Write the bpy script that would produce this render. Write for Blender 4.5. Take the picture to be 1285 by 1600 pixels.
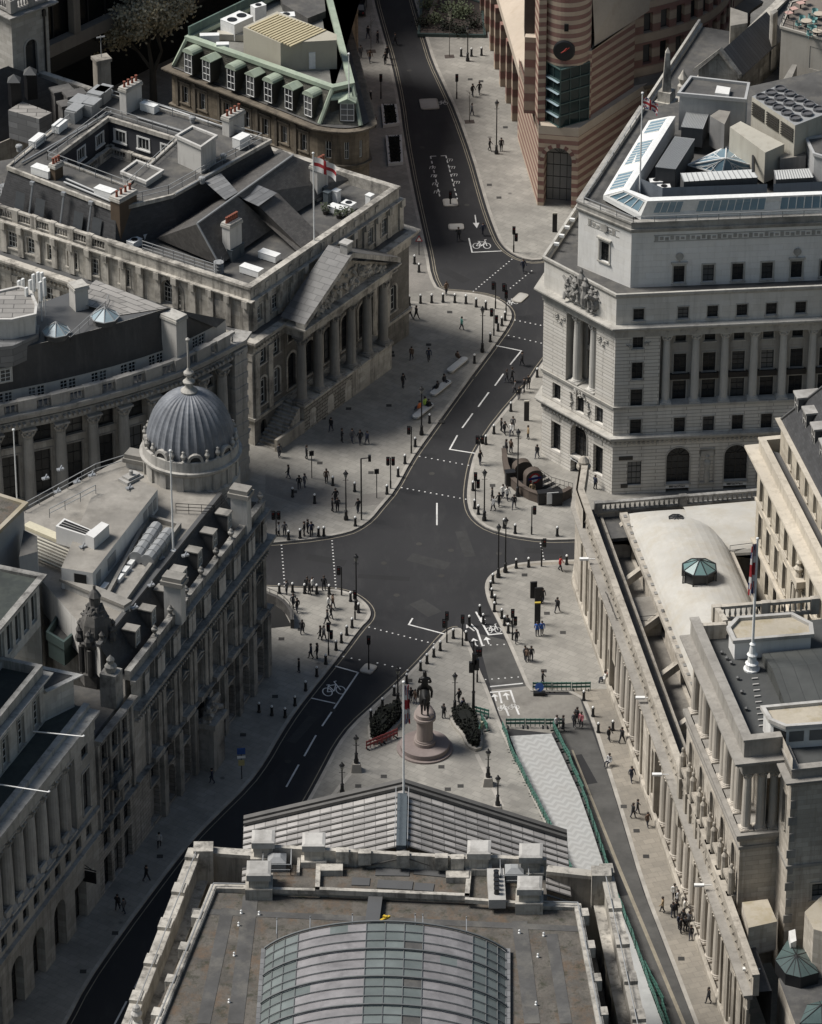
import bpy,bmesh,math,random
from math import sin,cos,pi,radians,atan2,hypot,sqrt
from mathutils import Vector,Matrix
for _o in list(bpy.data.objects):bpy.data.objects.remove(_o)
S=bpy.context.scene
COL=S.collection
RN=random.Random(11)
# ---------------- camera, world, sun, exposure ----------------
IW,IH=1285.0,1600.0
FPX=7300.0;PIT=radians(31.0);CH=255.0
CY=-CH/math.tan(PIT)
cam=bpy.data.cameras.new('camera');camo=bpy.data.objects.new('camera',cam);COL.objects.link(camo)
camo.location=(0,CY,CH);camo.rotation_euler=(pi/2-PIT,0,0)
cam.sensor_fit='HORIZONTAL';cam.sensor_width=36;cam.lens=36*FPX/IW;cam.clip_start=5;cam.clip_end=6000
S.camera=camo
SUN_EL=radians(53);SUN_AZ=radians(-80)
wd=bpy.data.worlds.new("World");S.world=wd;wd.use_nodes=True
_n=wd.node_tree.nodes;_bg=_n['Background']
_sky=_n.new('ShaderNodeTexSky');_sky.sky_type='NISHITA';_sky.sun_disc=False
_sky.sun_elevation=SUN_EL;_sky.sun_rotation=SUN_AZ%(2*pi);_sky.air_density=1.6;_sky.dust_density=2.0;_sky.ozone_density=1.0
wd.node_tree.links.new(_sky.outputs[0],_bg.inputs[0]);_bg.inputs[1].default_value=0.056
_l=bpy.data.lights.new('sun','SUN');_l.energy=4.6;_l.angle=radians(20.0);_l.color=(1.0,0.965,0.915)
suno=bpy.data.objects.new('sun',_l);COL.objects.link(suno)
_sd=Vector((sin(SUN_AZ)*cos(SUN_EL),cos(SUN_AZ)*cos(SUN_EL),sin(SUN_EL)))
suno.rotation_euler=_sd.to_track_quat('Z','Y').to_euler();suno.location=_sd*300
S.view_settings.view_transform='Standard';S.view_settings.look='None'
S.view_settings.exposure=0.13;S.view_settings.gamma=1;S.view_settings.use_curve_mapping=False
# ---------------- measuring helpers ----------------
_s,_c=sin(PIT),cos(PIT)
def ray(px,py):
 a=(px-IW/2)/FPX;b=(py-IH/2)/FPX
 return Vector((a,_c-b*_s,-_s-b*_c))
def at(px,py,h=0.0):
 "the point of height h seen at a pixel of the photograph"
 d=ray(px,py);t=(h-CH)/d.z
 return Vector((d.x*t,CY+d.y*t,h))
def at2(px,py,h=0.0):return at(px,py,h).to_2d()
def hat(g,row):
 "height above ground point g of what shows at image row"
 b=(row-IH/2)/FPX;vy=g[1]-CY
 return CH+vy*(-_s-b*_c)/(_c-b*_s)
def pts(l,h=0.0):return[at2(x,y,h)for x,y in l]
# ---------------- objects ----------------
WL={}
def wl(o):return WL[o.name]if o else Vector((0,0,0))
def thing(name,label,cat,loc,group=None,rz=0.0):
 o=bpy.data.objects.new(name,None);COL.objects.link(o);o.empty_display_size=.5
 loc=Vector(loc)if len(loc)==3 else Vector((loc[0],loc[1],0))
 o.location=loc;o.rotation_euler=(0,0,rz);WL[o.name]=loc
 o['label']=label;o['category']=cat
 if group:o['group']=group
 return o
def tag(o,label=None,cat=None,group=None,kind=None):
 for k,v in(('label',label),('category',cat),('group',group),('kind',kind)):
  if v:o[k]=v
 return o
def link(name,me,parent=None,loc=(0,0,0),rz=0.0,sc=None):
 o=bpy.data.objects.new(name,me);COL.objects.link(o)
 o.location=loc;o.rotation_euler=(0,0,rz)
 if sc:o.scale=sc
 if parent:o.parent=parent
 WL[o.name]=wl(parent)+Vector(loc)
 return o
def copy_tree(o,parent=None):
 c=o.copy();COL.objects.link(c);c.parent=parent
 WL[c.name]=WL.get(o.name,Vector((0,0,0)))
 for ch in o.children:copy_tree(ch,c)
 return c
class MB:
 def __init__(s):s.v=[];s.f=[];s.m=[];s.u={}
 def face(s,p,mi=0,uv=None):
  b=len(s.v);s.v.extend([tuple(q)if len(q)==3 else(q[0],q[1],0)for q in p]);s.f.append(tuple(range(b,b+len(p))));s.m.append(mi)
  if uv:s.u[len(s.f)-1]=uv
 def quadstrip(s,a,b,mi=0,closed=False):
  n=len(a)
  for i in range(n if closed else n-1):
   j=(i+1)%n;s.face([a[i],a[j],b[j],b[i]],mi)
 def box(s,x0,y0,z0,x1,y1,z1,mi=0,M=None):
  c=[Vector((x,y,z))for z in(z0,z1)for x,y in((x0,y0),(x1,y0),(x1,y1),(x0,y1))]
  if M is not None:c=[M@p for p in c]
  b=len(s.v);s.v.extend([tuple(p)for p in c])
  for q in((3,2,1,0),(4,5,6,7),(0,1,5,4),(1,2,6,5),(2,3,7,6),(3,0,4,7)):
   s.f.append(tuple(b+i for i in q));s.m.append(mi)
 def obox(s,c,ang,l,w,z0,z1,mi=0):
  M=Matrix.Translation((c[0],c[1],0))@Matrix.Rotation(ang,4,'Z')
  s.box(-l/2,-w/2,z0,l/2,w/2,z1,mi,M)
 def prism(s,poly,z0,z1,mi=0,top=None,bottom=False,cap=True):
  poly=ccw(poly);n=len(poly)
  for i in range(n):
   a,b=poly[i],poly[(i+1)%n];L=hypot(b[0]-a[0],b[1]-a[1])
   s.face([(a[0],a[1],z0),(b[0],b[1],z0),(b[0],b[1],z1),(a[0],a[1],z1)],mi,[(0,z0),(L,z0),(L,z1),(0,z1)])
  if cap:s.face([(p[0],p[1],z1)for p in poly],mi if top is None else top,[(p[0],p[1])for p in poly])
  if bottom:s.face([(p[0],p[1],z0)for p in poly][::-1],mi)
 def loft(s,A,z0,B,z1,mi=0,top=None,cap=True):
  A=ccw(A);B=ccw(B);n=len(A)
  for i in range(n):
   j=(i+1)%n;L=hypot(A[j][0]-A[i][0],A[j][1]-A[i][1])
   s.face([(*A[i][:2],z0),(*A[j][:2],z0),(*B[j][:2],z1),(*B[i][:2],z1)],mi,[(0,z0),(L,z0),(L,z1),(0,z1)])
  if cap:s.face([(*p[:2],z1)for p in B],mi if top is None else top)
 def tube(s,p,q,r,n=6,r2=None,mi=0,cap=True):
  p=Vector(p);q=Vector(q);r2=r if r2 is None else r2
  d=(q-p)
  if d.length<1e-6:return
  d.normalize();a=d.orthogonal().normalized();b=d.cross(a)
  A=[p+(a*cos(2*pi*i/n)+b*sin(2*pi*i/n))*r for i in range(n)];B=[q+(a*cos(2*pi*i/n)+b*sin(2*pi*i/n))*r2 for i in range(n)]
  s.quadstrip(A,B,mi,True)
  if cap:s.face(B,mi);s.face(A[::-1],mi)
 def lathe(s,prof,n=12,o=(0,0,0),mi=0,sx=1,sy=1,a0=0.0):
  rings=[[(o[0]+sx*r*cos(2*pi*i/n+a0),o[1]+sy*r*sin(2*pi*i/n+a0),o[2]+z)for i in range(n)]for r,z in prof]
  b=len(s.v)
  for rg in rings:s.v.extend(rg)
  for k in range(len(rings)-1):
   for i in range(n):
    j=(i+1)%n;s.f.append((b+k*n+i,b+k*n+j,b+(k+1)*n+j,b+(k+1)*n+i));s.m.append(mi)
  if prof[-1][0]>1e-4:s.f.append(tuple(b+(len(rings)-1)*n+i for i in range(n)));s.m.append(mi)
 def sweep(s,path,prof,closed=False,mi=0,mi_top=None):
  "profile (outwards, z) carried along a plan path; outwards = right of the walk"
  P=[Vector((p[0],p[1]))for p in path];n=len(P);secs=[]
  for i in range(n):
   dp=(P[i]-P[i-1]).normalized()if(i>0 or closed)else None
   dn=(P[(i+1)%n]-P[i]).normalized()if(i<n-1 or closed)else None
   dp=dp or dn;dn=dn or dp
   n1=Vector((dp.y,-dp.x));n2=Vector((dn.y,-dn.x));m=n1+n2
   if m.length<1e-6:m=n1
   m=m/max(.35,m.dot(n1))
   secs.append([(P[i].x+m.x*o,P[i].y+m.y*o,z)for o,z in prof])
  k=len(prof)
  for i in range(n if closed else n-1):
   A,B=secs[i],secs[(i+1)%n]
   for j in range(k):
    l=(j+1)%k
    s.face([A[j],B[j],B[l],A[l]],mi)
  if not closed:s.face(secs[0],mi);s.face(secs[-1][::-1],mi)
 def mesh(s,name,mats,off=(0,0,0),smooth=False):
  me=bpy.data.meshes.new(name);ox,oy,oz=off
  me.from_pydata([(x-ox,y-oy,z-oz)for x,y,z in s.v],[],s.f)
  for m in(mats if isinstance(mats,(list,tuple))else[mats]):me.materials.append(m)
  me.polygons.foreach_set('material_index',s.m)
  if s.u:
   L=me.uv_layers.new(name='UVMap').data
   for fi,uv in s.u.items():
    for k,li in enumerate(me.polygons[fi].loop_indices):L[li].uv=uv[k]
  if smooth:me.polygons.foreach_set('use_smooth',[True]*len(s.f))
  me.update();return me
 def build(s,name,parent,mats,smooth=False):
  return link(name,s.mesh(name,mats,wl(parent),smooth),parent)
def ccw(poly):
 poly=[tuple(p[:2])for p in poly]
 a=sum(poly[i][0]*poly[(i+1)%len(poly)][1]-poly[(i+1)%len(poly)][0]*poly[i][1]for i in range(len(poly)))
 return poly if a>0 else poly[::-1]
def inset(poly,d):
 P=[Vector(p)for p in ccw(poly)];n=len(P);r=[]
 for i in range(n):
  a=(P[i]-P[i-1]).normalized();b=(P[(i+1)%n]-P[i]).normalized()
  n1=Vector((-a.y,a.x));n2=Vector((-b.y,b.x));m=n1+n2
  m=m/max(.3,m.dot(n1));r.append(tuple(P[i]+m*d))
 return r
def lerp(a,b,t):return a+(b-a)*t
def ang(d):return atan2(d[1],d[0])
# ---------------- materials ----------------
def nodemat(name):
 m=bpy.data.materials.new(name);m.use_nodes=True
 nt=m.node_tree;return m,nt,nt.nodes['Principled BSDF'],nt.links
def mnode(nt,op,a,b=None,c=None):
 n=nt.nodes.new('ShaderNodeMath');n.operation=op
 for i,x in enumerate((a,b,c)):
  if x is None:continue
  if isinstance(x,(int,float)):n.inputs[i].default_value=x
  else:nt.links.new(x,n.inputs[i])
 return n.outputs[0]
def noise(nt,vec,scale,detail=4,rough=.6,sc=None):
 n=nt.nodes.new('ShaderNodeTexNoise');n.inputs['Scale'].default_value=scale;n.inputs['Detail'].default_value=detail;n.inputs['Roughness'].default_value=rough
 if sc:
  mp=nt.nodes.new('ShaderNodeMapping');mp.inputs['Scale'].default_value=sc;nt.links.new(vec,mp.inputs[0]);vec=mp.outputs[0]
 nt.links.new(vec,n.inputs['Vector']);return n.outputs['Fac']
def ramp(nt,x,a,b,lo,hi):
 n=nt.nodes.new('ShaderNodeMapRange');n.inputs[1].default_value=a;n.inputs[2].default_value=b;n.inputs[3].default_value=lo;n.inputs[4].default_value=hi
 nt.links.new(x,n.inputs[0]);return n.outputs[0]
def mix(nt,f,a,b,mode='MIX'):
 n=nt.nodes.new('ShaderNodeMix');n.data_type='RGBA';n.blend_type=mode
 for i,x in((0,f),(6,a),(7,b)):
  if isinstance(x,(int,float)):n.inputs[i].default_value=x
  elif isinstance(x,tuple):n.inputs[i].default_value=(*x[:3],1)
  else:nt.links.new(x,n.inputs[i])
 return n.outputs[2]
def pos(nt):return nt.nodes.new('ShaderNodeNewGeometry').outputs['Position']
def bump(nt,b,h,dist,st=.6):
 n=nt.nodes.new('ShaderNodeBump');n.inputs['Strength'].default_value=st;n.inputs['Distance'].default_value=dist
 nt.links.new(h,n.inputs['Height']);nt.links.new(n.outputs[0],b.inputs['Normal'])
def surf(name,col,rough=.85,var=.35,stain=.0,stain_col=None,course=None,big=.12,fine=2.2,streak=0.0,metal=0.0,bmp=.015,spec=.3,mortar=.55,blk=.74):
 col=_ds(col);m,nt,b,L=nodemat(name);P=pos(nt)
 c=mix(nt,ramp(nt,noise(nt,P,big,5),.3,.7,0,1),tuple(x*(1-var)for x in col),tuple(x*(1+var*.7)for x in col))
 fn=noise(nt,P,fine,5,.65)
 c=mix(nt,ramp(nt,fn,.3,.7,0,.45),c,tuple(x*(1-var)for x in col))
 if course:
  uv=nt.nodes.new('ShaderNodeUVMap').outputs[0]
  br=nt.nodes.new('ShaderNodeTexBrick');L.new(uv,br.inputs['Vector']);br.inputs['Scale'].default_value=1
  br.inputs['Brick Width'].default_value=course[0];br.inputs['Row Height'].default_value=course[1];br.inputs['Mortar Size'].default_value=course[2]
  br.inputs['Color1'].default_value=(1,1,1,1);br.inputs['Color2'].default_value=(blk,blk*.99,blk*.97,1);br.inputs['Mortar'].default_value=(mortar,mortar*.97,mortar*.94,1)
  br.inputs['Mortar Smooth'].default_value=.3
  c=mix(nt,1.0,c,br.outputs['Color'],'MULTIPLY')
  bump(nt,b,mnode(nt,'SUBTRACT',1.0,br.outputs['Fac']),.05)
 elif bmp:bump(nt,b,fn,bmp)
 if stain:
  st=ramp(nt,noise(nt,P,.45,6,.7),.48,.68,0,stain)
  c=mix(nt,st,c,stain_col or tuple(x*.3 for x in col))
 if streak:
  st=ramp(nt,noise(nt,P,1.0,5,.7,(1.3,1.3,.12)),.5,.72,0,streak)
  c=mix(nt,st,c,stain_col or tuple(x*.28 for x in col))
 L.new(c,b.inputs['Base Color']);b.inputs['Roughness'].default_value=rough;b.inputs['Metallic'].default_value=metal
 b.inputs['Specular IOR Level'].default_value=spec
 return m
def plain(name,col,rough=.6,metal=0.0,spec=.4):
 m,nt,b,L=nodemat(name);f=noise(nt,pos(nt),3.0,3)
 L.new(mix(nt,f,tuple(x*.75 for x in col),tuple(min(1,x*1.15)for x in col)),b.inputs['Base Color'])
 b.inputs['Roughness'].default_value=rough;b.inputs['Metallic'].default_value=metal;b.inputs['Specular IOR Level'].default_value=spec
 return m
def seamed(name,col,width,vert=False,rough=.55,var=.25,metal=0.0,dark=.45):
 "sheet metal or slate with joints from the UV map (metres)"
 m,nt,b,L=nodemat(name);uv=nt.nodes.new('ShaderNodeUVMap').outputs[0]
 br=nt.nodes.new('ShaderNodeTexBrick');L.new(uv,br.inputs['Vector']);br.inputs['Scale'].default_value=1
 br.inputs['Brick Width'].default_value=width[0];br.inputs['Row Height'].default_value=width[1];br.inputs['Mortar Size'].default_value=width[2]
 br.inputs['Color1'].default_value=(*[x*(1+var)for x in col],1);br.inputs['Color2'].default_value=(*[x*(1-var)for x in col],1);br.inputs['Mortar'].default_value=(*[x*dark for x in col],1)
 st=noise(nt,pos(nt),.5,5,.65);c=mix(nt,ramp(nt,st,.35,.7,0,.5),br.outputs['Color'],tuple(x*.55 for x in col))
 L.new(c,b.inputs['Base Color']);b.inputs['Roughness'].default_value=rough;b.inputs['Metallic'].default_value=metal
 bump(nt,b,mnode(nt,'SUBTRACT',1.0,br.outputs['Fac']),.04);return m
def glassm(name,c0,c1,rough=.12,pane=None):
 m,nt,b,L=nodemat(name);oi=nt.nodes.new('ShaderNodeObjectInfo').outputs['Random']
 f=mnode(nt,'POWER',oi,5.0)
 f=mnode(nt,'ADD',f,mnode(nt,'MULTIPLY',noise(nt,pos(nt),.9,2),.25))
 L.new(mix(nt,f,c0,c1),b.inputs['Base Color']);b.inputs['Roughness'].default_value=rough;b.inputs['Specular IOR Level'].default_value=.5 if rough>.13 else .22
 return m
def objcol(name,rough=.85,mul=1.0):
 m,nt,b,L=nodemat(name);oi=nt.nodes.new('ShaderNodeObjectInfo')
 L.new(mix(nt,1.0,oi.outputs['Color'],(mul,mul,mul),'MULTIPLY'),b.inputs['Base Color']);b.inputs['Roughness'].default_value=rough;return m
def _ds(c,k=.3):
 g=.3*c[0]+.59*c[1]+.11*c[2];return tuple(x+(g-x)*k for x in c)
M={}
M['portland']=surf('portland_stone',(.66,.62,.545),var=.14,course=(3.1,.42,.04),streak=.35,stain_col=(.2,.185,.16),mortar=.5,blk=.9)
M['portland_smooth']=surf('portland_ashlar',(.62,.59,.53),var=.14,course=(1.6,.7,.008),streak=.3,stain_col=(.2,.19,.165),mortar=.82,blk=.92)
M['trim']=surf('stone_trim',(.44,.415,.36),var=.25,stain=.3,streak=.5,stain_col=(.12,.11,.10))
M['warm']=surf('warm_stone',(.53,.465,.37),var=.24,course=(1.2,.5,.015),streak=.6,stain_col=(.15,.12,.09),mortar=.75)
M['warm_trim']=surf('warm_trim',(.44,.385,.30),var=.35,stain=.4,streak=.7,stain_col=(.10,.085,.07))
M['sooty']=surf('sooty_stone',(.33,.31,.28),var=.4,course=(1.2,.45,.03),streak=.75,stain_col=(.035,.033,.032),mortar=.4)
M['sooty_trim']=surf('sooty_trim',(.30,.285,.255),var=.45,stain=.8,streak=.7,stain_col=(.035,.033,.032))
M['mh']=surf('weathered_limestone',(.50,.46,.385),var=.3,course=(1.4,.6,.01),streak=.8,stain=.35,stain_col=(.07,.063,.055),mortar=.7)
M['mh_trim']=surf('weathered_trim',(.46,.42,.35),var=.35,stain=.75,streak=.8,stain_col=(.05,.046,.042))
M['sand']=surf('dirty_sandstone',(.24,.185,.115),var=.4,course=(1.1,.45,.015),streak=.8,stain=.4,stain_col=(.03,.026,.022),mortar=.6)
M['cream']=surf('cream_stone',(.56,.48,.35),var=.15,course=(1.2,.5,.01),streak=.35,stain_col=(.16,.13,.1),mortar=.8)
M['cols']=surf('curved_bank_stone',(.47,.445,.395),var=.22,course=(1.5,.6,.01),streak=.55,stain_col=(.08,.075,.07),mortar=.7)
M['white']=surf('white_render',(.62,.61,.58),var=.12,streak=.3,stain_col=(.25,.24,.22))
M['greywall']=surf('grey_render',(.36,.36,.355),var=.15,streak=.3,stain_col=(.18,.18,.17))
M['lead']=seamed('lead_sheet',(.17,.17,.17),(2.6,.75,.03),rough=.5)
M['leadroof']=seamed('lead_roof_boards',(.27,.255,.235),(2.2,.95,.05),rough=.6,dark=.25)
M['slate']=seamed('slate',(.042,.042,.044),(.5,.28,.012),rough=.6,dark=.6)
M['felt']=surf('roof_felt',(.085,.082,.078),var=.35,stain=.5,stain_col=(.16,.15,.13),big=.3)
M['deck']=surf('roof_asphalt_pale',(.27,.245,.205),var=.3,stain=.5,stain_col=(.12,.11,.095),big=.25)
def moss():
 m,nt,b,L=nodemat('mossy_roof');P=pos(nt);c=mix(nt,ramp(nt,noise(nt,P,.35,6,.7),.38,.62,0,1),(.125,.112,.096),(.066,.06,.052))
 c=mix(nt,ramp(nt,noise(nt,P,.55,6,.75,(1,.8,1)),.5,.64,0,.85),c,(.115,.078,.05));c=mix(nt,ramp(nt,noise(nt,P,.8,8,.8),.52,.62,0,.9),c,(.03,.032,.018));f=noise(nt,P,5,6,.8);c=mix(nt,ramp(nt,f,.42,.7,0,.6),c,(.05,.045,.038))
 L.new(c,b.inputs['Base Color']);b.inputs['Roughness'].default_value=.95;bump(nt,b,f,.05);return m
M['mossroof']=moss()
M['vault']=surf('pale_vault_render',(.45,.425,.37),var=.16,stain=.5,stain_col=(.36,.32,.25),big=.25,streak=.15)
M['copper']=surf('green_copper',(.36,.44,.31),var=.3,stain=.4,stain_col=(.14,.19,.15),rough=.6,streak=.3)
M['metal']=plain('grey_metal',(.30,.31,.32),.45,.3)
M['galv']=plain('galvanised_steel',(.27,.275,.275),.5)
M['paleplant']=surf('plant_cladding',(.50,.51,.49),var=.15,rough=.5)
M['ducts']=surf('grey_duct',(.28,.27,.26),var=.2,streak=.4,rough=.4,metal=.3)
M['whitemetal']=plain('white_paint',(.72,.72,.70),.4)
M['black']=plain('black_paint',(.012,.012,.013),.45)
M['dark']=plain('dark_void',(.01,.01,.01),.9)
M['pot']=plain('terracotta',(.20,.065,.04),.8)
M['brick']=surf('stock_brick',(.19,.125,.07),var=.3,course=(.25,.09,.012),streak=.5,stain_col=(.05,.04,.03))
M['glass']=glassm('window_glass',(.008,.0095,.0115),(.17,.17,.165))
M['sky_glass']=glassm('rooflight_glass',(.15,.24,.30),(.20,.29,.34),.15)  # rooflights: blue sky reflection put into the base colour
M['green_glass']=glassm('green_glass',(.10,.17,.165),(.17,.25,.24),.2)
M['frame_w']=plain('white_frame',(.60,.60,.57),.5)
M['frame_d']=plain('dark_frame',(.02,.021,.022),.45)
M['frame_b']=plain('bronze_frame',(.035,.032,.028),.45)
# ---------------- facades ----------------
_WC={}
def win_meshes(w,h,arch,dep,nx,nz,sur,hood,fm,sm):
 k=(round(w,2),round(h,2),arch,dep,nx,nz,sur,hood,fm,sm)
 if k in _WC:return _WC[k]
 w,h=k[0],k[1];fr=MB();pn=MB();t=.07 if w<2 else .09;y0,y1=dep-.07,dep-.005
 def outline(w,h,k=10):
  if not arch:return[(-w/2,0),(w/2,0),(w/2,h),(-w/2,h)]
  r=w/2;s=h-r;return[(-r,0),(r,0)]+[(r*cos(pi*i/k),s+r*sin(pi*i/k))for i in range(k+1)]
 pn.face([(x,dep,z)for x,z in outline(w,h)])
 top=h-w/2 if arch else h
 for a,b in((-w/2,-w/2+t),(w/2-t,w/2)):fr.box(a,y0,0,b,y1,top)
 fr.box(-w/2,y0,0,w/2,y1,t)
 if arch:
  o=outline(w,h)[2:];i_=[(x*(1-2*t/w),top+(z-top)*(1-2*t/w))for x,z in o]
  fr.quadstrip([(x,y0,z)for x,z in o],[(x,y0,z)for x,z in i_])
  fr.box(-w/2,y0,top-t/2,w/2,y1,top+t/2)
  for j in range(1,nx+1):
   a=pi*j/(nx+1);fr.tube((0,y0,top),((w/2-t)*cos(a),y0,top+(w/2-t)*sin(a)),.03,4)
 else:fr.box(-w/2,y0,h-t,w/2,y1,h)
 for i in range(1,nx):x=-w/2+w*i/nx;fr.box(x-.028,y0+.01,t,x+.028,y1,top-.01)
 for i in range(1,nz):z=top*i/nz;fr.box(-w/2+t,y0+.015,z-.028,w/2-t,y1,z+.028)
 if sur:
  s=sur
  fr.box(-w/2-s,-.07,0,-w/2,.02,top,1);fr.box(w/2,-.07,0,w/2+s,.02,top,1)
  if arch:
   o=outline(w,h,12)[2:];r=(w/2+s)/(w/2);q=[(x*r,top+(z-top)*r)for x,z in o]
   fr.quadstrip([(x,-.07,z)for x,z in q],[(x,-.07,z)for x,z in o],1);fr.quadstrip([(x,.02,z)for x,z in q],[(x,-.07,z)for x,z in q],1)
  else:fr.box(-w/2-s,-.07,h,w/2+s,.02,h+s,1)
  fr.box(-w/2-s-.06,-.16,-.16,w/2+s+.06,.02,0,1)
  if hood=='flat':fr.box(-w/2-s-.12,-.24,h+s+.12,w/2+s+.12,.02,h+s+.3,1);fr.box(-w/2-s,-.05,h+s,w/2+s,.02,h+s+.12,1)
  if hood=='ped':
   a,z=w/2+s+.15,h+s+.1
   fr.box(-a,-.22,z,a,.02,z+.12,1)
   for sg in(1,-1):
    A=[(sg*a,-.24,z+.12),(0,-.24,z+.12+a*.42),(0,-.24,z+.3+a*.42),(sg*a,-.24,z+.3)]
    fr.face(A,1);fr.face([(x,.02,q)for x,_,q in A],1);fr.quadstrip(A,[(x,.02,q)for x,_,q in A],1,True)
 _WC[k]=(fr.mesh('window_frame_mesh',[M[fm],M[sm]]),pn.mesh('pane_mesh',M['glass']));return _WC[k]
class Fac:
 "a flat facade from A to B (left to right as seen from outside)"
 def __init__(s,bld,A,B,z0,z1,wall,trim,u0=0.0,u1=None,off=0.0):
  s.b=bld;s.A=Vector(A[:2]);s.B=Vector(B[:2]);s.L=(s.B-s.A).length;s.d=(s.B-s.A)/s.L;s.n=Vector((s.d.y,-s.d.x))
  s.A=s.A+s.n*off;s.B=s.B+s.n*off
  s.z0,s.z1,s.wall,s.trim=z0,z1,wall,trim;s.h=[];s.a=ang(s.d);s.u0=u0;s.u1=s.L if u1 is None else u1
 def P(s,u,z=0.0,o=0.0):q=s.A+s.d*u+s.n*o;return Vector((q.x,q.y,z))
 def ray(s,px,py,o=0.0):
  d=ray(px,py);c=Vector((0,CY,CH));a=s.P(0,0,o);n3=Vector((s.n.x,s.n.y,0))
  t=(a-c).dot(n3)/d.dot(n3);q=c+d*t;return((q.to_2d()-s.A).dot(s.d),q.z)
 def u(s,px,py):return s.ray(px,py)[0]
 def z(s,px,py):return s.ray(px,py)[1]
 def win(s,u,z0,w,h,arch=False,dep=.32,nx=2,nz=3,sur=.0,hood=None,fm='frame_w',name='window',blank=False):
  if u-w/2<s.u0+.05 or u+w/2>s.u1-.05:return
  s.h.append((u-w/2,u+w/2,z0,z0+h,arch,dep))
  if blank:return
  f,p=win_meshes(w,h,arch,dep,nx,nz,sur,hood,fm,s.trim)
  o=link(name,f,s.b,s.P(u,z0)-wl(s.b),s.a);link('pane',p,o)
 def build(s,name='wall',back=True):
  mb=MB();us=sorted({round(x,3)for x in[s.u0,s.u1]+[q for a in s.h for q in a[:2]]});zs=sorted({round(x,3)for x in[s.z0,s.z1]+[q for a in s.h for q in a[2:4]]})
  for j in range(len(zs)-1):
   zm=(zs[j]+zs[j+1])/2
   if zm<s.z0 or zm>s.z1:continue
   run=None
   for i in range(len(us)-1):
    um=(us[i]+us[i+1])/2
    hole=any(a[0]<um<a[1]and a[2]<zm<a[3]for a in s.h)
    if not hole and run is None:run=us[i]
    if run is not None and(hole or i==len(us)-2):
     e=us[i]if hole else us[i+1]
     mb.face([s.P(run,zs[j]),s.P(e,zs[j]),s.P(e,zs[j+1]),s.P(run,zs[j+1])],0,[(run,zs[j]),(e,zs[j]),(e,zs[j+1]),(run,zs[j+1])]);run=None
  for a,b,c,d,arch,dep in s.h:
   def q(p1,p2,uv=None):mb.face([s.P(p1[0],p1[1]),s.P(p1[0],p1[1],-dep),s.P(p2[0],p2[1],-dep),s.P(p2[0],p2[1])],0,[(0,p1[1]),(dep,p1[1]),(dep,p2[1]),(0,p2[1])])
   r=(b-a)/2;t=d-r if arch else d
   q((a,c),(a,t));q((b,t),(b,c));q((b,c),(a,c))
   if not arch:q((a,d),(b,d))
   else:
    k=10;A=[(a+r-r*cos(pi*i/k),t+r*sin(pi*i/k))for i in range(k+1)]
    for i in range(k):q(A[i],A[i+1])
    for i in range(k):
     cn=(a,d)if i<k/2 else(b,d)
     mb.face([s.P(*cn),s.P(*A[i]),s.P(*A[i+1])],0,[cn,A[i],A[i+1]])
    mb.face([s.P(a,d),s.P(*A[k//2]),s.P(b,d)],0,[(a,d),A[k//2],(b,d)])
  return mb.build(name,s.b,[M[s.wall],M[s.trim]])
 def band(s,z,h,out,mb,u0=None,u1=None):
  u0=s.u0 if u0 is None else u0;u1=s.u1 if u1 is None else u1
  mb.sweep([s.P(u0),s.P(u1)],[(-.05,z),(out,z),(out,z+h),(-.05,z+h)])
def cornice_prof(z,h,out,back=.05):
 "a classical cornice: bed mould, corona, cyma"
 return[(-back,z),(out*.25,z),(out*.3,z+h*.3),(out*.75,z+h*.42),(out*.78,z+h*.72),(out,z+h*.78),(out,z+h),(-back,z+h)]
def dentils(mb,F_,z,h,out,step,u0=None,u1=None):
 u0=F_.u0 if u0 is None else u0;u1=F_.u1 if u1 is None else u1;n=int((u1-u0)/step)
 for i in range(n):
  c=F_.P(u0+(i+.5)*step,0,out/2);mb.obox(c,F_.a,step*.5,out,z,z+h)
_CC={}
def column_mesh(h,r,n=14,kind='corinthian',mat='trim'):
 k=(round(h,2),round(r,2),n,kind,mat)
 if k in _CC:return _CC[k]
 mb=MB();ch=r*2.0 if kind=='corinthian' else r*.9
 mb.box(-r*1.4,-r*1.4,0,r*1.4,r*1.4,r*.35)
 prof=[(r*1.35,r*.35),(r*1.38,r*.5),(r*1.1,r*.65),(r*1.2,r*.8),(r,r*.95),(r,h*.35),(r*.96,h*.6),(r*.86,h-ch),(r*.95,h-ch+.04),(r*.86,h-ch+.08)]
 if kind=='corinthian':prof+=[(r*.92,h-ch*.8),(r*1.15,h-ch*.62),(r*.95,h-ch*.58),(r*1.0,h-ch*.4),(r*1.35,h-ch*.2),(r*1.1,h-ch*.15)]
 else:prof+=[(r*1.2,h-ch*.4),(r*1.2,h-ch*.2)]
 mb.lathe(prof,n);mb.box(-r*1.3,-r*1.3,h-ch*.16,r*1.3,r*1.3,h)
 if kind=='corinthian':
  for i in range(8):
   a=pi/8+i*pi/4;mb.tube((r*.9*cos(a),r*.9*sin(a),h-ch*.9),(r*1.3*cos(a),r*1.3*sin(a),h-ch*.35),r*.12,4,r*.24)
 _CC[k]=mb.mesh('column_mesh',M[mat],smooth=False);return _CC[k]
def column(bld,p,z,h,r,a=0.0,kind='corinthian',mat='trim',n=14,name='column'):
 return link(name,column_mesh(h,r,n,kind,mat),bld,Vector((p[0],p[1],z))-wl(bld),a)
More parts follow.
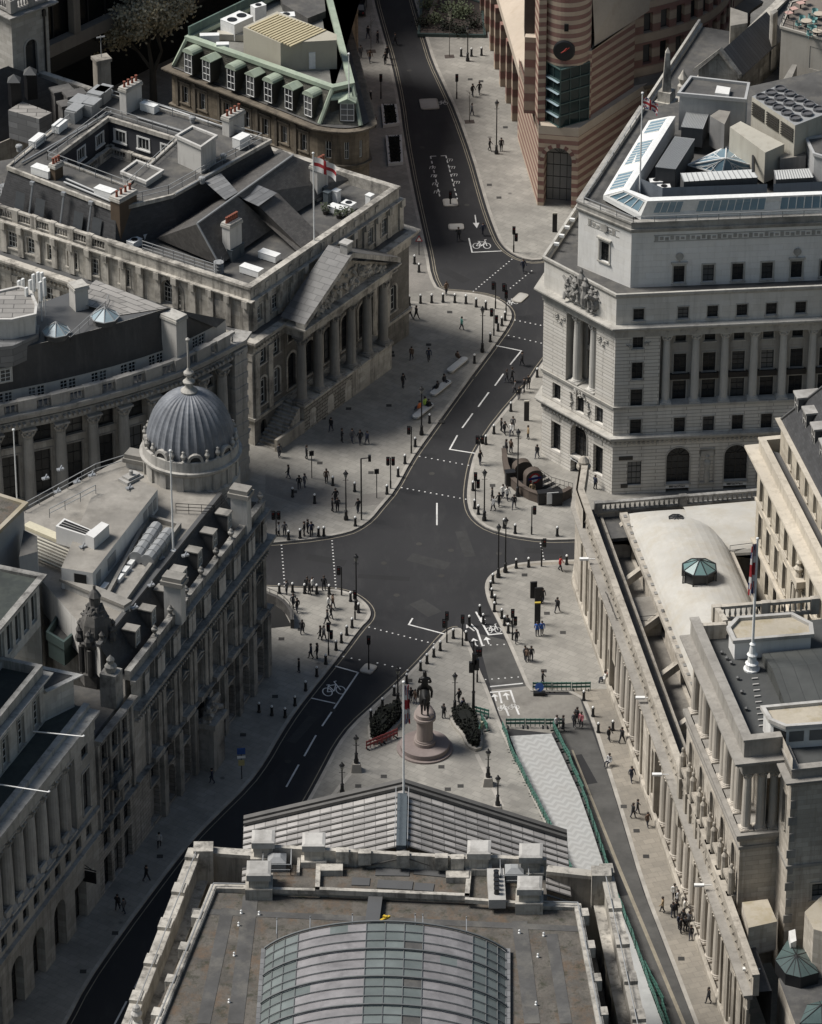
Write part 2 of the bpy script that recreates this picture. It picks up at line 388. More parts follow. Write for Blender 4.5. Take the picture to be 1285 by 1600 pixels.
def balustrade(mb,p,q,z,h,step=.42,pier=None,mi=0,solid=False):
 p=Vector(p[:2]);q=Vector(q[:2]);L=(q-p).length;d=(q-p)/L;a=ang(d);c=(p+q)/2
 mb.obox(c,a,L,.42,z,z+h*.2,mi);mb.obox(c,a,L,.46,z+h*.82,z+h,mi)
 n=max(1,int(L/step))
 for i in range(n):
  b=p+d*(L*(i+.5)/n)
  mb.lathe([(.07,0),(.13,h*.18),(.06,h*.45),(.09,h*.62)],6,(b.x,b.y,z+h*.2),mi)
 if pier:
  k=max(1,round(L/pier))
  for i in range(k+1):
   b=p+d*(L*i/k);mb.obox(b,a,.8,.56,z-.02,z+h+.06,mi)
def path_along(P,step):
 "points every step along a polyline with their directions"
 out=[];acc=0.0
 for i in range(len(P)-1):
  a,b=Vector(P[i]),Vector(P[i+1]);L=(b-a).length;t=acc
  while t<L:out.append((a+(b-a)*t/L,(b-a)/L));t+=step
  acc=t-L
 return out
 # ---------------- ground, roads, kerbs, markings ----------------
def asphalt():
 m,nt,b,L=nodemat('asphalt');P=pos(nt)
 c=mix(nt,ramp(nt,noise(nt,P,.06,4),.35,.65,0,1),(.018,.018,.0195),(.030,.0298,.031))
 c=mix(nt,ramp(nt,noise(nt,P,.5,6,.7,(1,.35,1)),.52,.72,0,.45),c,(.05,.049,.048))
 f=noise(nt,P,14,3);c=mix(nt,ramp(nt,f,.3,.7,0,.3),c,(.022,.022,.024))
 L.new(c,b.inputs['Base Color']);b.inputs['Roughness'].default_value=.82;b.inputs['Specular IOR Level'].default_value=.3;bump(nt,b,f,.01);return m
def paving(name,col,slab=(.9,.6,.012),rot=.6,dirt=(.10,.095,.085)):
 m,nt,b,L=nodemat(name);P=pos(nt)
 mp=nt.nodes.new('ShaderNodeMapping');mp.inputs['Rotation'].default_value=(0,0,rot);L.new(P,mp.inputs[0])
 br=nt.nodes.new('ShaderNodeTexBrick');L.new(mp.outputs[0],br.inputs['Vector']);br.inputs['Scale'].default_value=1
 br.inputs['Brick Width'].default_value=slab[0];br.inputs['Row Height'].default_value=slab[1];br.inputs['Mortar Size'].default_value=slab[2]
 br.inputs['Color1'].default_value=(*[x*1.08 for x in col],1);br.inputs['Color2'].default_value=(*[x*.9 for x in col],1);br.inputs['Mortar'].default_value=(*[x*.78 for x in col],1)
 c=br.outputs['Color']
 c=mix(nt,ramp(nt,noise(nt,P,.16,6,.65),.42,.7,0,.6),c,dirt)
 c=mix(nt,ramp(nt,noise(nt,P,1.4,6,.75),.55,.78,0,.55),c,dirt)
 vo=nt.nodes.new('ShaderNodeTexVoronoi');vo.inputs['Scale'].default_value=.22;L.new(P,vo.inputs['Vector'])
 c=mix(nt,ramp(nt,vo.outputs['Distance'],.035,.075,.7,0),c,(.05,.048,.045))
 L.new(c,b.inputs['Base Color']);b.inputs['Roughness'].default_value=.85;return m
M['asphalt']=asphalt();M['paving']=paving('york_paving',(.268,.254,.226),slab=(1.1,.75,.03));M['paving_b']=paving('york_paving_brown',(.245,.22,.182),slab=(1.1,.75,.03),rot=-.33)
M['kerb']=surf('granite_kerb',(.36,.33,.28),var=.3,big=.5);M['paint']=surf('road_paint',(.62,.61,.58),var=.15,stain=.6,stain_col=(.22,.21,.2),big=.8,fine=6,bmp=0)
M['yellow']=surf('yellow_line',(.27,.23,.155),var=.25,stain=.6,stain_col=(.12,.1,.08),big=.8,bmp=0)
M['setts']=paving('granite_setts',(.22,.205,.185),(.24,.16,.02),-.2)
def struct(name,mb,m):
 o=mb.build(name,None,m);o['kind']='structure';return o
g=MB();g.face([(-900,-500,0),(900,-500,0),(900,1500,0),(-900,1500,0)]);struct('road',g,M['asphalt'])
KH=.12
K_fore=[(560,-120),(584,0),(597,48),(611,97),(624,157),(631,214),(647,301),(664,378),(669,400),(674,432),(686,455),(731,458),(762,463),(781,470),(794,480),(800,490),(799,501),(785,524),(718,614),(661,694),(644,718),(617,768),(597,791),(580,812),(562,825),(545,833),(500,842),(440,848),(415,850),(300,853)]
K_poul=[(625,-120),(645,-10),(657,33),(667,64),(677,97),(697,140),(714,177),(738,244),(754,301),(764,334),(778,371),(786,384),(797,394),(815,404),(838,408),(862,402),(980,300),(1150,150)]
K_natw=[(1010,380),(900,500),(845,570),(828,597),(778,654),(751,694),(741,712),(735,735),(731,760),(730,780),(734,800),(745,815),(765,828),(800,838),(850,845),(900,844),(1100,835)]
K_bank=[(1100,868),(900,876),(860,877),(830,879),(805,882),(786,888),(774,894),(764,902),(759,911),(758,922),(764,944),(781,977),(798,1014),(815,1054),(826,1080),(840,1082),(905,1082),(926,1130),(948,1200),(972,1277),(1004,1387),(1042,1484),(1086,1600),(1125,1700)]
K_isl=[(160,1770),(330,1480),(440,1320),(482,1250),(510,1198),(527,1165),(550,1134),(590,1098),(631,1061),(664,1027),(694,992),(704,985),(714,982),(722,984),(734,1007),(748,1044),(764,1081),(781,1128),(800,1170),(850,1275),(900,1370),(960,1480),(1060,1700)]
K_corn=[(300,921),(415,918),(430,919),(524,922),(543,926),(557,932),(569,941),(577,950),(580,960),(576,970),(564,981),(530,1027),(497,1068),(463,1111),(437,1151),(415,1190),(388,1227),(334,1280),(301,1314),(254,1374),(187,1464),(134,1541),(104,1600),(50,1690)]
def smooth(P,it=1):
 P=[Vector(p)for p in P]
 for _ in range(it):
  q=[P[0]]
  for i in range(len(P)-1):q+=[lerp(P[i],P[i+1],.25),lerp(P[i],P[i+1],.75)]
  P=q+[P[-1]]
 return P
def pavement(name,kerb,rest,mat,side=1):
 k=smooth(pts(kerb));mb=MB();poly=[tuple(p)for p in k]+[tuple(p)for p in pts(rest)];mb.prism(poly,.0,KH);struct(name,mb,M[mat])
 kb=MB();kb.sweep(k if side>0 else k[::-1],[(-.34,KH-.05),(.02,0.0),(.02,KH+.006),(-.34,KH+.006)]);struct('kerb',kb,M['kerb'])
 return k
k1=pavement('pavement',K_fore,[(-400,853),(-400,-120)],'paving',-1)
k2=pavement('pavement',K_poul,[(1800,-400),(1300,-400),(760,-120)],'paving',1)
k3=pavement('pavement',K_natw,[(1700,800),(1700,380)],'paving',1)
k4=pavement('pavement',K_bank,[(1700,1700),(1700,840)],'paving_b',1)
k5=pavement('pavement',K_isl,[],'paving',-1)
k6=pavement('pavement',K_corn,[(-400,1690),(-400,921)],'paving',-1)
g=MB();g.face([(p.x,p.y,KH+.004)for p in pts([(1090,880),(900,882),(806,887),(778,899),(764,912),(765,925),(787,975),(830,1076),(906,1078),(1000,1078)])][::-1]);struct('pavement_inlay',g,M['paving'])
def sheet(name,px,z,m):
 g=MB();g.face([(p.x,p.y,z)for p in pts(px)]);return struct(name,g,m)
sheet('side_street',[(585,420),(650,404),(667,404),(680,454),(664,457),(622,463),(560,470)],KH+.004,M['setts'])
sheet('sett_strip',[(415,742),(470,760),(560,775),(615,768),(597,789),(540,795),(470,790),(415,772)],KH+.004,M['setts'])
def strip(mb,p,q,w,z=.008):
 p=Vector(p);q=Vector(q);d=(q-p)
 if d.length<1e-4:return
 d.normalize();n=Vector((-d.y,d.x))*w/2
 mb.face([(*(p-n),z),(*(q-n),z),(*(q+n),z),(*(p+n),z)])
def marks(lines,w=.16,name='road_marking',z=.008):
 mb=MB()
 for L in lines:
  P=pts(L)
  for i in range(len(P)-1):
   d=(P[i+1]-P[i]).normalized()*w*.5;strip(mb,P[i]-d*(i>0),P[i+1]+d,w,z+.0007*i)
 return struct(name,mb,M['paint'])
def dots(lines,step=.62,s=.16,z=.008):
 mb=MB()
 for a,b in lines:
  p,q=pts([a,b]);n=max(2,int((q-p).length/step))
  for i in range(n+1):
   c=lerp(p,q,i/n);d=(q-p).normalized()*s/2;strip(mb,c-d,c+d,s,z)
 return struct('crossing_studs',mb,M['paint'])
dots([((740,455),(800,405)),((798,450),(831,423)),((805,500),(845,508)),((795,524),(846,536)),((656,713),(732,727)),((628,762),(728,780)),((440,852),(445,915)),((519,845),(525,919)),((577,980),(678,1006)),((746,1009),(788,1007)),((759,1062),(810,1058)),((845,849),(850,874))])
dots([((537,1026),(562,1031)),((590,1036),(637,1047))],.7,.17)
marks([[(776,540),(815,548),(798,569)],[(787,584),(774,602)],[(764,613),(748,635)],[(739,646),(723,668)],[(715,680),(703,702),(741,708)],[(683,786),(683,820)],[(645,966),(639,976),(696,991)],[(524,1041),(560,1051)],[(487,1091),(523,1099)],[(560,1051),(504,1134)],[(494,1149),(476,1181)],[(467,1195),(448,1229)],[(231,1505),(211,1543)],[(198,1565),(178,1603)]],.17)
marks([[(744,956),(764,992),(784,990)],[(736,975),(746,985),(754,1009)],[(766,1073),(816,1068)],[(766,1082),(798,1079),(804,1097)],[(780,1081),(784,1098)],[(790,1106),(795,1118)],[(806,1104),(811,1116)]],.19)
marks([[(733,372),(738,394),(783,392)]],.17)
def dashes(lines,on,off,w):
 mb=MB()
 for a,b in lines:
  p,q=pts([a,b]);L=(q-p).length;d=(q-p)/L;t=0
  while t<L:strip(mb,p+d*t,p+d*min(L,t+on),w);t+=on+off
 struct('dashed_marking',mb,M['paint'])
dashes([((673,244),(688,309)),((673,244),(697,243)),((697,243),(715,311))],.7,.55,.14)
mb=MB()
for(x0,y0),(x1,y1)in(((676,262),(683,300)),((703,250),(714,285))):
 for i in range(4):
  c=at2(lerp(x0,x1,i/3),lerp(y0,y1,i/3))
  for a in(-.3,0,.3):strip(mb,c+Vector((a-.06,-.32)),c+Vector((a+.06,.32)),.07)
  strip(mb,c+Vector((-.32,.3)),c+Vector((.3,.34)),.07,.009)
struct('road_lettering',mb,M['paint'])
def arrow(px,py,ln=2.6,a=0,w=.14):
 mb=MB();c=at2(px,py);R_=Matrix.Rotation(a,2);f=lambda x,y:tuple(c+R_@Vector((x,y)))
 strip(mb,f(0,-ln/2),f(0,ln*.15),w);mb.face([(*f(-.38,ln*.1),.009),(*f(.38,ln*.1),.009),(*f(0,ln/2),.009)]);struct('road_arrow',mb,M['paint'])
arrow(744,346,3.4,pi+.05);arrow(735,981,1.5,.6);arrow(755,970,1.4,.3);arrow(742,1003,1.4,.2);arrow(762,1001,1.4,.2);arrow(774,1090,1.3,.15);arrow(792,1088,1.3,.15)
def bike(px,py,s=1.0,a=0.0,st=1.6):
 mb=MB();c=at2(px,py);R_=Matrix.Rotation(a,2);f=lambda x,y:c+R_@Vector((x*s,y*s*st))
 for sx in(-.62,.62):
  for i in range(14):
   t0,t1=2*pi*i/14,2*pi*(i+1)/14;strip(mb,f(sx+.42*cos(t0),-.2+.42*sin(t0)),f(sx+.42*cos(t1),-.2+.42*sin(t1)),.10*s,.0075)
 for k,(p,q)in enumerate((((-.62,-.2),(-.3,.42)),((-.3,.42),(.4,.42)),((.4,.42),(0,-.2)),((0,-.2),(-.3,.42)),((-.62,-.2),(0,-.2)),((.62,-.2),(.35,.75)),((.35,.75),(.6,.78)),((-.45,.5),(-.15,.5)))):strip(mb,f(*p),f(*q),.10*s,.0085+.0006*k)
 struct('cycle_symbol',mb,M['paint'])
bike(521,1077,1.1,.25);bike(753,382,1.0,0);bike(771,983,.75,.1);bike(786,1106,.5,.15);bike(803,1104,.5,.15);bike(692,160,.6);bike(800,472,.6,.4)
def kerblines(k,side,offs=(.35,.6),w=.09,part=(0,1)):
 mb=MB();n=len(k);k=k[int(n*part[0]):int(n*part[1])]
 for o in offs:mb.sweep(k,[(side*o,.004),(side*(o+w),.004),(side*(o+w),.007),(side*o,.007)])
 struct('kerbside_lines',mb,M['yellow'])
kerblines(k1[:27],-1);kerblines(k1[26:],-1,(.35,));kerblines(k2,1);kerblines(k3,1,(.35,));kerblines(k6,-1,(.4,));kerblines(k5[:26],-1,(.4,))
def refuge(px,w,l,a):
 c=at2(*px);mb=MB();P=[]
 for sx,sy in((1,1),(-1,1),(-1,-1),(1,-1)):
  for i in range(4):
   t=atan2(sy,sx)-pi/4+pi/2*i/3;P.append((sx*(w/2-.35)+.35*cos(t),sy*(l/2-.35)+.35*sin(t)))
 R_=Matrix.Rotation(a,2);P=[tuple(c+R_@Vector(p))for p in P];mb.prism(P,0,.13);mb.prism(inset(P,.18),.13,.136,1);struct('refuge',mb,[M['kerb'],M['refuge']])
M['refuge']=surf('refuge_slabs',(.40,.38,.34),var=.2,stain=.3)
refuge((671,163),2.3,2.9,.1);refuge((704,317),1.75,1.9,.1);refuge((713,355),1.85,1.5,.05);refuge((813,466),1.25,2.3,-.5);refuge((576,1046),1.35,1.7,-.45)
def herring():
 m,nt,b,L=nodemat('bedding_slabs');P=pos(nt);sp=nt.nodes.new('ShaderNodeSeparateXYZ');mp=nt.nodes.new('ShaderNodeMapping');mp.inputs['Rotation'].default_value=(0,0,-.35);L.new(P,mp.inputs[0]);L.new(mp.outputs[0],sp.inputs[0])
 z=mnode(nt,'PINGPONG',mnode(nt,'MULTIPLY',sp.outputs[0],1.0),.55);f=mnode(nt,'FRACT',mnode(nt,'MULTIPLY',mnode(nt,'ADD',sp.outputs[1],z),1.15))
 c=mix(nt,ramp(nt,f,.42,.5,0,1),(.36,.36,.35),(.30,.30,.29));c=mix(nt,ramp(nt,noise(nt,P,.35,5),.4,.7,0,.35),c,(.28,.27,.25))
 L.new(c,b.inputs['Base Color']);b.inputs['Roughness'].default_value=.9;return m
M['herring']=herring();M['bed']=surf('bedding_concrete',(.37,.37,.355),var=.12,stain=.25)
sheet('trench_bed',[(797,1152),(862,1148),(880,1185),(905,1240),(926,1300),(945,1358),(888,1362),(862,1300),(840,1255),(815,1200)],KH+.012,M['herring'])
sheet('trench_bed',[(888,1362),(945,1358),(962,1404),(990,1475),(1020,1560),(1050,1640),(1000,1640),(960,1500),(925,1430)],KH+.012,M['bed'])
sheet('site_concrete',[(768,1078),(826,1072),(850,1086),(905,1086),(917,1125),(880,1132),(862,1146),(790,1138),(781,1118)],.006,surf('site_ground',(.24,.22,.185),var=.35,stain=.6,stain_col=(.11,.1,.09)))
M['worn']=surf('worn_asphalt',(.085,.082,.075),var=.3,stain=.6,stain_col=(.045,.044,.042),big=.3)
sheet('lane_surface',[(745,990),(790,1000),(826,1076),(768,1077)],.005,M['worn'])
sheet('lane_surface',[(868,1150),(905,1085),(948,1203),(1004,1390),(1086,1602),(1112,1680),(1065,1680),(1000,1500),(960,1385),(905,1230)],.005,M['worn'])
sheet('lane_edge_line',[(893,1172),(896,1172),(972,1360),(1072,1600),(1092,1650),(1086,1650),(1066,1600),(967,1362)],.0085,M['yellow'])
M['patch']=surf('asphalt_patch',(.023,.023,.0245),var=.25,bmp=0);M['patch2']=surf('asphalt_patch_pale',(.042,.0415,.041),var=.3,stain=.4,bmp=0);M['iron']=surf('iron_cover',(.05,.047,.043),var=.4,bmp=0)
for k,(a,c,w)in enumerate((((640,870),(700,885),1.6),((560,900),(640,905),.8),((700,600),(672,640),.9),((720,830),(735,870),1.2),((615,60),(640,130),1.0),((690,190),(706,225),1.4),((455,1160),(490,1120),1.0),((480,870),(540,880),1.2),((400,1230),(440,1180),.9),((650,940),(680,960),1.8),((690,420),(730,440),1.3),((820,860),(880,862),1.0),((250,1440),(300,1370),.8),((940,1330),(975,1400),1.3),((900,1180),(925,1225),1.2))):
 p,q=pts([a,c]);mb=MB();strip(mb,p,q,w,.0045 if k<13 else .0075);struct('road_patch',mb,M['patch' if k%3 else 'patch2'])
def cover(px,py,r,z,rect=False):
 p=at2(px,py);mb=MB();n=4 if rect else 12;mb.face([(p.x+r*cos(2*pi*(i+.5)/n),p.y+r*sin(2*pi*(i+.5)/n),z)for i in range(n)]);struct('service_cover',mb,M['iron'])
for x,y in((600,880),(655,850),(690,900),(620,930),(675,740),(740,590),(660,230),(640,110),(730,320),(520,1110),(450,1190),(780,865),(705,860)):cover(x,y,.33,.0095)
for x,y in((703,489),(612,552),(608,635),(613,557),(545,640),(460,770),(500,725),(670,540),(735,125),(752,128),(790,200),(765,290),(780,310),(790,700),(770,760),(880,990),(855,960),(820,900),(850,1050),(560,1230),(600,1215),(690,1200),(700,1235),(640,1065),(470,985),(440,1000),(430,1090),(380,1150),(250,1340),(180,1460),(130,1520),(975,1262),(995,1300),(1065,1500),(1010,1340),(720,1230),(505,655),(580,740),(690,660)):cover(x,y,.42,KH+.009,True)
for a,c in(((560,1195),(520,1245)),((745,1180),(785,1262)),((610,470),(700,478))):p,q=pts([a,c]);mb=MB();strip(mb,p,q,.4,KH+.006);struct('drain_channel',mb,M['kerb'])
# ---------------- shared building helpers ----------------
def pbox(bld,name,px,h,z0,mats,top=None,rim=0.0):
 "a block whose flat top shows as the given outline of the photograph at height h"
 mb=MB();P=pts(px,h)
 mb.prism(P,z0,h,0,1 if top else None)
 if rim:mb.sweep(ccw(P)[::-1],[(-.2,h-.1),(.08,h-.1),(.08,h+rim),(-.2,h+rim)],True)
 ms=[M[mats]]+([M[top]]if top else[])
 return mb.build(name,bld,ms)
def rail(mb,P,h=1.1,step=1.6,r=.03,rails=2):
 P=[Vector(p)for p in P]
 for i in range(len(P)-1):
  a,b=P[i],P[i+1];n=max(1,int((b-a).length/step))
  for k in range(rails):z=Vector((0,0,h*(k+1)/rails));mb.tube(a+z,b+z,r,4)
  for k in range(n+1):p=lerp(a,b,k/n);mb.tube(p,p+Vector((0,0,h)),r,4)
def ac_unit(bld,p,z,a=0.0,l=1.9,w=1.0,h=1.1,fans=1,name='air_conditioner',top=True):
 mb=MB();mb.obox(p,a,l,w,z+.12,z+h);d=Vector((cos(a),sin(a)))
 for s in(-1,1):mb.obox(Vector(p)+d*s*l*.38,a,.12,w*.9,z,z+.12)
 mb.obox(p,a,l+.05,w+.05,z+h,z+h+.04)
 o=mb.build(name,bld,M['whitemetal'])
 for i in range(fans):
  c=Vector(p)+d*(l*((i+.5)/fans-.5));f=MB();f.lathe([(min(w,l/fans)*.38,0),(min(w,l/fans)*.38,.06),(min(w,l/fans)*.3,.07),(0,.03)],12,(c.x,c.y,z+h+.04));f.build('fan',o,M['black'])
 return o
def chimney(bld,p,z,l,w,h,a,n,mat='white2',pots=True):
 mb=MB();mb.obox(p,a,l,w,z,z+h-.5);mb.obox(p,a,l+.24,w+.24,z+h-.5,z+h-.2,1);mb.obox(p,a,l+.1,w+.1,z+h-.2,z+h,1)
 o=mb.build('chimney',bld,[M[mat],M['trim']]);d=Vector((cos(a),sin(a)))
 for i in range(n):
  c=Vector(p[:2])+d*(l*((i+.5)/n-.5));t=MB();t.lathe([(.17,0),(.13,.25),(.13,.6),(.17,.63),(.17,.7),(.1,.7)],8,(c.x,c.y,z+h));t.build('chimney_pot',o,M['pot'])
 return o
_FM={}
def flag_mesh(kind,w,h,droop):
 mb=MB();nx,nz=16,8;fold=.16
 def P(i,j):
  u=i/nx;v=j/nz
  return(u*w*(1-.35*droop),fold*sin(u*9+v*1.5)*u*1.3,-v*h-u*u*w*.75*droop)
 def colr(u,v):
  if kind=='cross':return 1 if abs(u-.5)<.09 or abs(v-.5)<.13 else 0
  d1=abs((u-.5)-(v-.5));d2=abs((u-.5)+(v-.5))
  if abs(u-.5)<.08 or abs(v-.5)<.14:return 1
  if abs(u-.5)<.14 or abs(v-.5)<.24:return 0
  return 1 if min(d1,d2)<.04 else(0 if min(d1,d2)<.13 else 2)
 for i in range(nx):
  for j in range(nz):mb.face([P(i,j),P(i+1,j),P(i+1,j+1),P(i,j+1)],colr((i+.5)/nx,(j+.5)/nz))
 return mb.mesh('flag_mesh',[M['flag_w'],M['flag_r'],M['flag_b']],smooth=True)
M['flag_w']=plain('flag_white',(.62,.60,.58),.9);M['flag_r']=plain('flag_red',(.33,.03,.035),.9);M['flag_b']=plain('flag_blue',(.03,.04,.14),.9)
def flagpole(p,z,h,label,kind=None,fw=2.4,fh=1.4,droop=.3,rz=0.0,r=.09,group=None,base=False):
 t=thing('flagpole',label,'flagpole',(p[0],p[1],z),group);mb=MB()
 if base:mb.lathe([(.75,0),(.75,.15),(.6,.2),(.55,.6),(.62,.7),(.42,.85),(.36,1.5),(.5,1.6),(.34,1.8),(.22,2.6),(.3,2.7),(r,2.9),(r*.8,h),(0,h+.02)],12,(p[0],p[1],z))
 else:mb.lathe([(.28,0),(.28,.18),(r,.22),(r*.7,h),(0,h+.02)],8,(p[0],p[1],z))
 mb.build('pole',t,M['whitemetal']);f=MB();f.lathe([(0,0),(.12,.05),(.15,.14),(.12,.23),(0,.28)],8,(p[0],p[1],z+h));f.build('finial',t,M['whitemetal'])
 if kind:link('flag',flag_mesh(kind,fw,fh,droop),t,(cos(rz)*.1,sin(rz)*.1,h-.3),rz)
 return t
def text_mesh(txt,size,m,ext=.02):
 c=bpy.data.curves.new('lettering','FONT');c.body=txt;c.size=size;c.extrude=ext;c.align_x='CENTER';c.align_y='CENTER'
 o=bpy.data.objects.new('lettering',c);COL.objects.link(o);dg=bpy.context.evaluated_depsgraph_get();me=bpy.data.meshes.new_from_object(o.evaluated_get(dg));me.materials.clear();me.materials.append(m)
 bpy.data.objects.remove(o);me.transform(Matrix.Rotation(pi/2,4,'X'));return me
def blobs(mb,fn,n,r0,r1,seed=1,mi=0):
 "carved figures in relief: many small lumps and limbs; fn(a,b) maps the unit square to the wall"
 q=random.Random(seed)
 for _ in range(n):
  p=Vector(fn(q.random(),q.random()));r=q.uniform(r0,r1);e=p+Vector((q.uniform(-1,1),q.uniform(-1,1),q.uniform(-1,1)))*r*2.6
  mb.tube(p,e,r,6,r*.6,mi);mb.lathe([(0,-r),(r*.75,-r*.6),(r,0),(r*.75,r*.6),(0,r)],6,p,mi)
  # ---------------- the white stone bank on the right corner ----------------
def natw():
 C0,C1,C2=at2(956,774),at2(846,712),at2(1340,756)
 pd=(at2(905,316,24.4)-at2(853,395,24.4)).normalized();C3=C1+pd*62;C4=C2+pd*55
 b=thing('stone_bank','pale stone bank with a sculpture group on its corner parapet and a glazed roof ring','building',(28,25,0))
 Z=dict(g=6.6,s=10.9,e=19.2,c=20.7,p=24.4)
 Fa=Fac(b,C0,C2,0,Z['s'],'portland','trim');uR=Fa.u(1031,580)
 Fb=Fac(b,C0,C2,Z['s'],Z['e'],'portland','trim',0,uR);Fc=Fac(b,C0,C2,Z['e'],Z['p'],'portland_smooth','trim')
 Fd=Fac(b,C0,C2,Z['s'],Z['e'],'recess_shade_stone','trim',uR,None,-1.1)
 st=Fa.u(1107.6,420)-Fa.u(1061.4,420);u0=Fa.u(1068,490)
 bays=[u0+i*st for i in range(9)];up=Fa.u(996,580)
 W=lambda F_,u,px,y1,y0,w,**k:F_.win(u,F_.z(px,y1),w,F_.z(px,y0)-F_.z(px,y1),**k)
 kw=dict(fm='frame_d',sur=.1)
 W(Fc,up,997,501,482,1.15,**kw);W(Fb,up,996,544.5,526,1.1,**kw);W(Fb,up,994.6,593,566,1.15,**kw);W(Fb,up,993.5,636,608,1.25,**kw);W(Fa,up,992.6,678.6,655,1.2,**kw);W(Fa,up,991,758,721,1.5,fm='frame_d',nx=3,nz=4)
 for i,u in enumerate(bays):
  W(Fc,u,1068,498,479,1.15,**kw);W(Fd,u,1064,534,523,1.15,**kw);W(Fd,u,1063,582,552,1.35,nz=4,**kw);W(Fd,u,1061,633,594,1.45,nz=4,**kw);W(Fa,u,1062,676,652,1.2,**kw)
  if i%2==0:Fa.win(u,Fa.z(1060,755),2.5,Fa.z(1060,699)-Fa.z(1060,755),True,.5,nx=4,nz=4,fm='frame_b',sur=.12);Fa.win(u,.1,2.5,Fa.z(1060,761)-.1,False,.6,fm='frame_b',nx=4,nz=1,name='entrance')
 tr=MB();rel=MB()
 for u in bays[1::2]:
  p=Fa.P(u,0,.05);rel.obox(p,Fa.a,1.6,.12,Fa.z(1106,712),Fa.z(1106,700));M_=Fa.P(u,0,.1)
  tr.obox(Fa.P(u-.75,0,.04),Fa.a,.14,.14,1.2,5.1);tr.obox(Fa.P(u+.75,0,.04),Fa.a,.14,.14,1.2,5.1);tr.obox(Fa.P(u,0,.04),Fa.a,1.64,.14,5.0,5.2);tr.obox(Fa.P(u,0,.1),Fa.a,1.6,.3,1.0,1.25)
  rel.lathe([(.3,0),(.34,.7),(.25,1.5),(.38,2.1),(.36,2.5),(.14,2.75),(.2,2.95),(.2,3.15),(0,3.35)],8,(M_.x,M_.y,1.25))
 G=Fac(b,C1,C0,0,Z['s'],'portland','trim');ja,jb=G.u(885,540),G.u(931.5,560)
 Gb=Fac(b,C1,C0,Z['s'],Z['e'],'portland','trim',0,ja);Gc=Fac(b,C1,C0,Z['s'],Z['e'],'portland','trim',jb);Gt=Fac(b,C1,C0,Z['e'],Z['p'],'portland_smooth','trim');Gr=Fac(b,C1,C0,Z['s'],Z['e'],'recess_shade_stone','trim',ja,jb,-1.6)
 um=(ja+jb)/2;ug=G.u(868.7,680);uh=G.u(934.5,721)
 for u in(ug,uh):G.win(u,1.6,1.5,3.5,False,.5,fm='frame_d',nx=3,nz=4)
 G.win(um,2.2,2.5,4.2,True,.7,nx=4,nz=4,fm='frame_b',sur=.12);G.win(um,.05,2.5,1.65,False,.7,fm='frame_b',nx=4,nz=1,name='entrance')
 for u in(ug,um,uh):G.win(u,7.9,1.25,1.95,False,.4,fm='frame_d')
 Gr.win(um,11.2,1.5,3.6,False,.3,fm='frame_d',nz=4);Gr.win(um,15.3,1.4,2.4,False,.3,fm='frame_d')
 for u in(ug,uh):rel.obox(G.P(u,0,.02),G.a,1.3,.1,5.5,6.1)
 for F_ in(Fa,Fb,Fc,Fd,G,Gb,Gc,Gt,Gr):F_.build('wall')
 def recess(F_,ua,ub,dp,zc):
  for z in(Z['s'],Z['e']):tr.face([F_.P(ua,z),F_.P(ub,z),F_.P(ub,z,-dp),F_.P(ua,z,-dp)])
  for u in(ua,ub):tr.face([F_.P(u,Z['s']),F_.P(u,Z['e']),F_.P(u,Z['e'],-dp),F_.P(u,Z['s'],-dp)])
 recess(Fa,uR,Fa.L,1.1,0);recess(G,ja,jb,1.6,0)
 for i in range(-1,9):column(b,Fa.P(u0+(i+.5)*st,0,-.5),Z['s'],Z['e']-Z['s'],.43,Fa.a,mat='portland_smooth_c')
 for u in(ja+1.05,jb-1.05):column(b,G.P(u,0,-.75),Z['s'],Z['e']-Z['s'],.5,G.a,mat='portland_smooth_c')
 for u in bays:br_=MB();br_.obox(Fd.P(u,0,.2),Fd.a,2.05,.4,Fd.z(1064,590),Fd.z(1064,582));br_.build('balcony',b,M['black'])
 path=[C3,C1,C0,C2]
 tr.sweep(path,cornice_prof(Z['g'],.75,.75));tr.sweep(path,[(-.05,Z['s']-.35),(.16,Z['s']-.35),(.22,Z['s']),(-.05,Z['s'])])
 tr.sweep(path,[(-.05,Z['e']),(.12,Z['e']),(.12,Z['e']+.3),(.18,Z['e']+.3),(.18,Z['e']+.75),(-.05,Z['e']+.75)]);tr.sweep(path,cornice_prof(Z['c']-.75,.75,.95))
 tr.sweep(path,[(-.3,Z['p']-.5),(.1,Z['p']-.5),(.22,Z['p']-.25),(.22,Z['p']),(-.06,Z['p']),(-.06,Z['p']-.9),(-.3,Z['p']-.9)])
 dentils(tr,Fa,Z['g']-.28,.28,.3,.5);dentils(tr,G,Z['g']-.28,.28,.3,.5)
 for i in range(-1,10):
  for f in(0,.5):rel.tube(Fc.P(u0+(i+f+.5)*st,Z['e']+.5,.15),Fc.P(u0+(i+f+.5)*st,Z['e']+.5,.26),.2 if f else .12,10)
 for u in(ja-1.0,jb+1.0,):blobs(rel,lambda s_,t_:G.P(u-.75+s_*1.5,17.9+.5*t_-.4*(1-abs(2*s_-1)),.08),22,.05,.12,5)
 blobs(rel,lambda s_,t_:Fb.P(up-1.2+s_*.5+(1.9 if t_>.5 else 0),18.0+t_*.5,.04),16,.05,.1,6)
 for F_,uu in((G,(um-1.35,um+1.35)),):
  for u in uu:blobs(rel,lambda s_,t_:F_.P(u-.12+s_*.24,8.2+1.7*t_,.06),14,.06,.12,8)
 blobs(rel,lambda s_,t_:G.P(um-1+s_*2,9.95+t_*.7,.12),26,.07,.14,9)
 tr.build('cornice',b,M['trim']);rel.build('carving',b,M['trim'])
 mb=MB();
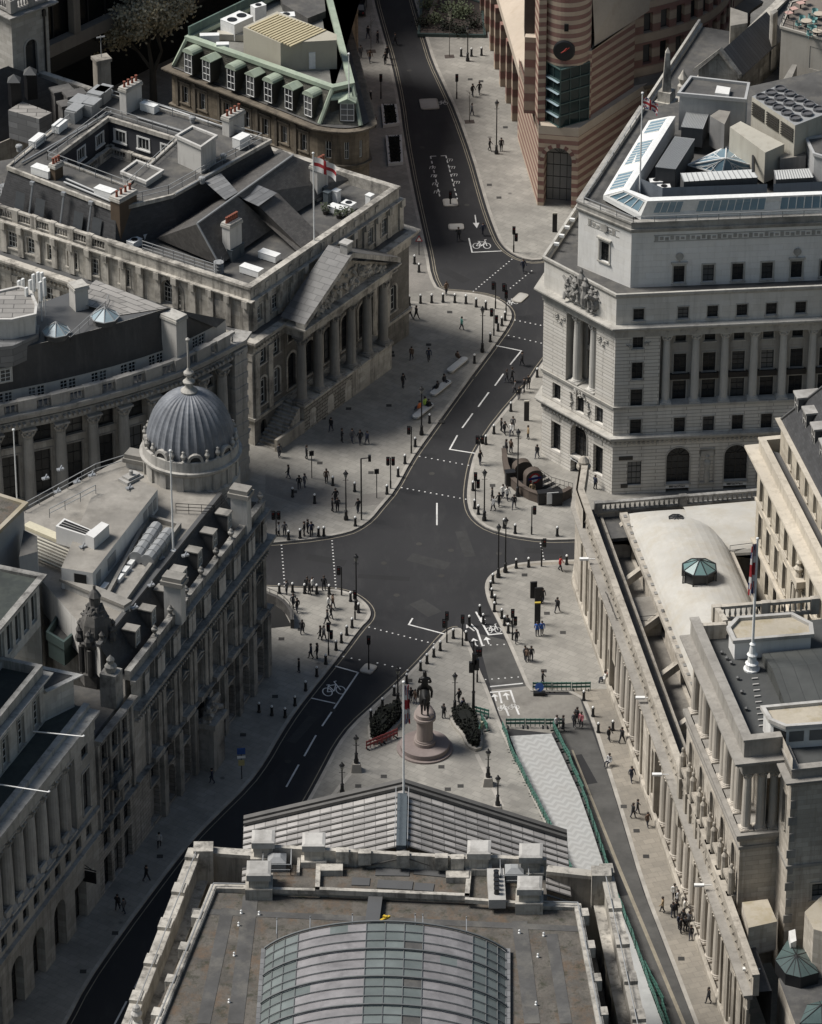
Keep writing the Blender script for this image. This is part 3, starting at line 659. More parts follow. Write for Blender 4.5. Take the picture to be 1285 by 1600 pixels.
 for a,c in((C3,C1),(C2,C4)):L=(c-a).length;mb.face([(*a,0),(*c,0),(*c,Z['p']),(*a,Z['p'])],0,[(0,0),(L,0),(L,24),(0,24)])
 mb.build('wall',b,M['portland']);mb=MB();mb.face([(*p,23.5)for p in(C1,C0,C2,C4,C3)]);mb.build('terrace_roof',b,M['felt'])
 sg=MB();ua,ub=Gt.u(888,440),Gt.u(933,470)
 sg.obox(Gt.P((ua+ub)/2,0,-.1),Gt.a,ub-ua,.9,Z['c']+.4,Z['c']+.9)
 q=random.Random(4)
 for k,(fu,hh)in enumerate(((.12,2.6),(.3,2.9),(.5,3.9),(.68,3.2),(.85,2.4),(.97,1.9))):
  c=Gt.P(lerp(ua,ub,fu),Z['c']+.8,q.uniform(0,.35));r=.34
  sg.lathe([(r*1.5,0),(r*1.6,hh*.25),(r*1.05,hh*.5),(r*1.35,hh*.72),(r*.5,hh*.84),(r*.62,hh*.92),(0,hh)],8,c)
  for s_ in(-1,1):sg.tube(c+Vector((0,0,hh*.72)),c+Gt.d.to_3d()*s_*q.uniform(.5,.9)+Vector((0,0,hh*q.uniform(.4,.95))),.16,6,.1)
 blobs(sg,lambda s_,t_:Gt.P(lerp(ua,ub,s_),Z['c']+.5+t_*2.5*(1-.5*abs(s_-.45)),.35),70,.13,.3,12)
 sg.build('sculpture_group',b,M['sooty_trim'])
 zt=31.3;D1,D0,D2=at2(905,312,zt),at2(988,346,zt),at2(1345,332,zt);D3=at2(1003,165,zt);D4=D2+pd*45
 U=Fac(b,D0,D2,23.4,zt,'portland_pale','trim');V=Fac(b,D1,D0,23.4,zt,'portland_pale','trim')
 tr=MB();c0=U.u(1061.4,428)
 for i in range(7):
  U.win(c0+i*st,U.z(1061,442),1.2,U.z(1061,415)-U.z(1061,442),False,.35,fm='frame_d',sur=.16,hood='flat' if i in(0,4)else None)
  if i in(0,4):p=U.P(c0+i*st,U.z(1061,400),.05);tr.tube(p,p+U.n.to_3d()*.12,.42,10);tr.tube(p-Vector((0,0,.9)),p-Vector((0,0,.1)),.1,6)
 uv=V.u(944.6,403);V.win(uv,25.3,1.3,2.3,False,.35,fm='frame_d',sur=.18,hood='flat');p=V.P(uv,29.3,.05);tr.tube(p,p+V.n.to_3d()*.12,.45,10)
 U.build('upper_wall');V.build('upper_wall');up_=[D3,D1,D0,D2]
 for F_,a_,b_ in((U,U.u(1022,377),U.L),(V,V.u(919,340),V.u(968,370))):
  n=int((b_-a_)/.55)
  for i in range(n):tr.obox(F_.P(a_+(i+.5)*.55,0,.02),F_.a,.38,.07,zt-2.35+.08*(i%2),zt-1.85-.08*(i%3))
  tr.obox(F_.P((a_+b_)/2,0,.01),F_.a,b_-a_,.05,zt-1.78,zt-1.7);tr.obox(F_.P((a_+b_)/2,0,.01),F_.a,b_-a_,.05,zt-2.5,zt-2.42)
 tr.sweep(up_,cornice_prof(zt-1.3,.5,.3));tr.sweep(up_,[(-.05,zt-.8),(.15,zt-.8),(.15,zt-.25),(.25,zt-.2),(.25,zt),(-.4,zt),(-.4,zt-.6),(-.05,zt-.6)])
 tr.build('upper_cornice',b,M['greydirt'])
 mb=MB();L=(D1-D3).length;mb.face([(*D3,23.4),(*D1,23.4),(*D1,zt),(*D3,zt)],0,[(0,23),(L,23),(L,zt),(0,zt)]);mb.build('upper_wall',b,M['portland_smooth'])
 mb=MB();mb.face([(*p,zt-.5)for p in(D1,D0,D2,D4,D3)]);mb.build('roof',b,M['felt'])
 O=[Vector((*at2(*p,31.6),31.6))for p in((1014,188),(943,305),(1002,337),(1345,327))];I=[Vector((*at2(*p,33.4),33.4))for p in((1048,181),(975,297),(1012,314),(1345,301))];J=[Vector((*at2(*p,33.4),33.4))for p in((1056,181),(984,296),(1016,308),(1345,296))]
 mb=MB();mb.quadstrip(O,I);mb.quadstrip(I,J);K=[p-Vector((0,0,2))for p in J];mb.quadstrip(J,K);O2=[p-Vector((0,0,.5))for p in O];mb.quadstrip(O2,O);ring=mb.build('rooflight_ring',b,M['whitemetal'])
 def panel(i,s0,s1,n):
  g_=MB();f=lambda s_,t_,e=0:lerp(lerp(O[i],O[i+1],s_),lerp(I[i],I[i+1],s_),t_)+Vector((0,0,.03+e))
  g_.face([f(s0,.16),f(s1,.16),f(s1,.86),f(s0,.86)]);o=g_.build('rooflight',ring,M['sky_glass']);br=MB()
  for k in range(n+1):s_=lerp(s0,s1,k/n);br.tube(f(s_,.14,.03),f(s_,.88,.03),.05,4)
  br.build('glazing_frame',o,M['whitemetal'])
 for s0,s1,n in((.03,.2,4),(.32,.62,8),(.74,.95,5)):panel(0,s0,s1,n)
 panel(1,.1,.9,4)
 for s0,s1,n in((.05,.175,4),(.245,.56,9),(.63,.96,9)):panel(2,s0,s1,n)
 pr=MB();rail(pr,[(*at2(x,y,31.7),31.3)for x,y in((1003,172),(913,312),(990,343),(1290,331))],.7,2.2,.05,1);pr.build('roof_rail',b,M['galv'])
 q=lambda l:[(855+x/2.99,y/2.99)for x,y in l]
 def unit(l,h,z0,ribs=True,mat='paleplant'):
  o=pbox(b,'plant_unit',q(l),h,z0,'darkduct',mat)
  if ribs:
   P=pts(q(l),h+.03);r=MB();n=14
   for i in range(n+1):r.tube((*lerp(P[0],P[1],i/n),h+.03),(*lerp(P[3],P[2],i/n),h+.03),.05,4)
   r.build('roof_rib',o,M['galv'])
 unit([(655,518),(757,528),(728,602),(628,592)],33.9,31.7);unit([(600,637),(690,648),(600,790),(508,780)],33.9,31.7);unit([(625,808),(960,790),(985,828),(640,848)],33.6,31.7);unit([(1062,795),(1225,786),(1245,828),(1070,838)],33.6,31.7)
 pbox(b,'plant_unit',q([(762,540),(805,512),(858,520),(830,580)]),35.2,31.7,'ducts','deck');pbox(b,'plant_housing',q([(855,592),(905,565),(1110,672),(1020,712)]),35.3,31.7,'cream_panel','cream_panel');pbox(b,'plant_unit',q([(1085,715),(1200,700),(1212,725),(1090,742)]),34.1,31.7,'ducts','deck')
 mb=MB();W3=[Vector((*at2(*p,33.1),31.3))for p in q([(440,838),(540,880),(1030,862)])];mb.quadstrip(W3,[p+Vector((0,0,1.9))for p in W3]);W3=[Vector((*at2(*p,33.1),31.3))for p in q([(1060,862),(1300,850)])];mb.quadstrip(W3,[p+Vector((0,0,1.9))for p in W3]);mb.build('plant_screen',b,M['bluegrey'])
 for c in((510,830),(548,858)):ac_unit(b,at2(855+c[0]/2.99,c[1]/2.99,32.6),31.3,.1,1.3,.9,1.0)
 B4=[Vector((*at2(*p,32.1),32.1))for p in q([(660,770),(838,685),(985,778),(820,815)])];ap=Vector((*at2(855+834/2.99,738/2.99,34.1),34.1));gm=MB();fm=MB()
 for i in range(4):
  a,c=B4[i],B4[(i+1)%4];gm.face([a,c,ap]);fm.tube(a,c,.1,4);fm.tube(a,ap,.09,4)
  for k in range(1,6):s_=k/6;e=lerp(a,c,s_);fm.tube(e,lerp(lerp(a,c,.5),ap,1-abs(2*s_-1)),.05,4)
 o=gm.build('pyramid_rooflight',b,M['sky_glass']);fm.build('glazing_frame',o,M['whitemetal'])
 top=q([(958,450),(1085,395),(1330,520),(1160,585)]);o=pbox(b,'plant_house',top,37.7,31.7,'cream_panel','galv');P=pts(top,37.7);lv=MB()
 A_,B_=Vector(P[0]),Vector(P[3]);d=(B_-A_)
 for k in range(3):
  for j in range(6):c=A_+d*((k+.5)/3);lv.obox(c,ang(d),d.length/3.6,.25,35.7+j*.27,35.83+j*.27)
 lv.build('louvre',o,M['frame_b'])
 for i in range(3):
  for j in range(5):
   c=lerp(lerp(P[0],P[3],(j+.6)/5.3),lerp(P[1],P[2],(j+.6)/5.3),(i+.5)/3);f=MB();f.lathe([(.62,0),(.62,.3),(.52,.3),(.52,.12),(0,.1)],12,(c.x,c.y,37.7));f.build('fan',o,M['fan'])
 o=pbox(b,'stair_block',q([(620,442),(675,368),(940,398),(925,470)]),35.9,31.7,'greywall','felt',.3);pbox(o,'hatch',q([(785,432),(795,398),(858,408),(850,440)]),36.4,35.9,'white')
 pbox(b,'tank_house',q([(1215,650),(1300,640),(1300,735),(1250,720)]),35.5,31.7,'greywall','felt',.2)
 mb=MB()
 for s_ in((965,735,965,800),(965,735,1080,715),(990,720,1060,712)):mb.tube((*at2(855+s_[0]/2.99,s_[1]/2.99,33.7),33.9),(*at2(855+s_[2]/2.99,s_[3]/2.99,33.7),33.6),.18,8)
 mb.build('pipework',b,M['black'])
 for F_,u,z in((Fa,bays[0],Fa.z(1060,759)),(Fa,bays[2],Fa.z(1060,759)),(G,um,1.95)):
  sg=MB();sg.obox(F_.P(u,0,.05),F_.a,2.5,.1,z-.22,z+.22);o=sg.build('fascia_sign',b,M['whitemetal'])
  link('lettering',text_mesh('NatWest',.36,M['black']),o,F_.P(u+.15,z,.115)-wl(b),F_.a)
  for k in range(3):c_=MB();c_.obox(F_.P(u-.85+.13*k,0,.11),F_.a,.1,.03,z-.1,z+.1);c_.build('emblem_cube',o,M['black'])
 pl=MB();pl.obox(Fa.P(up-.95,0,.03),Fa.a,1.5,.06,4.3,4.75);pl.build('name_plate',b,M['frame_b']);pl=MB();pl.obox(Fa.P(up-1.05,0,.03),Fa.a,.75,.08,.9,1.35);pl.build('letter_box',b,M['frame_b'])
 for i in range(4):
  f=MB();p=at2(*[(870,383),(878,370),(886.5,357),(894.5,345)][i],24.2);f.obox(p,ang(pd)+pi/2,.55,.3,24.2,24.5);f.build('floodlight',b,M['whitemetal'])
 flagpole(at2(1000,301,32.2),31.3,12.3,'white flagpole with a small union flag rising from the glazed roof of the stone bank','union',1.9,1.2,.5,-.3)
M['greydirt']=surf('dirty_cornice',(.36,.34,.30),var=.3,stain=.6,streak=.5,stain_col=(.10,.095,.085));M['recess_shade_stone']=surf('recess_shade_stone',(.40,.375,.33),var=.2,course=(1.6,.7,.008),streak=.4,stain_col=(.14,.13,.115),mortar=.8,blk=.9);M['portland_pale']=surf('portland_pale',(.70,.685,.65),var=.1,course=(1.6,.7,.006),streak=.25,stain_col=(.3,.29,.27),mortar=.9,blk=.94)  # recess wall: smooth ashlar darkened so its colour carries the recess shade
M['portland_smooth_c']=surf('portland_column',(.50,.475,.42),var=.18,streak=.35,stain_col=(.18,.17,.15))
M['darkduct']=surf('dark_duct',(.07,.072,.075),var=.3,streak=.3);M['cream_panel']=surf('cream_panel',(.42,.39,.31),var=.15,streak=.4,stain_col=(.2,.17,.13));M['bluegrey']=surf('bluegrey_screen',(.17,.20,.235),var=.15,streak=.3);M['fan']=plain('fan_grey',(.10,.10,.105),.5)
natw()
# ---------------- the exchange with the portico roof and glazed atrium (foreground) ----------------
def glazed_vault(b,A,B,hw,z,rise,nl,na,mats,lab):
 "barrel of glass from A to B along its axis"
 A=Vector(A);B=Vector(B);d=(B-A);L=d.length;d.normalize();n=Vector((d.y,-d.x))
 def p(t,s,e=0):th=(s*2-1)*1.15;k=sin(1.15);zz=(cos(th)-cos(1.15))/(1-cos(1.15));q=A+d*L*t+n*hw*sin(th)/k*(1+e*.04);return Vector((q.x,q.y,z+rise*zz+e))
 return p,L
def exchange():
 b=thing('exchange_hall','large stone exchange in the foreground with a gabled portico roof and a curved glass atrium','building',(0,-95,0))
 ze,za=19.4,24.2
 fl,fr,ap=at2(381,1280,ze),at2(886,1302,ze),at2(630,1222,za);ax=Vector((.012,-1)).normalized()
 dp=(at2(628,1322,za)-ap).length;bl,br_,ab=fl+ax*dp,fr+ax*dp,ap+ax*dp
 rf=MB()
 for P_,z0 in((fl,0),(fr,1)):
  q=[(fl,bl,ab,ap),(ap,ab,br_,fr)][z0];zz=[(ze,ze,za,za),(za,za,ze,ze)][z0];uvs=[[(0,0),(dp,0),(dp,13.5),(0,13.5)],[(0,13.5),(dp,13.5),(dp,0),(0,0)]][z0]
  rf.face([(*v,z)for v,z in zip(q,zz)],0,uvs)
 o=rf.build('portico_roof',b,M['leadstrip']);rb=MB()
 for s_,(a0,a1)in enumerate(((fl,ap),(fr,ap))):
  for k in range(1,12):
   off=Vector((*ax*(1.15+k*.93),.02));p,q=Vector((*a0,ze))+off,Vector((*a1,za))+off;w3=Vector((*ax*.2,0));A4=[p,q,q+w3,p+w3];u3=Vector((0,0,.1))
   rb.quadstrip(A4,[v+u3 for v in A4],0,True);rb.face([v+u3 for v in A4])
  for w_,k in((.55,0.0),(.35,.9)):
   p,q=Vector((*a0,ze)),Vector((*a1,za));off=Vector((*ax*k,.12))
   n_=Vector((*ax,0))*w_;A4=[p+off,q+off,q+off+n_,p+off+n_];rb.quadstrip(A4,[v+Vector((0,0,.28))for v in A4],0,True);rb.face([v+Vector((0,0,.28))for v in A4])
 rb.build('roof_step',o,M['leadroof'])
 F_=Fac(b,fr,fl,16.5,ze,'mh','mh_trim');F_.build('entablature');mb=MB();mb.face([(*fr,ze),(*fl,ze),(*ap,za)]);mb.build('pediment',b,M['mh'])
 for i in range(8):column(b,F_.P(F_.L*(i+.5)/8,0,-1.2),1.6,14.9,.75,F_.a,mat='mh_trim')
 st=MB()
 for k in range(8):st.obox(F_.P(F_.L/2,0,1.3-k*.45-3),F_.a,F_.L+4-k*.5,8.5-k*.9,0+k*.2,.2+k*.2)
 st.build('steps',b,M['mh_trim'])
 r0,r1=at2(629,1240,za+.4),at2(627,1322,za+.4);mb=MB();mid=(r0+r1)/2;mb.obox(mid,ang(r1-r0),(r1-r0).length,.85,za-.3,za+.45);o=mb.build('ridge_walk',b,M['bluelead']);mb=MB();n_=Vector((1,0))*.55
 rail(mb,[(*(r0-n_),za+.2),(*(r1-n_),za+.2)],.9,2,.04,1);rail(mb,[(*(r0+n_),za+.2),(*(r1+n_),za+.2)],.9,2,.04,1);mb.build('handrail',o,M['galv'])
 lf,lb=at2(313,1332,20.5),at2(205,1612,20.5);rf_,rb2=at2(942,1368,20.5),at2(1000,1640,20.5);lb=lf+(lb-lf)*1.25;rb2=rf_+(rb2-rf_)*1.2
 body=[lf,rf_,rb2,lb];mb=MB();mb.prism(inset(body,.6),0,13,0,1);mb.build('body',b,[M['mh'],M['felt']])
 Fl=Fac(b,lb,lf,0,20.5,'mh','mh_trim');Fr=Fac(b,rf_,rb2,0,20.5,'mh','mh_trim')
 for F_ in(Fl,Fr):
  for i in range(int(F_.L/4.2)):
   F_.win(2.4+4.2*i,1.2,2.2,4.8,True,.5,fm='frame_d',nx=3,nz=3);F_.win(2.4+4.2*i,9.5,1.7,3.2,False,.4,fm='frame_d')
  F_.build('side_wall')
 path_l,path_r=[lb,lf],[rf_,rb2]
 for P_ in(path_l,path_r):
  tr=MB();tr.sweep(P_,[(-.9,18.2),(-.55,18.2),(-.55,20.4),(.12,20.4),(.2,20.7),(.2,20.9),(-.9,20.9)]);tr.sweep(P_,cornice_prof(17.6,.8,.9))
  for p,d in path_along([P_[0],P_[1]],5.2):n_=Vector((d.y,-d.x));tr.obox(p-n_*.35,ang(d),1.4,1.15,20.85,21.25)
  tr.build('parapet',b,M['mh_trim']);d=(P_[1]-P_[0]).normalized();n_=Vector((d.y,-d.x));pp=MB();pp.tube((*(P_[0]-n_*.1),21.4),(*(P_[1]-n_*.1),21.4),.05,5);pp.build('parapet_rail',b,M['galv'])
 for a,c,k in(((313,1332),(398,1338),(318,1330)),((855,1362),(945,1372),(940,1368))):
  cw=MB();p,q=at2(*a,20.5),at2(*c,20.5);cw.obox((p+q)/2,ang(q-p),(q-p).length,.6,0,20.5);cw.obox((p+q)/2,ang(q-p),(q-p).length,.95,20.5,20.85,1);cw.obox(at2(*k,21),ang(ax)+pi/2,1.7,1.5,18,21.5,1);cw.build('cross_wall',b,[M['mh'],M['mh_trim']])
 zi=22.5;d4=[at2(*p,zi)for p in((330,1395),(905,1418),(945,1640),(215,1640))];mb=MB();mb.prism(d4,17.5,zi,0,1);deck=mb.build('roof_deck',b,[M['mh'],M['mossroof']])
 w=.3
 for k,e in enumerate(([at2(*p,zi)for p in((232,1640),(334,1390),(425,1392))],[at2(*p,zi)for p in((945,1640),(903,1420),(808,1417))])):
  mb=MB();mb.sweep(e,[(-w,zi-.6),(w,zi-.6),(w,zi+.35),(-w,zi+.35)])
  for p,d in path_along([e[0],e[1]],4.6):mb.obox(p+Vector((.4 if k else-.4,0)),ang(d),1.1,.8,zi-.6,zi+.45)
  mb.build('deck_kerb',b,M['mh_trim']);mb=MB()
  for i in range(2):mb.tube((*e[i],zi+.65),(*e[i+1],zi+.65),.06,5)
  mb.build('safety_rail',b,M['galv'])
 pv=MB()
 for l in(((356,1420),(318,1600),1.1),((392,1400),(368,1600),1.3),((812,1440),(832,1600),1.3),((862,1460),(885,1600),1.0),((300,1424),(905,1452),.8)):
  p,q=at2(*l[0],zi),at2(*l[1],zi);pv.obox((p+q)/2,ang(q-p),(q-p).length,l[2],zi,zi+.03+.004*l[2])
 pv.build('walkway',deck,M['felt'])
 for x,y in((377,1422),(405,1424),(373,1441),(366,1488),(358,1561),(812,1453),(850,1457),(841,1490),(838,1565)):
  m_=MB();p=at2(x,y,zi+.4);m_.lathe([(.12,0),(.12,.1),(.04,.15),(.04,.25),(.09,.27),(.1,.34),(.05,.4),(0,.42)],8,(p.x,p.y,zi));m_.build('roof_vent',deck,M['whitemetal'])
 zb=23.0;blk=[at2(386,1326,24.5),at2(852,1346,24.5),at2(856,1408,zb),at2(384,1388,zb)];mb=MB();mb.prism(blk,15,zb,0,1);att=mb.build('attic',b,[M['mh'],M['mossroof']])
 mb=MB()
 def wall(l,h0,h1,w):
  for i in range(len(l)-1):p,q=at2(*l[i],h1),at2(*l[i+1],h1);mb.obox((p+q)/2,ang(q-p),(q-p).length+w,w,h0,h1)
 wall([(500,1326),(735,1340)],22,24.5,.45);wall([(400,1320),(475,1325)],22,24.2,.45);wall([(768,1338),(850,1342)],22,24.2,.45)
 wall([(384,1387),(498,1390)],zb,zb+.4,.35);wall([(498,1345),(496,1388),(730,1398),(734,1355)],zb,zb+.5,.4);wall([(730,1404),(812,1410)],zb,zb+.4,.35);wall([(468,1330),(466,1362)],zb,zb+.35,.25)
 for x in(535,570,630,690,715):p=at2(x,1328+(x-500)*.06,24.6);mb.obox(p,0,1.1,.7,23.5,24.75)
 for x,y,l,h in((519,1335,1.5,.7),(518,1355,1.5,.6),(717,1345,1.6,.8),(715,1366,1.5,.6)):p=at2(x,y,zb+h);mb.obox(p,0,l*1.3,1.0,zb,zb+h)
 mb.build('attic_wall',att,M['mh_trim'])
 for l,w in((((587,1362),(640,1363)),1.3),(((648,1360),(700,1365)),1.3),(((590,1382),(645,1385)),1.2),(((550,1378),(578,1379)),1.1),(((648,1386),(678,1388)),1.1),(((588,1395),(582,1440)),1.2)):
  p,q=at2(*l[0],zb),at2(*l[1],zb);m_=MB();m_.obox((p+q)/2,ang(q-p),(q-p).length,w,zb,zb+.08);m_.build('roof_hatch',att,M['lead'])
 for(x0,x1,y0,y1,ztop)in((393,429,1295,1316,25.3),(472,508,1299,1321,25.3),(385,423,1343,1367,25.1),(730,767,1311,1333,25.3),(811,848,1316,1339,25.3),(808,847,1367,1389,25.1)):
  m_=MB();P=[at2(x,y,ztop)for x,y in((x0,y1),(x1,y1),(x1+1,y0),(x0+1,y0))];m_.prism(inset(P,.18),21,ztop-.7);m_.prism(P,ztop-.7,ztop-.12,1);m_.loft(P,ztop-.12,inset(P,.25),ztop,1)
  m_.prism(inset(P,-.12),21,23.6,0);m_.build('pedestal',att,[M['mh'],M['palestone']])
 for x,y in((433,1340),(804,1357)):
  p=at2(x,y,zb+1);m_=MB();m_.obox(p,.05,1.5,1.4,zb,zb+.9);m_.loft([p+Vector(v)for v in((-.8,-.75),(.8,-.75),(.8,.75),(-.8,.75))],zb+.9,[p+Vector(v)for v in((-.3,-.3),(.3,-.3),(.3,.3),(-.3,.3))],zb+1.25);o=m_.build('access_hatch',att,M['galv']);r_=MB();c=[(*(p+Vector(v)),zb)for v in((-1.2,-1.2),(1.2,-1.2),(1.2,1.2),(-1.2,1.2),(-1.2,-1.2))];rail(r_,c,1.1,2.4,.05);r_.build('guard_rail',o,M['galv'])
 p=at2(776,1380,zb+1);m_=MB();m_.obox(p,pi/2+.02,4.6,1.45,zb,zb+.9);o=m_.build('chimney',att,M['palestone'])
 for i in range(5):t=MB();t.lathe([(.24,0),(.2,.5),(.26,.6),(.2,.6)],8,(p.x,p.y-1.4+.62*i,zb+.9));t.build('chimney_pot',o,M['black'])
 P0,P1=at2(603,1484,23.0),at2(594,1720,23.0);p,L=glazed_vault(b,P0,P1,10.05,22.85,2.9,0,0,None,'')
 cur=MB();d=(P1-P0).normalized();kb=[P0+Vector((-10.4,.3)),P0+Vector((10.4,.3)),P1+Vector((10.4,0)),P1+Vector((-10.4,0))];cur.prism(kb,zi-.2,22.9);vt=cur.build('atrium_roof',b,M['lead'])
 nb=int(L/1.25);na=16;gl=MB();gl.v=[]
 q=random.Random(3);tint={}
 for i in range(nb):
  for j in range(na):
   s0,s1=j/na,(j+1)/na;t0,t1=i/nb,(i+1)/nb;lilac=3<=j<6 or 9<=j<13
   mi=2 if(lilac and q.random()<.97)else(0 if q.random()<.6 else 1)
   if j==6 and i%4==2:mi=3
   gl.face([p(t0,s0),p(t1,s0),p(t1,s1),p(t0,s1)],mi)
 gl.build('glazing',vt,[M['gl_a'],M['gl_b'],M['gl_lilac'],M['felt']])
 rb=MB()
 for i in range(nb+1):
  e=.09 if i%3 else .16;K=24
  for j in range(K):a_,c_=p(i/nb,j/K,e),p(i/nb,(j+1)/K,e);rb.tube(a_,c_,.05 if i%3 else .1,4,cap=False)
 o=rb.build('glazing_rib',vt,M['ribmetal']);pr=MB()
 for j in(0,1,2,3,6,7,8,9,13,14,15,16):
  for i in range(0,nb,2):pr.tube(p(i/nb,j/na,.05),p(min(1,(i+2)/nb),j/na,.05),.045,4,cap=False)
 pr.build('purlin',vt,M['ribmetal'])
 gb=MB()
 K=24;arc=[p(0,j/K)for j in range(K+1)];gb.face(arc+[Vector((arc[-1].x,arc[-1].y,22.8)),Vector((arc[0].x,arc[0].y,22.8))]);gb.build('gable_glass',vt,M['gl_a'])
 for x in(433,485,551,649,661,729):c=at2(x,1440+abs(x-600)*.06,24);m_=MB();m_.tube((c.x,c.y,zi),(c.x,c.y,25.0),.05,5);m_.tube((c.x,c.y,24.8),(c.x,c.y-1.4,24.4),.04,4);m_.build('ladder_post',vt,M['metal'])
 for x,y in((602,1434),):c=at2(x,y,24);m_=MB();m_.obox(c,.7,1.0,.2,23.8,24.0);m_.obox(c,-.5,.35,.2,24.0,24.2);m_.tube((c.x,c.y,22),(c.x,c.y,23.8),.05,5);m_.build('warning_board',vt,M['hazard'])
 c=at2(213,1585,22);m_=MB();m_.lathe([(.5,0),(.5,.3),(.25,.45),(.42,.9),(.5,1.2),(.3,1.5),(.36,1.65),(.3,1.9),(0,2.1)],10,(c.x,c.y,20.9));m_.build('urn',b,M['palestone'])
 flagpole(at2(631,1238,za+.5),za,11.8,'tall white flagpole at the gable end of the exchange roof, its union flag hanging limp','union',.5,3.9,.2,.5,.1)
def striplead():
 m=seamed('portico_lead',(.31,.295,.28),(2.4,.93,.03),dark=.4);return m
M['leadstrip']=striplead();M['bluelead']=plain('dark_blue_lead',(.075,.09,.10),.5);M['palestone']=surf('bleached_stone',(.42,.40,.365),var=.3,stain=.6,stain_col=(.15,.14,.125))
M['gl_a']=surf('atrium_glass_green',(.125,.15,.143),var=.2,rough=.25,bmp=0,big=.5);M['gl_b']=surf('atrium_glass_pale',(.15,.178,.17),var=.2,rough=.25,bmp=0,big=.5);M['gl_lilac']=surf('atrium_panel_lilac',(.235,.222,.226),var=.3,rough=.45,bmp=0,big=.4,stain=.45)
M['ribmetal']=plain('dark_rib',(.12,.125,.125),.5);M['hazard']=plain('yellow_board',(.5,.34,.03),.6)
exchange()
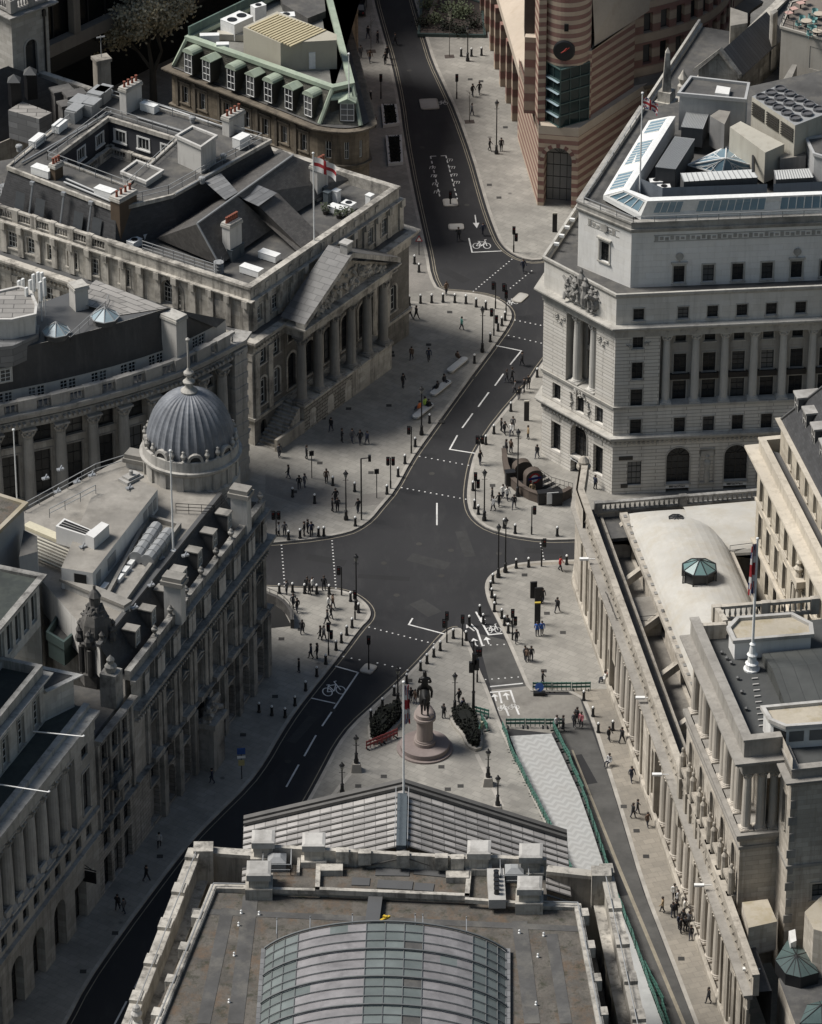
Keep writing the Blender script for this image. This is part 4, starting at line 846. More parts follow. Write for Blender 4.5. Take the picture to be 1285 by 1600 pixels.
# ---------------- the walled bank on the right ----------------
def bank():
 b=thing('walled_bank','long windowless bank wall with recessed columns and a pale vaulted roof with octagonal lantern','building',(26,-45,0))
 wa,wb=at2(908,948),at2(1165,1690);T0=at2(897,915);T1=at2(905,862)
 zc,zp=9.4,11.6
 F0=Fac(b,wa,wb,0,zp,'warm','warm_trim')
 U=lambda x,y:F0.u(x,y)
 cuts=[0,U(955,1070),U(1002,1190),U(1024,1275),U(1126,1560),F0.L];kinds='wcwcw'
 tr=MB();pl=MB();dk=MB()
 for i,k in enumerate(kinds):
  a,c=cuts[i],cuts[i+1]
  if k=='w':
   F_=Fac(b,wa,wb,0,zc,'warm','warm_trim',a,c)
   n=max(1,int((c-a)/2.6));st=(c-a)/n
   for j in range(n):
    u=a+(j+.5)*st
    if j%2==1:F_.win(u,1.6,1.2,5.2,False,.35,blank=True);dk.face([F_.P(u-.6,1.6,-.33),F_.P(u+.6,1.6,-.33),F_.P(u+.6,6.8,-.33),F_.P(u-.6,6.8,-.33)])
    for q in(-.42,.42):tr.obox(F_.P(u+q*st,0,.09),F_.a,.5,.22,1.0,zc-1.5)
   F_.build('screen_wall')
  else:
   F_=Fac(b,wa,wb,0,zc,'warm','warm_trim',a,c,-2.1);F_.build('screen_wall');Fp=Fac(b,wa,wb,7.9,zc,'warm','warm_trim',a,c);Fp.build('entablature')
   for u in(a,c):tr.face([F0.P(u,0),F0.P(u,0,-2.1),F0.P(u,zc,-2.1),F0.P(u,zc)])
   tr.face([F0.P(a,7.9),F0.P(c,7.9),F0.P(c,7.9,-2.1),F0.P(a,7.9,-2.1)])
   st=2.25 if i==1 else 2.6;n=max(1,int((c-a)/st));st=(c-a)/n
   for j in range(n):column(b,F0.P(a+(j+.5)*st,0,-.62),.5,7.4,.52,F0.a,mat='warmcol')
   tr.obox(F0.P((a+c)/2,0,-1.0),F0.a,c-a,2.1,0,.5)
 full=[T1,T0,wa,wb]
 tr.sweep(full,[(-.05,0),(.25,0),(.25,.7),(.12,.9),(-.05,.9)]);tr.sweep(full,[(-.1,7.9),(.12,7.9),(.15,8.3),(.15,8.9),(-.1,8.9)])
 co=MB();co.sweep(full,cornice_prof(8.9,.5,.5,.3));co.build('cornice',b,M['greytrim']);dentils(tr,F0,8.7,.22,.35,.5)
 tr.sweep(full,[(-.75,9.3),(-.3,9.3),(-.3,zp-.25),(-.2,zp-.2),(-.2,zp),(-.85,zp),(-.85,9.3)])
 wv=MB()
 for j in range(int(F0.L/1.15)):
  u=.6+j*1.15;wv.tube(F0.P(u-.45,10.2,-.27),F0.P(u,10.75,-.27),.13,5,.08);wv.tube(F0.P(u,10.75,-.27),F0.P(u+.25,10.4,-.27),.1,5,.06)
 wv.build('wave_ornament',b,M['warm_trim']);tr.build('wall_dressing',b,M['warm_trim']);dk.build('blind_panel',b,M['warm_trim'])
 for a,c in((T1,T0),(T0,wa)):Fac(b,a,c,0,zp,'warm','warm_trim').build('screen_wall')
 p=(T1+T0)/2+Vector((-.3,1));cp=MB();cp.lathe([(.75,0),(.75,.3),(.55,.4),(.6,.8),(.35,1.1),(.2,1.3),(0,1.4)],10,(p.x+.9,p.y+1,zp-.6));cp.build('corner_lantern',b,M['warm_trim'])
 for x,y in((913,874),(1001,1091),(1027,1211),(1093,1384),(1169,1515)):
  q=at2(x,y,9.9);f=MB();f.obox(q,.0,.9,.35,9.85,10.05);f.tube((q.x+.4,q.y,9.95),(q.x+1.1,q.y,9.95),.05,4);f.build('floodlight',b,M['whitemetal'])
 n3=lambda u,o,z:F0.P(u,z,o)
 wk=MB();L=F0.L
 wk.face([n3(-3,-.8,9.7),n3(L,-.8,9.7),n3(L,-2.0,9.7),n3(-3,-2.0,9.7)]);wk.face([n3(-3,-2.0,9.7),n3(L,-2.0,9.7),n3(L,-2.0,5),n3(-3,-2.0,5)]);wk.build('roof_walk',b,M['felt'])
 wl_=MB();wl_.face([n3(-3,-2.0,7.2),n3(L*.55,-2.0,7.2),n3(L*.55,-14,7.2),n3(-3,-14,7.2)]);wl_.build('light_well',b,M['greywall2'])
 kb=MB();kb.sweep([n3(-2,-2.1,0),n3(L*.62,-2.1,0)],[(-.2,9.5),(.05,9.5),(.05,9.82),(-.2,9.82)]);kb.build('walk_kerb',b,M['warm_trim'])
 zh=10.2;l0,l1=at2(976,805,zh),at2(1098,1110,zh);r0,r1=at2(1139,866,zh),at2(1230,1090,zh);r1=r0+(l1-l0);K=18;mb=MB();rows=[];rb_=at2(1111,797,zh)
 for t,hk in((0,.12),(.06,.5),(.13,.78),(.22,.95),(.35,1),(.6,1),(.8,1),(1,1)):
  A,B=lerp(l0,l1,t),lerp(rb_,r1,t);rows.append([(*(lerp(A,B,.5-.5*cos(pi*j/K))),zh+2.6*hk*sin(pi*j/K))for j in range(K+1)])
 for i in range(7):mb.quadstrip(rows[i],rows[i+1])
 vl=mb.build('vaulted_roof',b,M['vault'],True)
 mb=MB();back=[at2(976,805,zh),at2(1190,782,zh),at2(1250,860,zh),at2(1139,868,zh)];
 x0,x1=at2(1066,797,zh),at2(1250,781,zh);y0,y1=at2(1085,872,zh),at2(1262,862,zh);rows=[]
 for t in(0,.5,1):
  A,B=lerp(x0,x1,t),lerp(y0,y1,t);rows.append([(*lerp(A,B,.5-.5*cos(pi*j/K)),zh+1.5*sin(pi*j/K))for j in range(K+1)])
 for i in range(2):mb.quadstrip(rows[i],rows[i+1])
 mb.build('vaulted_roof',b,M['vault'],True)
 hw=Fac(b,l0+Vector((0,0)),l1,4.5,zh,'warm','warm_trim')
 for k in range(3):hw.win(hw.L*(.17+.32*k),7.4,4.2,2.6,True,.4,fm='frame_d',nx=4,nz=2)
 hw.build('hall_wall');er=MB();er.sweep([l0,l1],[(-.3,zh-.15),(.5,zh-.15),(.5,zh+.35),(-.3,zh+.35)]);er.sweep([r1,r0],[(-.3,zh-.15),(.45,zh-.15),(.45,zh+.4),(-.3,zh+.4)]);o=er.build('eaves_kerb',b,M['warm_trim'])
 for j in range(26):c=hw.P(hw.L*(j+.5)/26,0,.1);t=MB()
 sn=MB()
 for j in range(22):sn.obox(hw.P(hw.L*(j+.5)/22,0,.1),hw.a,.5,.3,zh+.35,zh+.42)
 sn.build('eaves_block',o,M['sooty_trim'])
 for k in range(5):
  bt=MB();u=hw.L*(.02+.24*k);A,B=hw.P(u,10.0,0),hw.P(u+.6,8.0,3.2);w=Vector((hw.d.x,hw.d.y,0))*.35
  for s_ in(1,):A4=[A-w,A+w,B+w,B-w];bt.quadstrip(A4,[v-Vector((0,0,.9))for v in A4],0,True);bt.face(A4);bt.build('buttress',b,M['warm_trim'])
 for k,(u0,u1)in enumerate(((.36,.5),)):A=[hw.P(hw.L*u0,0,0),hw.P(hw.L*u1,0,0),hw.P(hw.L*u1,0,4.6),hw.P(hw.L*u0,0,4.6)];m_=MB();m_.prism([v.xy for v in A],4,8.6,0,1);o=m_.build('link_block',b,[M['warm'],M['deck']]);r_=MB();rail(r_,[(*A[3].xy,8.6),(*A[2].xy,8.6),(*A[1].xy,8.6)],1.0);r_.build('railing',o,M['black'])
 def lantern(px,py,r,z,h,big=True):
  c=at2(px,py,z);m_=MB();oc=[(c.x+r*cos(pi/8+i*pi/4),c.y+r*sin(pi/8+i*pi/4))for i in range(8)];m_.prism(inset(oc,.12),z-1.4,z+h*.45);o=m_.build('lantern',b,M['glass']if big else M['dark']);g_=MB();f_=MB()
  for i in range(8):
   p,q=oc[i],oc[(i+1)%8];g_.face([(*p,z+h*.45),(*q,z+h*.45),(c.x,c.y,z+h)]);f_.tube((*p,z+h*.45),(c.x,c.y,z+h),.06,4);f_.tube((*p,z+h*.45),(*q,z+h*.45),.09,4);f_.tube((*p,z-1.4),(*p,z+h*.45),.1,4)
  g_.build('lantern_glass',o,M['green_glass']if big else M['felt']);f_.build('lantern_frame',o,M['frame_d'])
 lantern(1093,897,1.75,13.1,1.7);lantern(1057,812,.75,11.7,.4,False)
 mb=MB();e0,e1=at2(935,800,10.3),at2(1330,768,10.3);d=(e1-e0).normalized()
 balustrade(mb,e0,e1,10.3,1.15,.5,8.0);mb.build('balustrade',b,M['sooty_trim']);Fac(b,e1,e0,0,10.3,'warm','warm_trim').build('screen_wall');mb=MB();n_=Vector((d.y,-d.x));mb.prism([e0,e1,e1+n_*4.2,e0+n_*4.2],8.8,9.6);mb.build('roof_walk',b,M['felt']);r_=MB();rail(r_,[(*(e0+n_*4+d*2.5),9.6),(*(e1+n_*4),9.6)],1.1,1.9);r_.build('railing',b,M['frame_d'])
 w1=[e0+n_*4.2,e1+n_*4.2,r0+Vector((14,0)),r0,l0];m_=MB();m_.prism([w1[0],w1[1],at2(1330,905,8),at2(1139,880,8),l0],0,9.2);m_.build('hall_body',b,M['warm'])
 r_=MB();rail(r_,[(*at2(1141,862,zh+.4),zh),(*at2(1190,856,zh+.4),zh)],1.1,1.7);r_.build('railing',b,M['frame_d'])
 cw=Fac(b,at2(1142,872,9),at2(1205,990,9),0,9.6,'warm','warm_trim')
 for k in range(3):cw.win(2+4*k,3.5,2.4,4.6,True,.4,blank=True)
 # ---- main block with paired columns
 zt=28.5;A0=at2(1086,978,zt);A1=at2(1164,1156,zt);B1=at2(1212,1152,zt);B2=at2(1212,1152,zt)
 sd=(A1-A0).normalized();fd=Vector((-sd.y,sd.x));fd=fd if fd.x>0 else-fd;A0=A0-sd*1.5
 B1=A1+fd*3.4;C1=B1+sd*3.6;C2=C1+fd*26;A2=A0+fd*32
 zl=18.6
 Fw=Fac(b,A0,A1,4,zl,'warm','warm_trim');n=5;st=Fw.L/n
 for i in range(n):
  u=(i+.5)*st;Fw.win(u,13.2,1.2,2.9,True,.6,fm='frame_d',sur=.2);Fw.win(u,8.2,1.3,3.4,False,.7,fm='frame_d',sur=.2)
 Fw.build('wall');Fe=Fac(b,A1,B1,4,zl,'warm','warm_trim');Fe.build('wall');Fs=Fac(b,B1,C1,4,zt,'warm','warm_trim');Fs.win(1.7,20.2,1.1,3.6,False,.4,fm='frame_d',sur=.15);Fs.build('wall')
 Fc=Fac(b,C1,C2,0,zt-2.2,'warm','warm_trim');
 Fc.win(4.9,19.4,1.5,3.4,False,.4,fm='frame_d',sur=.25,hood='flat');Fc.win(3.1,13.2,1.5,1.7,False,.6,fm='frame_d',sur=.2)
 for k in range(1,5):Fc.win(4.9+3.6*k,19.4,1.5,3.4,False,.4,fm='frame_d',sur=.25,hood='flat');Fc.win(3.1+3.6*k,13.2,1.5,1.7,False,.6,fm='frame_d',sur=.2)
 Fc.build('wall')
 Fi=Fac(b,A0,A1,zl,zt-3.6,'warm','warm_trim',off=-2.2)
 for i in range(n):Fi.win((i+.5)*st,zl+.2,1.3,3.4,False,.4,fm='frame_d',sur=.15)
 Fi.build('loggia_wall');tr=MB();H=zt-3.6-zl
 for i in range(n+1):
  for q in(-.62,.62):
   u=i*st+q
   if 0<u<Fw.L:column(b,Fw.P(u,0,-.6),zl,H,.42,Fw.a,mat='warmcol')
 for q in(.7,1.9,3.0):
  if q>.8:column(b,Fe.P(q,0,-.6),zl,H,.42,Fe.a,mat='warmcol')
 tr.face([Fw.P(0,zl),Fw.P(Fw.L,zl),Fe.P(Fe.L,zl),Fe.P(Fe.L,zl)-Vector((*sd*4,0)),Fw.P(0,zl,-4)]);tr.sweep([A0,A1,B1],[(-.1,zl-.7),(.3,zl-.7),(.45,zl-.35),(.45,zl),(-.1,zl)]);tr.sweep([A0,A1,B1,C1,C2],[(-.1,16.9),(.15,16.9),(.15,17.2),(-.1,17.2)])
 tr.sweep([A0,A1,B1],[(-1.2,zt-3.6),(.1,zt-3.6),(.1,zt-2.7),(-1.2,zt-2.7)]);tr.sweep([A0,A1,B1],cornice_prof(zt-2.7,.85,1.0,1.2));tr.sweep([B1,C1,C2],cornice_prof(zt-2.7,.6,.7))
 tr.sweep([A0,A1,B1],[(-.6,zt-1.9),(.0,zt-1.9),(.0,zt-.3),(.12,zt-.2),(.12,zt),(-.75,zt),(-.75,zt-1.9)]);tr.sweep([B1,C1,C2],[(-.6,zt-2.1),(0,zt-2.1),(0,zt-1.4),(.1,zt-1.3),(.1,zt-1.1),(-.7,zt-1.1),(-.7,zt-2.1)])
 for k in range(12):tr.obox(Fc.P(.25,0,.04),Fc.a,.5 if k%2 else .8,.12,4+1.75*k-(.0),4+1.75*k+.85)if 4+1.75*k<zt-4 else None
 tr.build('cornice',b,M['greytrim'])
 rl=MB();blobs(rl,lambda s_,t_:Fc.P(3.6+2.6*s_,24+.5*t_,.05),26,.06,.14,3);rl.build('carved_swag',b,M['warm_trim'])
 for i in range(n):
  for q in(-1.25,1.25):
   rl=MB();u=(i+.5)*st+q;c=Fw.P(u,11.6,.45);rl.lathe([(.28,0),(.34,.9),(.3,1.8),(.34,2.4),(.12,2.75),(.17,2.95),(.15,3.15),(0,3.3)],8,c);rl.obox(Fw.P(u,0,.4),Fw.a,.75,.9,6.2,11.6);rl.build('carved_figure',b,M['warm_trim'])
  rl=MB();rl.obox(Fw.P((i+.5)*st,0,.35),Fw.a,1.7,.7,12.5,12.9);rl.build('balcony',b,M['warm_trim'])
 rf=MB();A_i,P1_=A0+fd*.6,A1+fd*.6;zr=zt-1.6
 rf.face([(*(A0),zr),(*(A1),zr),(*(B1),zr),(*(C1),zr-.3),(*C2,zr-.3),(*A2,zr)]);rf.build('flat_roof',b,M['darkroof'])
 ms=MB();q1,q2=A1+fd*6.0-sd*1.0,A0+fd*6.0+sd*6.0;ms.face([(*q1,zr),(*q2,zr),(*(q2+fd*22),zr+.2),(*(q1+fd*22),zr+.2)]);q3,q4=q2-sd*2.2+fd*.4,q1+fd*.2
 sl=MB();a1,a2=A1+fd*5.2-sd*2.2,A0+fd*5.2+sd*9.5;b1,b2=a1+fd*24,a2+fd*24;u1,u2=a2-sd*3.6,b2-sd*3.6
 sl.face([(*a1,zr+.06),(*b1,zr+.06),(*b2,zr+1.5),(*a2,zr+1.5)],0,[(0,0),(24,0),(24,9),(0,9)]);sl.face([(*a2,zr+1.5),(*b2,zr+1.5),(*u2,zr+.8),(*u1,zr+.8)],0,[(0,0),(24,0),(24,3),(0,3)]);sl.face([(*a1,zr),(*a2,zr+1.5),(*a2,zr)]);sl.face([(*a2,zr),(*a2,zr+1.5),(*u1,zr+.8),(*u1,zr)]);sl.build('lead_roof',b,M['darklead'])
 def penthouse(px,h,name,wins=0):
  P=pts(px,h);m_=MB();m_.prism(P,zr,h,0,1);m_.sweep(ccw(P)[::-1],[(-.25,h-.05),(.12,h-.05),(.12,h+.3),(-.25,h+.3)],True,2);o=m_.build(name,b,[M['white'],M['lichen'],M['palestone']]);return o,P
 z8=lambda l:[(1040+x/5,860+y/5)for x,y in l]
 penthouse(z8([(545,715),(500,620),(570,545),(985,515),(1130,590),(1140,665)]),zt+.3,'penthouse')
 o,P=penthouse(z8([(945,1385),(825,1335),(770,1245),(1300,1195),(1300,1360)]),zt+.6,'penthouse')
 Fp=Fac(b,P[1],P[0],zr,zt+.5,'white','white');Fq=Fac(b,P[0],P[4],zr,zt+.5,'white','white')
 for F_,us in((Fp,(.95,)),(Fq,(.9,2.7,4.5))):
  for u in us:w_=MB();w_.box(0,-.05,0,1.3,.02,1.05,0,Matrix.Translation(F_.P(u-.6,zr+.7))@Matrix.Rotation(F_.a,4,'Z'));w_.build('window',o,M['glass'])
 bl=MB();p,q=at2(*z8([(400,450)])[0],zt-.2),at2(*z8([(1170,385)])[0],zt-.2);balustrade(bl,p,q,zr,1.6,.5,5.5);p2=at2(*z8([(470,560)])[0],zt-.2);bl.obox((p+p2)/2,ang(p2-p),(p2-p).length,.5,zr-3,zr+1.6);p3,p4=at2(*z8([(235,590)])[0],zt-.2),at2(*z8([(475,575)])[0],zt-.2);bl.obox((p3+p4)/2,ang(p4-p3),(p4-p3).length,.5,zr-4,zr+1.5);bl.build('balustrade',b,M['warm_trim'])
 for k in range(9):
  c=at2(*z8([(700+7*k,1000+46*k)])[0],zr+.1);m_=MB();m_.obox(c,ang(fd),.55,.14,zr+.05,zr+.14);m_.build('duckboard',b,M['palestone'])
 for x,y in((445,790),(485,835),(518,870),(570,990),(600,1098),(636,1230)):c=at2(*z8([(x,y)])[0],zr+.3);m_=MB();m_.lathe([(.14,0),(.14,.3),(.2,.3),(0,.42)],8,(c.x,c.y,zr));m_.build('roof_vent',b,M['lead'])
 flagpole(at2(1175,1046,zr),zr,13.6,'thick white flagpole with a moulded foot on the dark bank roof, union flag furled','union',.6,5.2,.25,pi+.5,.13,base=True)
 m_=MB();P=[F0.P(U(1160,1560),0,-3.2),F0.P(L+10,0,-3.2),F0.P(L+10,0,-25),F0.P(U(1140,1480),0,-25)];m_.prism([v.xy for v in P],3,9.0,0,1);m_.build('low_roof',b,[M['warm'],M['felt']])
 for pxs,h in(([(1212,1500),(1232,1468),(1262,1488),(1280,1520),(1252,1528),(1228,1522)],10.2),([(1250,1600),(1262,1570),(1300,1560),(1320,1600)],10.2)):
  P=pts(pxs,h);c=sum((Vector(v)for v in P),Vector((0,0)))/len(P);m_=MB();m_.prism(P,8.8,h);o=m_.build('rooflight',b,M['frame_d']);g_=MB();f_=MB();c2=lerp(c,Vector(P[1]),.35)
  for i in range(len(P)):p,q=P[i],P[(i+1)%len(P)];g_.face([(*p,h+.02),(*q,h+.02),(c.x,c.y,h+.8)]);f_.tube((*p,h),(c.x,c.y,h+.8),.06,4);f_.tube((*lerp(Vector(p),Vector(q),.5),h),(c.x,c.y,h+.8),.04,4)
  g_.build('rooflight_glass',o,M['dull_glass']);f_.build('glazing_frame',o,M['frame_d'])
 m_=MB();P=pts([(1160,1410),(1200,1405),(1215,1440),(1170,1450)],12);m_.prism(P,8.9,12,0,1);m_.build('lean_to',b,[M['warm'],M['lichen']])
 q=random.Random(8);
 pbox(b,'plant_unit',[(1233,1455),(1243,1452),(1245,1470),(1236,1474)],11.2,9,'white');pbox(b,'roof_slab',[(1258,1425),(1290,1395),(1300,1460),(1272,1452)],14,9,'warm','lichen')
M['warmcol']=surf('warm_column',(.50,.44,.355),var=.25,streak=.6,stain_col=(.13,.105,.08));M['dull_glass']=surf('dull_green_glass',(.075,.125,.12),var=.35,stain=.4,rough=.3,bmp=0);M['greytrim']=surf('weathered_cornice',(.30,.275,.235),var=.3,streak=.4,stain=.3,stain_col=(.09,.08,.07));M['greywall2']=surf('lightwell_floor',(.26,.235,.195),var=.4,stain=.7,stain_col=(.07,.065,.06))
M['darkroof']=surf('dark_grey_roof',(.065,.068,.066),var=.2,stain=.3,stain_col=(.10,.10,.095));M['darklead']=seamed('dark_lead',(.058,.06,.056),(1.3,30,.03),dark=.6);M['lichen']=surf('lichen_roof',(.40,.34,.24),var=.25,stain=.6,stain_col=(.24,.19,.09),fine=3)
bank()
# ---------------- cream mansarded office between the two banks ----------------
def cream():
 zc=22.0;A,B=at2(1186,700,zc),at2(1268,862,zc);d=(B-A).normalized();B=A+d*34;b=thing('cream_office','cream stone office with a steep slate mansard and four pale dormers, behind the walled bank','building',(A.x+6,A.y-12,0))
 F_=Fac(b,A,B,0,zc-1,'cream','cream_trim');tr=MB();n=8;st=3.15
 for i in range(n):
  u=1.9+i*st;F_.win(u,16.6,1.25,2.6,False,.35,fm='frame_d',sur=.1);F_.win(u,12.2,1.25,3.1,False,.35,fm='frame_d',sur=.1);F_.win(u,7.6,1.3,3.0,True,.35,fm='frame_d');F_.win(u,2,1.4,3.6,False,.4,fm='frame_d')
 F_.build('wall');nd=Vector((-d.y,d.x));nd=nd if nd.x>0 else-nd
 E0=Fac(b,A+nd*24,A,0,zc-1,'cream','cream_trim');E0.build('wall');path=[A+nd*24,A,B]
 tr.sweep(path,cornice_prof(zc-1.4,1.2,1.15));tr.sweep(path,[(-.5,zc-.2),(0,zc-.2),(0,zc+.9),(.1,zc+1),(.1,zc+1.2),(-.6,zc+1.2)]);tr.sweep(path,[(-.05,11.0),(.35,11.2),(.35,11.5),(-.05,11.5)]);tr.sweep(path,[(-.05,16),(.15,16),(.15,16.3),(-.05,16.3)])
 a2,b2=A+nd*1.7+d*1.7,B+nd*1.7;zu=26;G=Fac(b,a2,b2,zc,zu,'cream','cream_trim')
 for i in range(n):G.win(.6+i*st,zc+.8,1.1,2.3,False,.3,fm='frame_w',sur=.1)
 G.build('attic_wall');H=Fac(b,a2+nd*22,a2,zc,zu,'cream','cream_trim');H.build('attic_wall');p2=[a2+nd*22,a2,b2];tr.sweep(p2,cornice_prof(zu-.5,.5,.5));tr.build('cornice',b,M['cream_trim'])
 fl=MB();fl.face([(*A,zc+.2),(*B,zc+.2),(*b2,zc+.2),(*a2,zc+.2)]);fl.build('gutter_roof',b,M['lead'])
 rf=MB();q1,q2=a2+nd*4.8+d*4.5,b2+nd*4.8;zz=zu+7.5;r=lambda p,z:(*p,z);Lr=(b2-a2).length
 rf.face([r(a2,zu),r(b2,zu),r(q2,zz),r(q1,zz)],0,[(0,0),(Lr,0),(Lr,9),(4.5,9)]);rf.face([r(a2+nd*22,zu),r(a2,zu),r(q1,zz),r(q1+nd*17,zz)],0,[(0,0),(22,0),(17,9),(0,9)]);rf.face([r(q1,zz),r(q2,zz),r(q2+nd*17,zz),r(q1+nd*17,zz)],0);o=rf.build('mansard_roof',b,M['slate'])
 rg=MB();rg.tube(r(a2,zu+.1),r(q1,zz+.1),.14,6);rg.tube(r(q1,zz+.1),r(q2,zz+.1),.14,6);rg.build('roof_ridge',o,M['lead'])
 for i in range(8):
  u=1.2+i*st;c=G.P(u,zu+1.5,-1.15);m_=MB();X=Matrix.Translation(c)@Matrix.Rotation(G.a,4,'Z');m_.box(-.62,0,0,.62,2.2,1.75,0,X);m_.box(-.8,-.2,1.75,.8,2.3,1.95,1,X);m_.box(-.62,-.06,0,-.5,0,1.75,1,X);m_.box(.5,-.06,0,.62,0,1.75,1,X);m_.box(-.05,-.06,0,.05,0,1.75,1,X);m_.box(-.62,-.06,.8,.62,0,.88,1,X);o=m_.build('dormer',b,[M['lead'],M['palestone']]);g_=MB();g_.box(-.5,-.03,.1,.5,-.01,1.65,0,X);g_.build('window',o,M['glass'])
 for u in(9.5,):
  for q in(-.7,.7):column(b,F_.P(u+q+8,0,.5),11.5,5.6,.3,F_.a,mat='cream_trim')
  s_=MB();s_.obox(F_.P(u+8,0,.4),F_.a,2.4,1.0,17.1,17.8);s_.lathe([(.4,0),(.3,.5),(.5,.9),(.2,1.2),(.28,1.5),(0,1.8)],8,F_.P(u+8,17.8,.4));s_.build('aedicule',b,M['cream_trim'])
M['cream_trim']=surf('cream_trim',(.52,.45,.34),var=.22,streak=.4,stain_col=(.14,.12,.09))
cream()
# ---------------- the mansion with the six column portico ----------------
def mansion():
 zc,zt=13.4,19.0;T0,T1,TS=at2(391,449,zt),at2(619,294,zt),at2(0,322,zt)
 fd=(T1-T0).normalized();sd=(TS-T0).normalized();nf=Vector((fd.y,-fd.x));ns=Vector((-sd.y,sd.x));ns=ns if ns.y<0 else-ns
 b=thing('mansion','blackened limestone mansion with a six column pedimented portico and a roof courtyard','building',(-25,32,0))
 LF=(T1-T0).length+.6;LS=(TS-T0).length+16;G0=T0+nf*.8+ns*.8;G1=G0+fd*(LF+1.6);GS=G0+sd*LS
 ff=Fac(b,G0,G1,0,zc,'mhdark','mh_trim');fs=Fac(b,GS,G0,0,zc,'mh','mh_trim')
 tr=MB();po0,po1=at2(476,677),at2(612,577);up0,up1=ff.u(476,677),0
 pu0=(po0-G0).dot(fd);pu1=(po1-G0).dot(fd);pd=(po0-G0).dot(nf)
 for u in(1.7,4.2,6.4):
  if u<pu0-.8:ff.win(u,4.6,1.2,3.3,True,.35,sur=.25);ff.win(u,9.6,1.15,1.9,False,.3,sur=.2);ff.win(u,.8,1.1,1.8,True,.4,fm='frame_d')
 k=5;
 for i in range(k):u=lerp(pu0,pu1,(i+.5)/k);ff.win(u,4.2,1.5,4.2,True,.4,sur=.3,fm='frame_d');ff.win(u,10,1.3,1.7,False,.3,sur=.15,fm='frame_d')
 for u in(pu1+2.0,pu1+4.4):ff.win(u,4.6,1.2,3.3,True,.35,sur=.25);ff.win(u,9.6,1.15,1.9,False,.3,sur=.2)
 for i in range(9):
  u=fs.L-3.0-i*4.1;fs.win(u,4.6,1.3,3.3,False,.35,sur=.2,hood='flat');fs.win(u,9.7,1.2,2.1,False,.3,sur=.18)
 ff.build('wall');fs.build('wall')
 far=Fac(b,G1,G1+sd*30,0,zc,'mh','mh_trim');far.build('wall')
 path=[GS,G0,G1,G1+sd*30]
 for F_ in(ff,fs):
  n=int(F_.L/2.9)
  for i in range(n+1):
   u=F_.L*i/n if F_ is fs else i*2.5+.45
   if F_ is ff and pu0-.4<u<pu1+.4:continue
   tr.obox(F_.P(min(max(u,.4),F_.L-.4),0,.1),F_.a,.8,.3,3.6,11.4);tr.obox(F_.P(min(max(u,.4),F_.L-.4),0,.14),F_.a,1.0,.42,10.7,11.5)
 tr.sweep(path,[(-.05,3.2),(.25,3.2),(.3,3.6),(-.05,3.6)]);tr.sweep(path,[(-.05,11.5),(.15,11.5),(.2,12.3),(-.05,12.3)]);tr.sweep(path,cornice_prof(12.3,1.1,.95));dentils(tr,ff,12.1,.25,.5,.55,0,pu0-.5);dentils(tr,fs,12.1,.25,.5,.55)
 af=Fac(b,T0,T0+fd*LF,zc,17.4,'mh','mh_trim');as_=Fac(b,T0+sd*LS,T0,zc,17.4,'mh','mh_trim')
 for x,y in((404,482),(429.6,464),(455,445),(553,375),(578,357),(601,340)):u,z=af.ray(x,y);af.win(u,14.3,1.25,1.95,False,.28,sur=.18,nx=3,nz=3)
 for x,y in((18.6,362),(49.4,374.5),(81.5,386),(113,397),(146,408),(194.5,423)):u,z=as_.ray(x,y);as_.win(u,14.3,1.35,1.95,False,.28,sur=.18,nx=3,nz=3)
 u,z=as_.ray(267,470);as_.win(u,11.6+1.9,2.7,3.2,True,.7,sur=.45,nx=6,nz=3);ub=as_.ray(345,478)[0]
 af.build('attic_wall');as_.build('attic_wall');Fac(b,T0+fd*LF,T0+fd*LF+sd*30,zc,17.4,'mh','mh_trim').build('attic_wall')
 pa=[T0+sd*LS,T0,T0+fd*LF,T0+fd*LF+sd*30];tr.sweep(pa,cornice_prof(17.0,.45,.45));tr.obox(as_.P(ub,0,.03),as_.a,1.5,.1,14.2,16.2)
 for F_ in(af,as_):
  for i in range(int(F_.L/2.35)+1):
   u=.5+i*2.35;u=u if F_ is af else F_.L-u
   if u>.3:tr.obox(F_.P(u,0,.1),F_.a,.75,.3,zc+.2,17.0);tr.obox(F_.P(u,0,.25),F_.a,.7,.55,16.5,17.35)
 cut=as_.ray(168,390)[0];p0,p1,p2=T0+sd*LS,as_.P(cut).xy,T0
 tr.sweep([p1,p2,T0+fd*LF,T0+fd*LF+sd*30],[(-.55,17.4),(0,17.4),(0,18.65),(.12,18.7),(.12,zt),(-.65,zt),(-.65,17.4)])
 bl=MB();balustrade(bl,p0-ns*.3,p1-ns*.3,17.45,1.5,.36,2.5);bl.build('balustrade',b,M['mh_trim'])
 for i in range(12):
  u=1.0+i*2.1;tr.obox(af.P(u,0,.03),af.a,.62,.18,17.75,18.45)
 tr.build('cornice',b,M['mh_trim'])
 lg=MB();lg.face([(*p,zc+.02)for p in(G0,G1,T0+fd*LF,T0)]);lg.face([(*p,zc+.02)for p in(G0,T0,T0+sd*LS,GS)]);lg.build('ledge',b,M['lead'])
 w=pu1-pu0;zp=3.5;pq=lambda u,o,z=0:ff.P(pu0+u,z,o)
 pm=MB();pm.prism([pq(0,0).xy,pq(w,0).xy,pq(w,pd-.04).xy,pq(0,pd-.04).xy],0,zp-.02);pm.build('podium',b,M['mh'])
 pf=Fac(b,po0,po1,0,zp,'rustic','mh_trim')
 for i in range(5):pf.win(w*(i+.5)/5,.35 if i!=2 else .05,1.25,2.1 if i!=2 else 2.6,True,.35,fm='frame_d' if i!=2 else 'frame_b',nz=2,name='window' if i!=2 else 'door')
